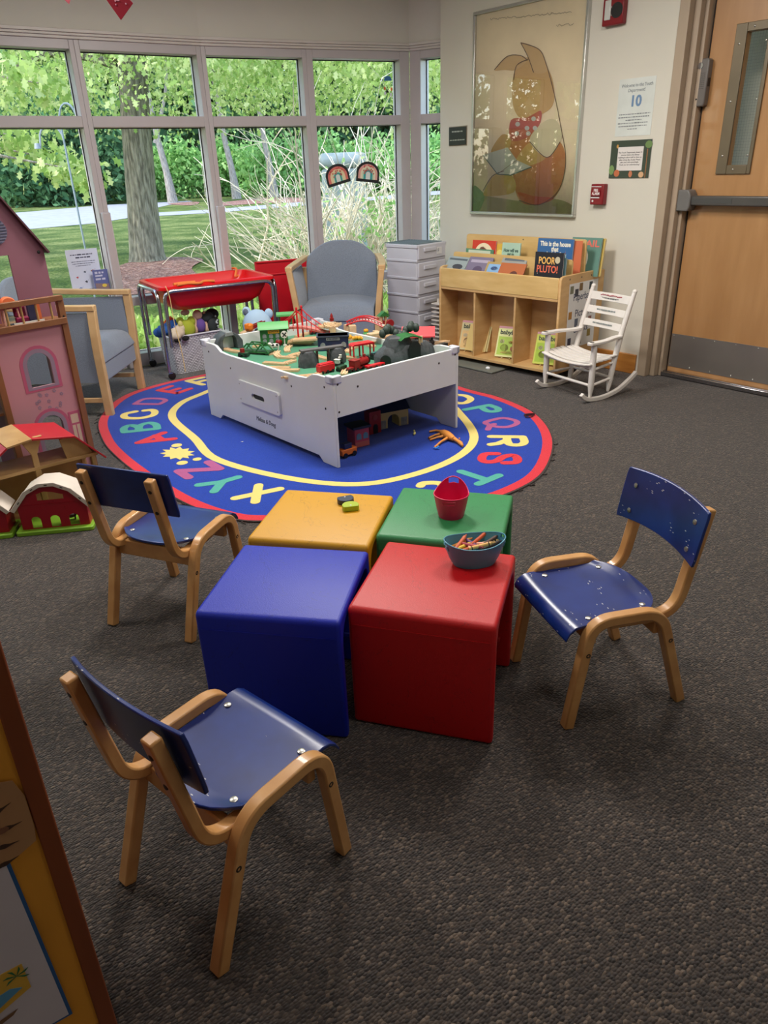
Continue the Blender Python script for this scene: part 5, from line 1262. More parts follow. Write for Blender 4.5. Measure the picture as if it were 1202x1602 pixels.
def Bp(x, y, z): q = bk+bx_*x+Vector((-bx_.y, bx_.x, 0))*y; return Vector((q.x, q.y, z))
def plush(name, lab, p, rz, blobs, m, extras=()):
    t = thing(name, lab, 'plush toy', p, rz); k = M()
    for c_, r in blobs: k.ball(c_, r, 12)
    o = build('body', k, m, t, smooth=80)
    for nm_, bl, mm in extras:
        k = M()
        for c_, r in bl: k.ball(c_, r, 10)
        build(nm_, k, mm, t, smooth=80)
    return t
plush('plush_toy', 'blue plush toy slumped on the left corner of the basket', Bp(.03, .14, .30), rzB, [((0, 0, .02), (.06, .05, .035)), ((.05, -.02, .045), (.045, .035, .03)), ((-.03, .04, .0), (.04, .04, .03)), ((.03, .03, .03), (.03, .03, .03))], P(40, 90, 170, .9), [('stripe', [((.045, -.05, .035), (.018, .006, .012))], P(120, 150, 210, .9))])
plush('plush_toy', 'orange and red plush toy behind the blue one in the basket', Bp(.10, .20, .34), rzB, [((0, 0, 0), (.05, .03, .035)), ((-.04, 0, .0), (.03, .025, .03)), ((.0, 0, .035), (.012, .01, .02))], P(226, 130, 50, .9), [('fin', [((-.01, -.01, .03), (.035, .02, .018))], P(206, 60, 40, .9))])
plush('plush_toy', 'cream plush dog with black nose hanging over the basket edge', Bp(.04, -.015, .285), rzB, [((.02, .03, .02), (.05, .04, .035)), ((.0, .0, .01), (.03, .03, .025)), ((.05, .04, .04), (.03, .03, .03))], P(214, 196, 172, .9), [('ear', [((.0, -.012, -.012), (.024, .014, .016)), ((.055, -.010, -.010), (.024, .014, .016))], P(24, 22, 24, .9))])
plush('plush_toy', 'olive green round plush toy at the front of the basket', Bp(.16, .055, .335), rzB, [((0, 0, -.01), (.055, .05, .055)), ((-.03, .02, .04), (.025, .022, .022)), ((.04, .01, .03), (.03, .025, .03))], P(160, 170, 50, .9), [('paw', [((-.05, -.03, .03), (.016, .014, .02))], P(210, 200, 120, .9))])
plush('plush_rabbit', 'tan plush rabbit in purple on top of the basket', Bp(.26, .06, .345), rzB, [((0, 0, .055), (.030, .028, .030)), ((-.022, 0, .02), (.014, .014, .055)), ((.045, 0, .02), (.014, .014, .055)), ((-.03, 0, -.03), (.022, .02, .032)), ((.05, 0, -.03), (.022, .02, .032)), ((-.07, .02, .075), (.03, .016, .018))], P(206, 170, 146, .9), [('shirt', [((.01, 0, -.01), (.035, .03, .048))], P(104, 76, 150, .9))])
pd = plush('plush_toy', 'dark patterned plush bundle with pale dots at the right of the basket', Bp(.37, .10, .335), rzB, [((0, 0, .0), (.06, .055, .05)), ((-.03, -.02, .04), (.05, .04, .035)), ((.03, .02, .045), (.045, .04, .035)), ((-.01, -.05, -.01), (.03, .02, .045))], P(44, 50, 52, .9))
k = M()
for i in range(40):
    a = random.uniform(0, 6.28); e = random.uniform(-.6, 1.2); k.ball((.062*math.cos(a)*math.cos(e)*.98, .057*math.sin(a)*math.cos(e)*.98, .052*math.sin(e)), .006, 6)
build('dots', k, P(190, 200, 205, .9), pd, smooth=80)
bq = at(398, 545, 0); bq = Vector((-.86, 5.42, .0))
plush('plush_bear', 'pale blue plush bear sitting behind the train table', bq, 0, [((0, 0, .13), (.13, .11, .14)), ((-.01, -.01, .31), (.10, .09, .10)), ((-.075, 0, .395), (.028, .018, .03)), ((.07, 0, .38), (.028, .018, .03)), ((-.10, -.06, .04), (.05, .09, .04)), ((.10, -.06, .04), (.05, .09, .04))], P(170, 196, 220, .95), [('inner_ear', [((-.078, -.014, .395), (.018, .010, .02))], P(96, 104, 120, .9)), ('nose', [((0, -.10, .30), (.018, .012, .012))], P(40, 40, 46, .9))])

[o for o in S.objects if o.name.startswith('plush_bear')][0].scale = (1.1, 1.1, 1.2)
for o in S.objects:
    if o.name.startswith(('plush_toy', 'plush_rabbit')) and not o.parent: o.scale = (1.22, 1.22, 1.25)
# ---------------------------------------------------------------- armchairs
def armchair(lab, c_, rz, AH=.70, BH=.85, W_=.66, D_=.66, flare=.045):
    """local -y faces front; x is width; origin at the floor centre"""
    t = thing('armchair', lab, 'armchair', (c_[0], c_[1], 0), rz, 'grey blue armchairs with wooden arms')
    f = -D_/2; b = D_/2
    for s in (-1, 1):
        x0 = s*(W_/2-.03)
        k = M()
        # front leg: curves outward at the top
        q = [(x0, f+.03, 0), (x0+s*.0, f+.03, .25), (x0+s*.012, f+.025, .45), (x0+s*flare, f+.02, AH-.012)]
        k.strip(spline(q, 4), (0, 1, 0), .050, .042); build('front_leg', k, 'beech', t, bevel=.004)
        k = M(); k.strip([(x0, b-.03, 0), (x0, b-.06, .30), (x0+s*.01, b-.06, AH-.05)], (1, 0, 0), .040, .045); build('rear_leg', k, 'beech', t, bevel=.004)
        k = M(); q = [(x0+s*flare, f-.004, AH), (x0+s*flare, f+.14, AH+.002), (x0+s*.02, b-.20, AH+.012), (x0-s*.01, b-.04, AH+.025)]
        k.strip(spline(q, 5), (1, 0, 0), .052, .034); build('arm_rail', k, 'beech', t, bevel=.005)
        k = M(); k.strip([(x0, f+.05, .105), (x0, b-.05, .105)], (1, 0, 0), .022, .030); build('side_stretcher', k, 'beech', t, bevel=.003)
        k = M(); n = 8
        for i in range(n+1):
            u = i/n; z = .22+u*(AH-.25)
            o = s*(.012*max(0, (z-.3)/.4)+(flare-.012)*max(0, (z-.45)/.25)**1.3*.8)
            for y in (f+.05, b-.07): k.v.append((x0-s*.012+o, y, z)); k.v.append((x0+s*.008+o, y, z))
        for i in range(n):
            a = i*4; c2 = a+4
            for p_, q_ in ((0, 1), (1, 3), (3, 2), (2, 0)): k.f.append((a+p_, a+q_, c2+q_, c2+p_)); k.m.append(0)
        k.f += [(0, 2, 3, 1), (n*4, n*4+1, n*4+3, n*4+2)]; k.m += [0, 0]
        build('side_panel', k, 'fabric', t, smooth=60, recalc=True)
    # seat cushion
    k = M(); nx, ny = 14, 14; hw = W_/2-.055; fs = []; vs = []
    for i in range(nx+1):
        x = -1+2*i/nx
        for j in range(ny+1):
            q = j/ny; y = f+.015+q*(D_-.14); e = .075*(1-abs(x)**6)*1.0; fy = min(1, q/.22); rnd = .085*(1-(1-fy)**2.2)**.5 if fy < 1 else .085
            vs.append((x*hw, y-.012*math.sin(math.pi*min(1, q*1.2))*0, .345+rnd+.030*(1-x*x)*(1 if q > .1 else q/.1)))
    for i in range(nx):
        for j in range(ny): a = i*(ny+1)+j; fs.append((a, a+ny+1, a+ny+2, a+1))
    base = len(vs)
    for i in range(nx+1):
        for j in range(ny+1): v = vs[i*(ny+1)+j]; vs.append((v[0], v[1], .33))
    for i in range(nx):
        for j in range(ny): a = base+i*(ny+1)+j; fs.append((a, a+1, a+ny+2, a+ny+1))
    for i in range(nx): a = i*(ny+1); fs.append((a, base+a, base+a+ny+1, a+ny+1)); a += ny; fs.append((a, a+ny+1, base+a+ny+1, base+a))
    for j in range(ny): fs.append((j, j+1, base+j+1, base+j)); a = nx*(ny+1)+j; fs.append((a, base+a, base+a+1, a+1))
    k.add(vs, fs); build('seat_cushion', k, 'fabric', t, smooth=60, recalc=True, bevel=.006)
    k = M(); k.bb(-hw-.004, hw+.004, f+.022, b-.10, .215, .335); build('seat_apron', k, 'fabric', t, bevel=.012, seg=3)
    # back: slightly barrelled with a crowned top
    k = M(); n = 16; m_ = 8; vs = []; fs = []
    for side in (0, 1):
        for i in range(n+1):
            x = -1+2*i/n
            for j in range(m_+1):
                q = j/m_; zt = AH+.02+(BH-AH-.02)*(1-abs(x)**2.6)
                z = .30+q*(zt-.30); wdt = (hw+.012)*(1-.02*q)
                y = b-.13+.06*q-.045*(x*x)+(.075 if side else 0)
                if q > .85: y += (.02 if not side else -.018)*((q-.85)/.15)**2
                vs.append((x*wdt, y, z))
    nn = (n+1)*(m_+1)
    for i in range(n):
        for j in range(m_): a = i*(m_+1)+j; fs.append((a, a+1, a+m_+2, a+m_+1)); fs.append((nn+a, nn+a+m_+1, nn+a+m_+2, nn+a+1))
    for i in range(n): a = i*(m_+1); fs.append((a, a+m_+1, nn+a+m_+1, nn+a)); a += m_; fs.append((a, nn+a, nn+a+m_+1, a+m_+1))
    for j in range(m_): fs.append((j, nn+j, nn+j+1, j+1)); a = n*(m_+1)+j; fs.append((a, a+1, nn+a+1, nn+a))
    k.add(vs, fs); build('backrest', k, 'fabric', t, smooth=60, recalc=True, bevel=.01, seg=3)
    return t
armchair('grey blue armchair in front of the window, facing the train table', (-.285, 5.98), R(-3), .72, .868, .66, .62)
armchair('grey blue armchair behind the dollhouse, facing right', (-2.02, 4.87), R(88), .675, .83, .69, .66, .0)

# ---------------------------------------------------------------- drawer tower
tw = Vector((.335, 6.10, 0)); ang = R(47)
t = thing('drawer_tower', 'white plastic drawer tower in the corner by the window', 'drawer unit', tw, ang)
TWW, TWD, TH = .36, .33, .825
k = M(); k.bb(0, TWW, .012, TWD, .02, TH-.03)
build('carcass', k, 'whiteplastic', t, bevel=.004)
k = M()
for i in range(6):
    z = .02+i*.134; k.bb(-.006, TWW+.006, .006, TWD+.004, z, z+.018)
build('shelf_lip', k, 'whiteplastic', t, bevel=.003)
k = M(); k.bb(-.006, TWW+.006, .0, TWD+.006, TH-.03, TH-.004); build('top_rim', k, 'whiteplastic', t, bevel=.004)
k = M()
for i in range(15): k.box((.03+i*.0215, TWD/2, TH-.002), (.012, TWD-.05, .005))
for j in range(14): k.box((TWW/2, .03+j*.026, TH-.0015), (TWW-.04, .006, .005))
build('top_grille', k, P(110, 126, 132), t)
for i in range(6):
    z = .040+i*.134
    k = M(); k.bb(.008, TWW-.008, -.004, .014, z, z+.108); dw = build('drawer', k, 'whiteplastic', t, bevel=.005)
    k = M(); k.bb(.07, .22, -.014, -.003, z+.055, z+.085); build('handle', k, 'whiteplastic', dw, bevel=.004)
k = M(); k.bb(.235, .30, -.0065, -.004, .735, .785); lb = build('label_card', k, 'paper', t); text('lettering', 'F', .04, 'inkblue', lb, T((.255, -.007, .76)), .0003)
# wire rack with pale fins between tower and shelf
t = thing('book_rack', 'narrow white rack of stacked pale slats between tower and bookshelf', 'rack', (.50, 5.93, 0), R(-47))
for i in range(12):
    k = M(); k.bb(-.10, .05, .0, .14, .03+i*.032, .040+i*.032); build('slat', k, 'whitepaint', t, bevel=.003)
k = M(); k.bb(-.09, -.075, .06, .075, 0, .42); k.bb(.03, .045, .06, .075, 0, .42); build('upright', k, 'whitepaint', t)

# ---------------------------------------------------------------- bookshelf
BO = Vector((.478, 5.793, 0)); bu = Vector((.741, -.80, 0)).normalized(); BA = math.atan2(bu.y, bu.x); bn = Vector((-bu.y, bu.x, 0))
bs = thing('book_display_shelf', 'birch plywood picture book display shelf against the wall', 'bookshelf', BO, BA)
SW, SD = 1.088, .53
def sidep(x):
    q = [(0, .045), (SD, .045), (SD, .692), (.47, .70), (.04, .70), (.012, .694), (0, .675)]
    k = M(); k.prism(q, .019, T((x, 0, 0)) @ RZ(90)); return k
build('side_panel', sidep(.0095), 'birch', bs, bevel=.004)
build('side_panel', sidep(SW-.0095), 'birch', bs, bevel=.004)
k = M(); k.bb(.019, SW-.019, 0, SD-.02, .045, .066); build('bottom_shelf', k, 'birch', bs, bevel=.003)
k = M(); k.bb(.019, SW-.019, 0, SD-.02, .535, .552); build('tray_floor', k, 'birch', bs, bevel=.002)
k = M(); k.bb(.019, SW-.019, -.002, .016, .552, .688); build('tray_lip', k, 'birchh', bs, bevel=.004)
for x in (.348, .716): k = M(); k.bb(x-.008, x+.008, .004, SD-.03, .066, .535); build('divider', k, 'birch', bs, bevel=.002)
k = M(); k.bb(.019, SW-.019, .20, .21, .066, .535); build('inner_back', k, 'birch', bs)
def stepboard(y, h, x0=.0, x1=SW):
    return plate('display_board', [(x0+.019, .552), (x1-.019, .552), (x1-.019, h-.02)]+arc(x1-.039, h-.02, .02, 0, 90, 4)+arc(x0+.039, h-.02, .02, 90, 180, 4)+[(x0+.019, h-.02)], [], .014, 'birchh', bs, T((0, y, 0)))
stepboard(.15, .790); stepboard(.30, .905); 
k = M(); k.bb(.019, SW-.019, SD-.02, SD-.008, .045, .69); build('back_panel', k, 'birch', bs)
k = M()
for y in (.10, .24, .36): k.lathe([(.006, 0), (.006, .001)], 10, T((SW+.0005, y, .672)) @ RY(90))
k.lathe([(.005, 0), (.005, .001)], 10, T((.55, .2925, .885)) @ RX(90)); build('screw', k, 'bronze', bs)
for x, y in ((.08, .05), (SW-.08, .05), (.08, SD-.08), (SW-.08, SD-.08)):
    k = M(); k.lathe([(.022, -.01), (.022, .01)], 14, T((x, y, .022)) @ RX(90)); k.box((x, y, .04), (.025, .028, .01)); build('caster', k, 'casters', bs)
k = M(); k.bb(.15, .17, -.0008, .0, .655, .675); build('label_stub', k, P(236, 222, 190), bs)
def BL(x, y, z): return BO+bu*x+bn*y+Vector((0, 0, z))
# poster on the side panel
ps = thing('shelf_sign', 'laminated paperback picture books sign on the shelf end', 'sign', BL(SW+.001, 0, 0), BA+R(90))
k = M(); k.bb(.10, .45, -.0015, 0, .20, .64); build('sheet', k, 'paper', ps)
for s_, z in (('Paperback', .545), ('Picture', .435), ('Books', .325)):
    text('lettering', s_, .07, P(40, 50, 90), ps, T((.275, -.002, z)), .0004, width=.24 if s_ == 'Paperback' else .17)
for i, (x, z, c3) in enumerate(((.13, .60, (120, 120, 100)), (.24, .61, (120, 90, 50)), (.36, .605, (60, 70, 80)), (.19, .575, (60, 60, 70)), (.34, .49, (140, 50, 50)), (.13, .43, (170, 120, 50)), (.40, .44, (110, 90, 80)), (.38, .37, (150, 110, 100)), (.38, .28, (150, 130, 60)), (.14, .25, (60, 60, 80)), (.27, .24, (60, 40, 30)), (.21, .375, (90, 100, 120)))):
    k = M(); k.bb(x-.02, x+.02, -.0022, -.0015, z-.025, z+.025); build('thumbnail', k, P(*c3), ps)
def book(lab, p, rz, w_, h_, th, cover, art=(), words=(), rx=-14, name='picture_book', group=None, cat='book'):
    """stands on its lower edge; local x width, z height, front faces -y"""
    t = thing(name, lab, cat, p, rz, group, rx=0); t.rotation_euler = (R(rx), 0, rz)
    k = M(); k.bb(-w_/2, w_/2, -.0015, 0, 0, h_); k.bb(-w_/2, w_/2, th, th+.0015, 0, h_); k.bb(-w_/2-.001, -w_/2+.001, 0, th, 0, h_); cv = build('cover', k, cover, t)
    k = M(); k.bb(-w_/2+.001, w_/2-.003, 0, th, .003, h_-.003); build('pages', k, 'paper', t)
    for nm_, shp, m in art:
        k = M(); k.prism([(x*w_-w_/2, z*h_) for x, z in shp], .0005, T((0, -.0018, 0))); build(nm_, k, m, cv, smooth=0)
    for s_, x, z, sz, m, wd in words:
        text('title', s_, sz, m, cv, T((x*w_-w_/2, -.0022, z*h_)), .0002, width=wd*w_ if wd else None, space=.8, bold=.0015)
    return t
def sq(x0, x1, z0, z1): return [(x0, z0), (x1, z0), (x1, z1), (x0, z1)]
def ov(cx, cz, rx_, rz_, n=14): return [(cx+rx_*math.cos(2*math.pi*i/n), cz+rz_*math.sin(2*math.pi*i/n)) for i in range(n)]
g1 = 'picture books standing in the display shelf'
# front tray
book('black picture book titled POOR PLUTO! in the front tray', BL(.955, .030, .570), BA+R(4), .215, .272, .010, P(24, 26, 36), [('moon', ov(.80, .83, .09, .08), P(200, 190, 160)), ('figure', ov(.5, .14, .12, .1), P(220, 110, 140)), ('stars', ov(.12, .5, .01, .01), P(200, 200, 210))], [('POOR', .42, .80, .062, P(236, 184, 96), .58), ('PLUTO!', .46, .60, .062, P(226, 110, 80), .74)], -3, group=g1)
book('pale teal book edge behind the black picture book', BL(.965, .062, .553), BA+R(2), .20, .255, .008, P(110, 150, 156), [], [], -3, group=g1)
book('light blue book just behind the black picture book', BL(.93, .085, .553), BA, .215, .275, .008, P(150, 186, 200), [], [], -4, group=g1)
for i, (x, w_, h_, c3, lab, art, wd) in enumerate((
    (.10, .20, .16, (150, 160, 160), 'grey green magazine at the left end of the front tray', [('animals', ov(.6, .45, .25, .15), P(60, 60, 66)), ('masthead', sq(.06, .94, .8, .9), P(84, 92, 98))], ()),
    (.32, .20, .17, (120, 110, 134), 'purple grey magazine second from left in the front tray', [('lettering_band', sq(.1, .9, .72, .86), P(170, 160, 180)), ('figure', ov(.5, .35, .2, .2), P(88, 74, 100))], ()),
    (.47, .14, .14, (172, 146, 92), 'small tan book with a blue cover picture in the front tray', [('panel', sq(.12, .9, .2, .86), P(130, 170, 210)), ('heart', ov(.5, .6, .2, .12), P(70, 90, 150))], ()),
    (.625, .20, .14, (176, 96, 50), 'orange brown western magazine in the front tray', [('figure', ov(.62, .3, .16, .25), P(90, 44, 30))], ()),
    (.60, .20, .17, (150, 150, 146), 'grey magazine behind the orange brown western one', [('masthead', sq(.1, .9, .82, .94), P(90, 100, 110))], ()))):
    book(lab, BL(x, .032+(.028 if i == 4 else .0), .640+(.012 if i == 4 else 0)), BA+R((-4, 3, 5, 4, 2)[i]), w_*1.05, h_*.92, .006, P(*c3), art, wd, -36, group=g1)
for i in range(3): book(['third magazine down at the left end of the front tray', 'second magazine down at the left end of the front tray', 'magazine leaning behind the grey green one at the far left'][i], BL(.085+.012*i, .045+.014*i, .648+.010*i), BA-R(6-3*i), .20, .105, .004, P(130+20*i, 140+15*i, 140+12*i), [], [], -44, group=g1)
# middle tray
book('red book with a rainbow arch in the middle row', BL(.27, .185, .665), BA, .22, .21, .010, P(206, 62, 40), [('arch', arc(.5, .5, .40, 0, 180, 14, .42)+arc(.5, .5, .24, 180, 0, 14, .25), P(240, 226, 190)), ('cloud', ov(.45, .62, .16, .18), P(120, 60, 40)), ('base', sq(.05, .95, .28, .44), P(236, 220, 160))], [], -4, group=g1)
book('green dinosaur strip book low in the middle row, left end', BL(.24, .170, .640), BA, .26, .175, .006, P(90, 140, 110), [('pattern', sq(.1, .9, .8, .95), P(200, 210, 190))], [], -4, group=g1)
book('yellow book beside the rainbow arch book', BL(.41, .20, .665), BA, .12, .19, .008, P(222, 184, 70), [('figure', ov(.5, .6, .3, .2), P(236, 214, 120))], [], -4, group=g1)
book('pale green book How will we get to the Beach?', BL(.52, .180, .665), BA+R(3), .155, .205, .008, P(170, 200, 180), [], [('How will we\nget to\nthe Beach?', .5, .62, .032, P(70, 100, 90), .8)], -6, group=g1)
book('blue book This is the house that Jack built in the back row', BL(.875, .205, .645), BA+R(2), .28, .265, .010, P(50, 100, 156), [('house', ov(.35, .28, .2, .16), P(170, 60, 140)), ('cow', ov(.8, .2, .14, .26), P(236, 236, 236))], [('This is the house\nthat\nJack built', .5, .74, .042, P(236, 232, 216), .86)], -4, group=g1)
book('orange book edge on the right end behind the blue book', BL(1.015, .225, .665), BA+R(22), .11, .235, .010, P(206, 110, 70), [], [], -6, group=g1)
book('green grey book titled SNAIL at the right end', BL(1.01, .37, .66), BA+R(6), .22, .25, .012, P(96, 140, 128), [('figure', ov(.45, .45, .16, .26), P(226, 226, 214))], [('SNAIL', .5, .84, .06, P(226, 116, 100), .86)], -8, group=g1)
book('yellow edged book behind the SNAIL book', BL(1.03, .40, .66), BA+R(2), .20, .245, .010, P(206, 176, 90), [], [], -8, group=g1)
# magazines in the lower compartments on small wire stands
ar1 = [('picture', sq(.08, .92, .10, .62), P(176, 206, 90)), ('animal', ov(.35, .3, .18, .12), P(120, 70, 60)), ('flower', ov(.72, .28, .12, .1), P(206, 80, 110)), ('header', sq(.0, 1, .94, 1), P(214, 120, 150))]
for i, (x, c3, pc, lab) in enumerate(((.24, (206, 196, 150), (226, 190, 130), 'babybug magazine in the left compartment'), (.60, (222, 226, 160), (176, 206, 90), 'babybug magazine in the middle compartment'), (.945, (196, 206, 90), (160, 190, 60), 'babybug magazine in the right compartment behind the rocking chair'))):
    a_ = [('picture', sq(.06, .94, .06, .66), P(*pc)), ('leaf', ov(.22, .5, .1, .07), P(236, 226, 190)), ('bug', ov(.6, .48, .1, .05), P(206, 110, 60)), ('petal', ov(.84, .5, .08, .06), P(150, 60, 70)), ('sky', ov(.5, .14, .3, .05), P(230, 206, 120)), ('animal', ov(.35, .3, .18, .12), P(150, 110, 80)), ('flower', ov(.72, .28, .12, .1), P(206, 80, 110)), ('header', sq(.0, 1, .93, 1), P(206, 150, 160))]
    book(lab, BL(x-.01, .095, .078), BA+R(16), .185, .225, .006, P(*c3), a_, [('babybug', .5, .80, .045, P(64, 74, 60), .84)], -22, name='magazine', group='magazines in the lower compartments', cat='magazine')
    st = thing('display_easel', ['wire easel holding the left compartment magazine', 'wire easel holding the middle compartment magazine', 'wire easel holding the right compartment magazine'][i], 'easel', BL(x-.01, .095, .066), BA+R(20), 'wire display easels')
    for s_ in (-.03, .03):
        k = M(); k.tube([(s_, -.03, .012), (s_, -.028, .003), (s_, .01, .010), (s_, .075, .13), (s_, .085, .002)], .0022, 6); build('wire', k, P(226, 206, 150), st)
for i in range(4): book('%s issue stacked behind the left compartment babybug' % ['nearest', 'second', 'third', 'rearmost'][i], BL(.275+.010*i, .085+.011*i, .080), BA+R(5+2*i), .15, .20, .004, P(226-10*i, 200-6*i, 130), [], [], -22, name='magazine', group='magazines in the lower compartments', cat='magazine')
# board under the shelf
t = thing('flat_board', 'thin grey board lying half under the bookshelf', 'board', BL(.42, -.03, 0), BA+R(-2)); k = M(); k.bb(-.22, .22, -.09, .12, .004, .014); build('board', k, P(110, 112, 104), t, bevel=.002); k = M(); k.ball((.13, -.03, .02), (.02, .015, .012), 8); build('cloth_tag', k, 'paper', t)

# ---------------------------------------------------------------- rocking chair
rk0 = Vector((1.119, 4.847, 0)); rd = Vector((.5015, -.8651, 0)); RA = math.atan2(rd.y, rd.x)
rc = thing('rocking_chair', 'small white painted slat back rocking chair by the bookshelf', 'rocking chair', rk0, RA)
RW = .413; yb = .225
def turned(p, q, r0, r1=None, m_='whitepaint'):
    k = M(); k.tube([p, Vector(p).lerp(Vector(q), .5), q], [r0, (r0+(r1 or r0))/2+.001, r1 or r0], 12); return k
for i, x in enumerate((0, RW)):
    xi = x*.84+RW*.08
    # front legs, taper to foot
    k = M(); k.tube([(x, 0, .035), (x, 0, .085), (x, 0, .10), (x, .0, .24), (x, .0, .36)], [.010, .017, .019, .019, .018], 12); build('front_leg', k, 'whitepaint', rc, smooth=50)
    k = M(); k.tube([(xi, yb-.035, .03), (xi, yb-.03, .07), (xi, yb-.025, .10), (xi, yb, .24), (xi, yb+.045, .42), (xi, yb+.115, .632)], [.009, .016, .018, .018, .017, .014], 12); k.ball((xi, yb+.118, .639), (.016, .016, .015), 12); build('back_post', k, 'whitepaint', rc, smooth=50)
    k = M(); q = [(x, -.075, .062), (x, -.055, .040), (x, 0, .018), (x, .12, .013), (x, .25, .040), (x, .36, .10), (x, .40, .130)]
    k.strip(spline(q, 4), (1, 0, 0), .022, .026); build('rocker', k, 'whitepaint', rc, bevel=.003)
    k = M(); q = [(x, -.035, .372), (x, .08, .372), (xi, .20, .372), (xi, yb+.03, .375)]; k.strip(spline(q, 4), (1, 0, 0), .042, .017); k.lathe([(.023, -.0085), (.023, .0085)], 14, T((x, -.03, .372))); build('armrest', k, 'whitepaint', rc, bevel=.003)
    for z in (.115, .215): k = turned((x, 0, z-.01), (xi, yb-.02, z), .0085); build('side_rung', k, 'whitepaint', rc, smooth=50)
for z in (.105, .215): build('front_rung', turned((0, 0, z), (RW, 0, z), .009), 'whitepaint', rc, smooth=50)
build('rear_rung', turned((RW*.085, yb-.02, .12), (RW*.915, yb-.02, .12), .009), 'whitepaint', rc, smooth=50)
for i, (z, h_) in enumerate(((.585, .052), (.502, .045), (.420, .046))):
    yy = yb+.045+(z-.42)*.307
    k = M(); n = 8; q = []
    k.strip([(RW*.085+RW*.83*j/n, yy+.012*math.sin(math.pi*j/n), z) for j in range(n+1)], (0, .29, 1), h_, .009); sl_ = build('back_slat', k, 'whitepaint', rc, bevel=.002)
    k = M(); rnd = random.Random(i)
    x = RW*.30
    while x < RW*.68: w_ = rnd.uniform(.004, .010); k.box((x, yy+.0035, z+.004-(.0 if i else .012)), (w_, .002, .009), rz=0); x += w_+.004
    build('lettering', k, P(130, 140, 140) if i else P(90, 96, 96), sl_)
    if i == 0:
        k = M(); x = RW*.30
        while x < RW*.72: w_ = rnd.uniform(.006, .014); k.box((x, yy+.0055, z+.010+rnd.uniform(-.002, .003)), (w_, .002, .006)); x += w_+.003
        build('lettering', k, P(170, 80, 90), sl_)
for i in range(7):
    y = -.02+i*.039; k = M(); n = 10
    q = [(-.012+(RW+.024)*j/n+0, y, .245-.016*math.sin(math.pi*j/n)+.006*((j/n-.5)*2)**4 - (.006 if i == 0 else 0) + .002*i) for j in range(n+1)]
    if i > 4: q = [(a*.88+RW*.06, b, c_) for a, b, c_ in q]
    k.strip(q, (0, 1, 0), .034, .011); build('seat_slat', k, 'whitepaint', rc, bevel=.003)

# ---------------------------------------------------------------- on the picture wall
def wt(name, lab, cat, s_, z, off=0.0, rot=0, group=None):
    t = thing(name, lab, cat, wp(s_, z, off), WA, group); return t
def wpix(x, y, s0=0, z0=0, off=0):       # where a sight line meets the picture wall, as (along, up) from (s0, z0)
    d = _fw*F_PX+_rt*(x-601)+_up*(801-y); o = Vector((0, 0, EYE)); p0 = wp(0, 0, off); kk = (p0-o).dot(WN)/d.dot(WN); q = o+d*kk-p0
    return (q.dot(WU)-s0, q.z-z0)
PS0, PS1, PZ0, PZ1 = -1.672, -.645, 1.02, 2.385
pf = wt('framed_picture', 'large framed drawing in a thin silver frame on the wall', 'picture', PS0, PZ0)
PW, PH = PS1-PS0, PZ1-PZ0
for nm_, b in (('frame_rail', (0, PW, 0, .020)), ('frame_rail', (0, PW, PH-.020, PH)), ('frame_rail', (0, .020, .02, PH-.02)), ('frame_rail', (PW-.020, PW, .02, PH-.02))):
    k = M(); k.bb(b[0], b[1], -.032, 0, b[2], b[3]); build(nm_, k, paint('silver_frame', (200, 200, 196), .3, .8) if 'silver_frame' not in bpy.data.materials else bpy.data.materials['silver_frame'], pf, bevel=.003)
k = M(); k.bb(.02, PW-.02, -.012, 0, .02, PH-.02); sheet = build('sheet', k, P(238, 224, 194), pf)
pzm = lambda x, y: wpix(700+x/2.394, y/2.394, PS0, PZ0, .012)
def art(name, pts_, m, lv, sp=True):
    q = [pzm(*p) for p in pts_]
    if sp: q = [(p.x, p.y) for p in spline([(a, b, 0) for a, b in q], 5, True)]
    q = [(min(max(a, .022), PW-.022), min(max(b, .022), PH-.022)) for a, b in q]
    k = M(); k.prism(q, .0004, T((0, -.0125-.0005*lv, 0))); build(name, k, m, sheet, smooth=0)
def line(name, pts_, lv, w_=.005, m=None, sp=True):
    q = [pzm(*p) for p in pts_]
    if sp: q = [(p.x, p.y) for p in spline([(a, b, 0) for a, b in q], 5)]
    k = M(); k.strip([(a, -.0128-.0005*lv, b) for a, b in q], (0, 1, 0), .0004, w_); build(name, k, m or P(110, 90, 80), sheet, smooth=0)
art('grass_patch', [(98, 715), (130, 730), (200, 742), (300, 755), (400, 745), (470, 770), (480, 815), (96, 798)], P(170, 164, 118), 1)
art('grass_shadow', [(98, 700), (125, 712), (140, 740), (120, 790), (97, 795)], P(132, 162, 118), 2)
art('orange_shape', [(235, 500), (330, 470), (430, 540), (440, 640), (410, 730), (340, 765), (270, 750), (245, 640)], P(196, 134, 86), 3)
art('red_base', [(265, 720), (330, 735), (400, 742), (345, 766), (290, 762)], P(200, 96, 66), 4)
art('tan_shape', [(255, 260), (320, 210), (385, 270), (402, 370), (370, 420), (280, 445), (245, 380)], P(206, 174, 122), 3)
art('leaf_shape', [(277, 160), (345, 185), (370, 235), (372, 270), (325, 270), (305, 210)], P(208, 180, 134), 4)
art('leaf_shape', [(178, 262), (225, 215), (275, 208), (300, 225), (260, 262), (215, 262)], P(208, 180, 134), 4)
art('red_band', [(240, 450), (300, 440), (352, 415), (345, 470), (300, 515), (240, 525)], P(190, 102, 90), 6)
for i, (x, y) in enumerate(((265, 465), (300, 480), (325, 445), (262, 500), (330, 480), (305, 500))):
    art('dot', [(x+9*math.cos(a), y+9*math.sin(a)) for a in [j*.7 for j in range(9)]], P(196, 204, 196), 7, False)
art('pale_patch', [(345, 470), (395, 445), (428, 480), (425, 530), (375, 590), (310, 530)], P(214, 206, 172), 6)
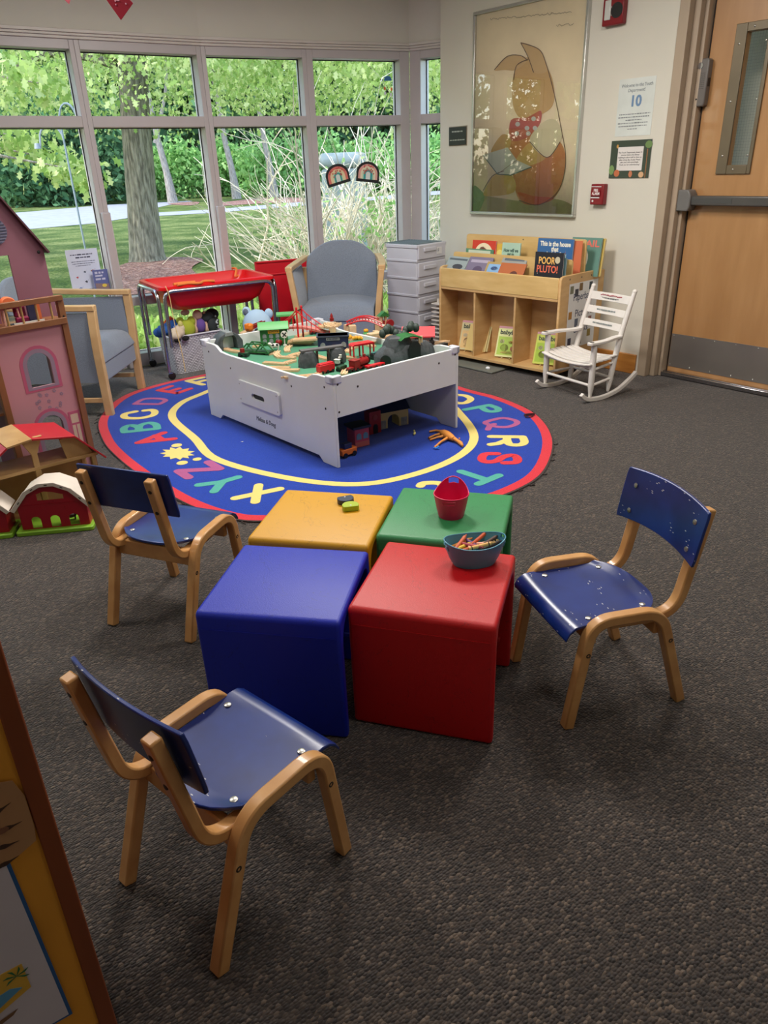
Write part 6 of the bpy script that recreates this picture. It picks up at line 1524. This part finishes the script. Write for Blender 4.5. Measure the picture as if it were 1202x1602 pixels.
art('tan_patch', [(310, 535), (370, 590), (300, 622), (255, 610)], P(200, 168, 104), 5)
art('tan_patch', [(205, 505), (240, 520), (225, 565), (165, 570)], P(200, 168, 104), 5)
art('tan_base', [(185, 650), (245, 660), (250, 720), (150, 735), (140, 715)], P(210, 182, 108), 4)
art('open_book', [(135, 580), (228, 552), (262, 600), (318, 625), (240, 656), (190, 652)], P(200, 204, 190), 8, False)
line('ink_line', [(277, 160), (345, 185), (372, 240), (402, 350), (428, 480), (445, 600), (420, 710), (345, 767), (270, 750)], 9)
line('ink_line', [(250, 300), (262, 245), (305, 222)], 9); line('ink_line', [(178, 262), (225, 212), (275, 208), (302, 226)], 9); line('ink_line', [(277, 160), (305, 215), (325, 272)], 9)
line('ink_line', [(135, 580), (190, 652), (240, 656), (318, 625)], 10, .007, P(90, 110, 110), False); line('ink_line', [(190, 652), (262, 600)], 10, .003, None, False)
line('ink_line', [(135, 715), (170, 660), (215, 640)], 9); line('ink_line', [(310, 530), (375, 590), (425, 530)], 9)
for (x0, x1, y) in ((162, 470, 72), (410, 478, 96)):
    rnd = random.Random(x0); pts_ = []
    xx = x0
    while xx < x1: pts_.append((xx, y-(xx-x0)*.09+rnd.uniform(-4, 4))); xx += 5
    line('handwriting', pts_, 5, .0018, P(90, 84, 78))
k = M(); k.add([(.02, -.026, .02), (PW-.02, -.026, .02), (PW-.02, -.026, PH-.02), (.02, -.026, PH-.02)], [(0, 1, 2, 3)]); build('glazing', k, 'pglass', pf, smooth=0)
# black room plaque
t = wt('wall_plaque', 'small black room plaque left of the framed picture', 'sign', -1.94, 1.525)
k = M(); k.bb(0, .19, -.012, 0, 0, .128); pl_ = build('plate', k, P(44, 48, 44, .4), t, bevel=.002); k = M(); k.bb(-.006, .196, -.004, 0, -.006, .134); build('backing', k, P(150, 140, 120), t)
dashes('lettering', [(.035, .155, .096), (.012, .178, .036)], .010, P(170, 175, 165), pl_, -.012, 5)
# strobe
t = wt('fire_strobe', 'dark red fire strobe light high on the wall by the door', 'alarm light', -.525, 2.145)
k = M(); k.bb(0, .15, -.045, 0, 0, .15); b_ = build('housing', k, 'alarm', t, bevel=.006)
k = M(); k.bb(.018, .062, -.052, -.044, .03, .135); build('strobe_lens', k, P(205, 205, 200, .2), t, bevel=.004)
k = M(); k.lathe([(.042, 0), (.042, .002), (.034, .002)], 20, T((.105, -.0455, .075)) @ RX(90)); build('horn_grille', k, 'gasket', t)
text('lettering', 'FIRE', .03, P(225, 220, 215), b_, T((.075, -.0462, .075)) @ RY(-90), .0003)
# welcome sign
t = wt('welcome_sign', 'white laminated welcome sign with a large number 10', 'sign', -.382, 1.520, 0); t.rotation_euler[1] = 0
k = M(); k.bb(0, .262, -.0015, 0, 0, .325); sh_ = build('sheet', k, paint('laminated_paper', (214, 218, 214), .25), t)
text('lettering', 'Welcome to the Youth\nDepartment!', .028, P(110, 120, 128), sh_, T((.132, -.002, .272)), .0003, width=.225)
text('number', '10', .085, P(110, 140, 176), sh_, T((.132, -.002, .195)), .0003, bold=.003)
dashes('lettering', [(.02, .245, .125), (.015, .24, .108), (.07, .19, .091), (.015, .24, .074), (.02, .23, .057), (.09, .16, .040)], .007, P(126, 130, 134), sh_, -.0016, 3)
# animal bordered sign
t = wt('closing_notice', 'dark green forest animal bordered notice below the welcome sign', 'sign', -.398, 1.272, .004)
k = M(); k.bb(0, .300, -.0015, 0, 0, .224); sh_ = build('sheet', k, P(54, 66, 54, .3), t); k = M(); k.bb(.055, .245, -.002, -.0015, .045, .185); build('panel', k, P(224, 218, 214, .4), sh_)
text('lettering', 'The Youth Department closes 15\nminutes before the library\nbuilding to allow staff to clean up\nafter a busy day of play. Please\nplan your visit accordingly.\nThank you for understanding!', .0125, P(50, 46, 50), sh_, T((.150, -.0024, .116)), .0003, width=.175, space=1.15)
for i, (x, z, w_, h_, c3) in enumerate(((.06, .03, .022, .022, (196, 110, 70)), (.165, .024, .014, .02, (196, 120, 84)), (.245, .02, .020, .018, (214, 170, 130)), (.018, .05, .02, .03, (120, 150, 90)), (.28, .195, .026, .022, (110, 140, 80)), (.05, .19, .008, .012, (200, 150, 80)))):
    k = M(); k.prism(ov(x, z, w_, h_, 10), .0005, T((0, -.0022, 0))); build('animal', k, P(*c3), sh_, smooth=0)
k = M(); k.bb(.272, .278, -.0022, -.0016, .0, .17); build('tree_stem', k, P(150, 100, 60), sh_)
# pull station
t = wt('fire_alarm_pull', 'red fire alarm pull station below the notices', 'fire alarm', -.505, 1.108)
k = M(); k.bb(0, .105, -.045, 0, 0, .130); b_ = build('housing', k, 'alarm', t, bevel=.006)
k = M(); k.bb(.008, .08, -.055, -.044, .055, .092); hn_ = build('pull_bar', k, 'alarm', t, bevel=.003)
text('lettering', 'FIRE\nALARM', .024, P(235, 225, 225), b_, T((.050, -.0556, .080)), .0003, space=.85, bold=.0008, width=.062)
k = M(); k.bb(.006, .085, -.047, -.045, .112, .116); k.bb(.006, .075, -.047, -.045, .042, .048); k.lathe([(.007, 0), (.007, .002)], 12, T((.022, -.045, .024)) @ RX(90)); build('white_marks', k, 'paper', b_)

# ---------------------------------------------------------------- window crafts
def winpt(i, x, z, off): a = WL[i]; d = (WL[i+1]-a).normalized(); n = Vector((-d.y, d.x, 0)); return a+d*x+n*off+Vector((0, 0, z)), math.atan2(d.y, d.x)
def onwin(i, px, py, off=.100):
    a, b, d, n = offl(WL[i], WL[i+1], off); v = _fw*F_PX+_rt*(px-601)+_up*(801-py); o = Vector((0, 0, EYE)); q = o+v*((a-o).dot(n)/v.dot(n)); return q, math.atan2(d.y, d.x)
def rainbow(px, py, rot, lab, arcs):
    q, a = onwin(5, px, py); t = thing('rainbow_craft', lab, 'paper craft', q, a, 'paper rainbows on the window'); X = RY(rot)
    w_, h_ = .105, .085
    outl = [(-w_, -.075), (w_, -.075)]+arc(0, -.0, w_, 0, 180, 16, h_)
    k = M(); k.prism(outl, .002, X); build('black_border', k, P(30, 28, 30), t, smooth=0)
    for i, (r0, c3) in enumerate(arcs):
        k = M(); k.prism([(-r0, -.052), (r0, -.052)]+arc(0, -.01, r0, 0, 180, 14, r0*.86), .001, X @ T((0, -.0012-.0006*i, 0))); build('tissue_band', k, P(*c3), t, smooth=0)
    k = M(); rnd = random.Random(px)
    for j in range(22):
        aa = R(rnd.uniform(5, 175)); r0 = rnd.choice((.078, .070, .05, .035)); x, z = r0*math.cos(aa), -.01+r0*.86*math.sin(aa); k.prism([(x-.006, z-.006), (x+.006, z-.005), (x+.005, z+.006), (x-.005, z+.005)], .0006, X @ T((0, -.0042, 0)))
    build('tissue_squares', k, P(206, 90, 84), t, smooth=0)
rainbow(528, 274, -13, 'black bordered paper rainbow on the left, tilted to the left', ((.088, (222, 120, 110)), (.066, (236, 214, 170)), (.044, (200, 224, 190)), (.034, (70, 160, 150)), (.018, (220, 225, 220))))
rainbow(576, 270, 7, 'black bordered paper rainbow on the right, more upright', ((.088, (232, 170, 160)), (.068, (236, 226, 196)), (.050, (190, 220, 190)), (.040, (60, 160, 160)), (.020, (226, 230, 226))))
q, a = onwin(5, 607, 122); t = thing('suncatcher', 'small hanging cloud and raindrop craft high in the right pane', 'ornament', q, a)
k = M(); k.prism(arc(0, -.02, .035, 0, 180, 10)+[(-.02, -.02), (.02, -.02)], .003, T((0, 0, 0))); build('cloud', k, P(60, 120, 180), t, smooth=0)
for x, z, c3 in ((-.03, -.075, (226, 110, 70)), (.03, -.08, (230, 120, 60)), (.025, -.12, (236, 236, 236)), (-.028, -.11, (220, 224, 230))): k = M(); k.prism(ov(x, z, .009, .014, 8), .003); build('drop', k, P(*c3), t, smooth=0)
k = M(); k.tube([(0, 0, .0), (0, 0, .10)], .001, 4); k.tube([(-.03, 0, -.02), (-.03, 0, -.12)], .0008, 4); k.tube([(.028, 0, -.02), (.028, 0, -.12)], .0008, 4); build('thread', k, 'gasket', t)
q, a = onwin(2, 133, 424); t = thing('window_flyer', 'white flyer with small bird pictures taped to the window', 'flyer', q, a, rx=0)
k = M(); k.bb(-.115, .115, -.001, 0, -.155, .155); sh_ = build('sheet', k, P(212, 216, 236), t)
dashes('heading', [(-.085, .075, .118), (-.05, .06, .098)], .010, P(60, 60, 90), sh_, -.001, 4)
dashes('lettering', [(-.085, .09, .070), (-.08, .08, .055), (-.06, .05, .040), (-.05, .06, -.13)], .006, P(100, 104, 130), sh_, -.001, 6)
for x, z, c3, w_ in ((.0, -.005, (80, 90, 110), .014), (.06, -.002, (150, 90, 70), .02), (-.06, -.04, (190, 70, 70), .014), (.0, -.075, (60, 60, 80), .016), (-.05, -.12, (120, 140, 190), .02)):
    k = M(); k.prism([(x-w_, z), (x, z-w_*.7), (x+w_, z+w_), (x+w_*.3, z), (x, z+w_*.5)], .0005, T((0, -.0014, 0))); build('bird', k, P(*c3), sh_, smooth=0)
q, a = onwin(2, 159, 440, .05); t = thing('window_book', 'blue and grey book standing in front of the window flyer', 'book', q, a)
k = M(); k.bb(-.055, .055, -.008, 0, -.085, .085); sh_ = build('cover', k, P(96, 104, 160), t); dashes('lettering', [(-.042, .03, .064), (-.042, .022, .042), (-.042, .03, .018)], .017, P(196, 196, 222), sh_, -.008, 8)
k = M(); k.prism([(-.05, -.08), (.05, -.08), (.05, -.02), (-.05, -.01)], .0006, T((0, -.0085, 0))); build('picture', k, P(140, 116, 120), sh_, smooth=0); k = M(); k.prism(ov(.015, -.03, .018, .012, 10), .0006, T((0, -.0092, 0))); build('sticker', k, P(226, 196, 80), sh_, smooth=0)
# hanging felt ornaments
for px, py, Y, lab, m, pts_ in ((97, -8, 3.4, 'pink felt ornament hanging at top left', P(206, 96, 112, .8), [(-.05, .12), (.06, .12), (.065, .06), (.02, -.03), (-.01, 0), (-.05, .06)]), (186, 10, 3.4, 'red felt ornament hanging from the ceiling, right of the pink one', P(156, 20, 44, .8), [(-.045, .05), (-.045, .025), (.0, -.045), (.055, .01), (.03, .04), (.02, .06), (-.04, .06)])):
    q = aty(px, py, Y); t = thing('felt_ornament', lab, 'ornament', q, R(10), 'felt ornaments hanging from the ceiling')
    k = M(); k.prism(pts_, .004); b_ = build('felt', k, m, t, bevel=.001)
    k = M(); rnd = random.Random(px)
    for j in range(7): k.ball((rnd.uniform(-.03, .03), -.003, rnd.uniform(0, .04)), (.003, .0015, .003), 6)
    build('sequin', k, P(220, 150, 170, .3), b_)
    k = M(); k.tube([(0, 0, .05), (0, 0, HC-q.z)], .0008, 4); build('thread', k, 'gasket', t)

# ---------------------------------------------------------------- dollhouse
DA = R(47); DO = Vector((-1.478, 3.573, 0)); du = Vector((math.cos(DA), math.sin(DA), 0)); dn = Vector((-math.sin(DA), math.cos(DA), 0))
dh = thing('dollhouse', 'tall pink wooden dollhouse at the left edge of the room', 'dollhouse', DO, DA)
# local x = s (negative to the left), y into the house
def dpost(x, z0, z1, y=0): k = M(); k.bb(x-.030, x, y-.006, y+.022, z0, z1); return k
build('corner_post', dpost(0, 0, .895), 'dhwood', dh, bevel=.002)
build('corner_post', dpost(-.352, 0, .80), 'dhwood', dh, bevel=.002)
def archhole(x0, x1, z0, z1): cx = (x0+x1)/2; r = (x1-x0)/2; return [(x0, z0), (x1, z0)]+arc(cx, z1-r, r, 0, 180, 12)
low = plate('lower_facade', [(-.355, .01), (-.028, .01), (-.028, .775), (-.355, .775)], [archhole(-.232, -.120, .498, .655), archhole(-.235, -.125, .02, .352)], .010, 'dhpink', dh, T((0, .010, 0)))
def ringart(nm_, x0, x1, z0, z1, g0, g1_, m, off):
    o_ = archhole(x0-g1_, x1+g1_, z0-g1_*.6, z1+g1_); i_ = archhole(x0-g0, x1+g0, z0-g0*.6, z1+g0); return plate(nm_, o_, [i_], .001, m, low, T((0, off, 0)))
for z0, z1, x0, x1 in ((.498, .655, -.232, -.120), (.03, .352, -.235, -.125)):
    ringart('arch_surround', x0, x1, z0, z1, .018, .034, 'dhrim', .0045); ringart('arch_inner', x0, x1, z0, z1, .0, .019, 'dhgrey', .0042)
k = M(); k.bb(-.092, -.036, .0035, .005, .155, .345); wn_ = build('painted_window', k, 'dhrim', low)
for b in ((-.083, -.045, .285, .33), (-.083, -.067, .17, .275), (-.061, -.045, .17, .275)): k = M(); k.bb(b[0], b[1], .003, .0036, b[2], b[3]); build('painted_pane', k, P(196, 170, 150), wn_)
rnd = random.Random(4)
k = M()
for i in range(13):
    x = rnd.choice((-.21, -.09, -.19, -.12))+rnd.uniform(-.03, .03); z = rnd.uniform(.37, .47)
    for j in range(5): a = j*1.257; k.prism(ov(x+.006*math.cos(a), z+.006*math.sin(a), .0035, .0035, 6), .0005, T((0, .0045, 0)))
build('painted_flower', k, 'dhgrey', low, smooth=0)
# side wall going back, floors, upper storey
DD = .30
for x, z1 in ((-.006, .775), (-.346, 1.08), (-.715, 1.10)):
    k = M(); k.bb(x-.005, x+.005, .02, DD, 0, z1); build('side_wall', k, 'dhmauve', dh)
for z in (.012, .40, .775): k = M(); k.bb(-.72, -.0, .018, DD, z, z+.012); build('floor_board', k, 'dhwood', dh)
k = M(); k.bb(-.76, -.355, .02, .03, 0, .16); build('left_skirt', k, 'dhmauve', dh)
# balcony rails
for z0, z1 in ((.765, .795), (.872, .897)): k = M(); k.bb(-.70, -.005, -.012, .012, z0, z1); build('balcony_rail', k, 'dhwood', dh, bevel=.002)
for i in range(10): k = M(); x = -.065-i*.068; k.tube([(x, 0, .795), (x, 0, .872)], .0055, 8); build('baluster', k, 'stablewood', dh)
k = M()
for z in (.885, .80, .783): k.lathe([(.005, 0), (.005, .001)], 8, T((-.015, -.0065, z)) @ RX(90))
build('screw', k, 'toyblack', dh)
# upper gable wall set back a little
UY = .14
U = [(-.68, .787), (.0, .787), (.0, 1.135), (-.335, 1.60), (-.68, 1.15)]
# shift so the wall, seen past the balcony, keeps its right edge and eave
up_ = plate('upper_facade', U, [[(-.165, .80), (-.165, 1.10), (-.245, 1.10), (-.245, .80)], [(-.60, .80), (-.40, .80), (-.40, 1.08), (-.60, 1.08)]], .010, 'dhmauve', dh, T((.02, UY, -.02)))
k = M(); k.prism(ov(-.205, 1.205, .058, .058, 20), .002, T((.02, UY-.006, -.02))); rw = build('round_vent', k, P(120, 118, 140), up_)
k = M()
for i in range(9): z = 1.155+i*.0125; hw = math.sqrt(max(0, .056**2-(z-1.205)**2)); k.bb(-.185-hw, -.185+hw, UY-.009, UY-.007, z-.022, z-.018)
build('vent_slat', k, P(60, 60, 84), rw)
k = M(); k.strip([(.035, 0, 1.075), (-.335+.02, 0, 1.60), (-.72, 0, 1.10)], (0, 1, 0), .30, .010); k.v = [(x, y+UY+.12, z) for x, y, z in k.v]; build('roof', k, 'dhroof', dh, bevel=.001)
k = M(); k.ball((-.005, UY-.006, 1.08), (.008, .004, .008), 8); build('screw', k, 'toyblack', up_)
k = M(); k.bb(-.42, -.20, UY+.10, UY+.11, .787, .90); build('inner_panel', k, 'dhmauve', dh); k = M(); k.bb(-.42, -.19, UY+.09, UY+.10, .93, .99); build('inner_screen', k, P(44, 44, 48), dh)
# things on the dollhouse balcony
def DP(x, y, z): return DO+du*x+dn*y+Vector((0, 0, z))
t = thing('toy_pram', 'pink and orange plastic toy pram on the dollhouse balcony', 'toy', DP(-.23, .06, .788), DA)
k = M(); k.bb(-.045, .045, -.02, .02, .072, .092); build('tray', k, P(196, 80, 100), t, bevel=.006); k = M(); k.prism(arc(0, .09, .035, 0, 180, 10), .03); build('hood', k, P(222, 110, 60), t, bevel=.004)
for x in (-.03, .03): k = M(); k.tube([(x, -.012, .075), (x*1.2, -.016, 0)], .004, 6); k.tube([(x, .012, .075), (x*1.2, .016, 0)], .004, 6); build('leg', k, P(226, 170, 150), t)
t = thing('toy_chair', 'magenta plastic toy chair on the dollhouse balcony', 'toy', DP(-.185, .05, .788), DA); k = M(); k.bb(-.028, .028, -.015, .015, 0, .03); build('seat', k, P(140, 20, 70), t, bevel=.005); k = M(); k.bb(-.028, .028, .010, .02, .03, .075); build('back', k, P(140, 20, 70), t, bevel=.005)
t = thing('toy_folder', 'navy and orange upright toy panel on the dollhouse balcony', 'toy', DP(-.12, .05, .788), DA+R(8)); k = M(); k.bb(-.035, .0, -.006, .006, 0, .105); build('panel', k, P(50, 46, 76), t); k = M(); k.bb(.002, .026, -.006, .006, 0, .085); build('flap', k, P(222, 110, 60), t)
t = thing('toy_tray', 'black and white plastic toy tray on the dollhouse balcony floor', 'toy', DP(-.16, .02, .788), DA); k = M(); k.bb(-.09, .06, -.018, .03, 0, .008); build('tray', k, P(40, 40, 60), t, bevel=.003); k = M(); k.bb(-.085, .055, -.022, -.018, .004, .014); build('rim', k, 'toywhite', t)
# ---------------------------------------------------------------- red roofed stable
SA = R(40); SO = Vector((-1.365, 3.14, 0)); st = thing('toy_stable', 'wooden toy stable with a red folding roof in front of the dollhouse', 'toy building', SO, SA)
k = M(); k.bb(-.45, .075, -.005, .18, .236, .252); build('loft_floor', k, 'stablewood', st, bevel=.002)
k = M(); k.bb(-.45, .075, -.005, .18, .0, .012); build('base_board', k, 'stablewood', st, bevel=.002)
for x in (.045, -.43):
    k = M(); k.bb(x, x+.018, 0, .018, 0, .24); k.bb(x, x+.018, .16, .178, 0, .24); build('post', k, 'stablewood', st, bevel=.002)
k = M(); k.prism([(-.205, 0), (-.180, 0), (-.180, .31), (-.145, .385), (-.24, .385), (-.205, .31)], .016, T((0, .004, 0))); build('front_post', k, 'stablewood', st, bevel=.002)
k = M(); k.prism([(-.06, .252), (.055, .252), (.03, .30), (-.01, .345), (-.075, .345)], .010, T((0, .012, 0))); build('gable_panel', k, 'stablewood', st)
k = M(); k.bb(-.45, .07, .17, .178, .012, .20); build('back_wall', k, 'stablewood', st)
def rf(name, a, b, m): k = M(); k.strip([(a[0], .11, a[1]), (b[0], .11, b[1])], (0, 1, 0), .28, .008); return build(name, k, m, st, bevel=.001)
rf('roof_panel', (-.195, .383), (-.015, .352), 'stablered'); rf('roof_panel', (-.015, .350), (.100, .222), 'stablered'); rf('roof_panel', (-.30, .372), (-.195, .385), 'stablewood'); rf('roof_panel', (-.50, .235), (-.30, .370), 'stablered')
# ---------------------------------------------------------------- plastic barns
def barn(lab, c_, rz, side=1):
    t = thing('toy_barn', lab, 'toy building', c_, rz, 'red plastic toy barns'); W_ = .275
    g = [(-W_/2, .022), (W_/2, .022), (W_/2+.004, .155), (W_*.30, .215), (W_*.10, .243), (-W_*.10, .243), (-W_*.30, .215), (-W_/2-.004, .155)]
    holes = [archhole(x-.021, x+.021, .024, .086) for x in (-.078, .0, .078)]+[[(-.055, .165), (.055, .165), (.055, .190), (.015, .205), (-.02, .212), (-.055, .20)]]
    plate('front_wall', g, holes, .006, 'barnred', t, T((0, 0, 0)), bev=.001)
    k = M()
    for x in (-W_/2, W_/2): k.bb(x-.004, x+.002, 0, .10, .022, .155)
    build('side_wall', k, 'barnred', t)
    k = M(); k.bb(-.012, .012, -.006, -.002, .150, .154); k.bb(-W_/2, W_/2, -.005, -.002, .142, .147)
    for x in (-.05, .05): k.bb(x-.002, x+.002, -.006, -.002, .118, .126)
    build('moulding', k, 'barnred', t)
    k = M(); rp = [(-W_/2-.022, .132), (-W_*.33, .222), (-W_*.11, .256), (W_*.11, .256), (W_*.33, .222), (W_/2+.022, .132)]
    k.strip([(x, .038, z) for x, z in rp], (0, 1, 0), .12, .008); k.strip([(x, -.020, z-.005) for x, z in rp], (0, 1, 0), .006, .020); rf_ = build('roof', k, 'barnwhite', t, bevel=.002)
    k = M()
    for i in range(len(rp)-1):
        a, b = Vector((rp[i][0], 0, rp[i][1])), Vector((rp[i+1][0], 0, rp[i+1][1])); m_ = (a+b)/2; an = math.atan2(b.z-a.z, b.x-a.x); k.box((m_.x, -.0235, m_.z-.006), (.012, .001, .004), ry=-an)
    build('roof_slot', k, 'toyblack', rf_)
    k = M(); k.prism(rrect(-W_/2-.028, W_/2+.018, -.03, .13, .012, 3), .022, T((0, 0, .011)) @ RX(90) @ Matrix.Diagonal((1, 1, -1, 1))); build('base', k, 'lime', t, bevel=.004, recalc=True)
    return t
b_1 = barn('red plastic toy barn with white roof, standing right of its twin', (-1.425, 2.885, 0), R(8)); b_1.scale = (1, 1, .90)
b_2 = barn('red plastic toy barn cut off by the left edge of the photo', (-1.755, 2.83, 0), R(10)); b_2.scale = (1, 1, .90)
t = thing('toy_dog', 'small grey toy animal inside the red plastic barn', 'toy animal', (-1.385, 2.955, .022), R(20)); k = M(); k.ball((0, 0, .018), (.022, .010, .011), 10); k.ball((.022, 0, .028), .009, 8)
for x in (-.014, .014):
    for y in (-.006, .006): k.tube([(x, y, .016), (x, y, 0)], .0035, 6)
build('body', k, P(120, 110, 106), t, smooth=60)

# ---------------------------------------------------------------- display board in the near left corner
OA = R(33); OB = Vector((-.42, .665, 0)); 
bd = thing('display_board', 'brown wooden display stand edge at the near left', 'display stand', OB, OA)
k = M(); k.bb(-.60, -.020, -.0, .02, .0, 1.12); build('panel', k, P(190, 128, 44), bd)
k = M(); k.bb(-.0225, .0, -.006, .35, 0, 1.12); build('edge_post', k, 'brown', bd, bevel=.002)
k = M(); k.bb(-.60, -.0225, -.004, .02, .0, .25); build('bottom_rail', k, 'brown', bd)
po = thing('yellow_poster', 'yellow paper poster with blue lined white panel on the display stand', 'poster', OB-Vector((-math.sin(OA), math.cos(OA), 0))*.001, OA)
k = M(); n = 10
vs = []; fs = []
for i in range(n+1):
    for j in range(n+1):
        x = -.50+.478*i/n; z = .294+(.62)*j/n-.02*(1-i/n)*0; b_ = .0015*math.sin(i*1.9+j*1.3)*(1 if 0 < i < n else 0)-.002; vs.append((x, b_, z))
for i in range(n):
    for j in range(n): a = i*(n+1)+j; fs.append((a, a+n+1, a+n+2, a+1))
k.add(vs, fs); ys = build('sheet', k, paint('yellow_paper', (222, 150, 44), .7, bscale=7, bstr=.5), po, smooth=60)
def bart(nm_, pts_, m, off, par=None): k = M(); k.prism(pts_, .0005, T((0, -.004-off, 0))); return build(nm_, k, m, par or ys, smooth=0)
bart('blue_border', [(-.45, .343), (-.049, .343), (-.064, .80), (-.45, .80)], P(40, 90, 150), .0)
bart('white_panel', [(-.45, .347), (-.0535, .347), (-.0685, .80), (-.45, .80)], P(206, 196, 206), .0006)
fc = bart('furry_drawing', [(-.45, .77), (-.05, .775), (-.030, .768), (-.023, .740), (-.023, .69), (-.026, .668), (-.05, .656), (-.45, .645)], P(176, 130, 90), .0014)
for i, (x, z, a) in enumerate(((-.055, .762, 8), (-.050, .735, 12), (-.046, .705, -5), (-.055, .680, -10), (-.06, .655, 4))):
    ca, sa = math.cos(R(a)), math.sin(R(a)); q = [(u*.62, v*.45) for u, v in ((-.022, -.006), (-.005, -.008), (.006, -.002), (.020, .004), (.004, .003), (-.006, .007), (-.022, .006))]
    bart('claw_mark', [(x+u*ca-v*sa, z+u*sa+v*ca) for u, v in q], P(70, 44, 32), .0021)
    if i in (1, 2): bart('claw', [(x-.010+u, z+v) for u, v in ov(0, 0, .008, .0045, 10)], P(130, 84, 62), .0027)
cd = bart('card_drawing', [(-.20, .40), (-.124, .419), (-.083, .436), (-.084, .484), (-.108, .484), (-.20, .45)], P(216, 168, 60), .0014)
bart('card_sea', [(-.20, .412), (-.13, .425), (-.092, .444), (-.105, .452), (-.13, .448), (-.2, .43)], P(90, 150, 190), .0021)
for a in (20, 70, 120, 165, 210, 330): bart('palm_leaf', [(-.0935, .468), (-.0935+.011*math.cos(R(a-14)), .468+.011*math.sin(R(a-14))), (-.0935+.016*math.cos(R(a)), .468+.016*math.sin(R(a)))], P(40, 110, 70), .0021)
bart('red_round', ov(-.150, .444, .030, .018, 14), P(196, 50, 50), .0027)
bart('brown_edge', [(-.20, .392), (-.105, .411), (-.112, .404), (-.125, .400), (-.2, .375)], P(120, 84, 56), .0021)
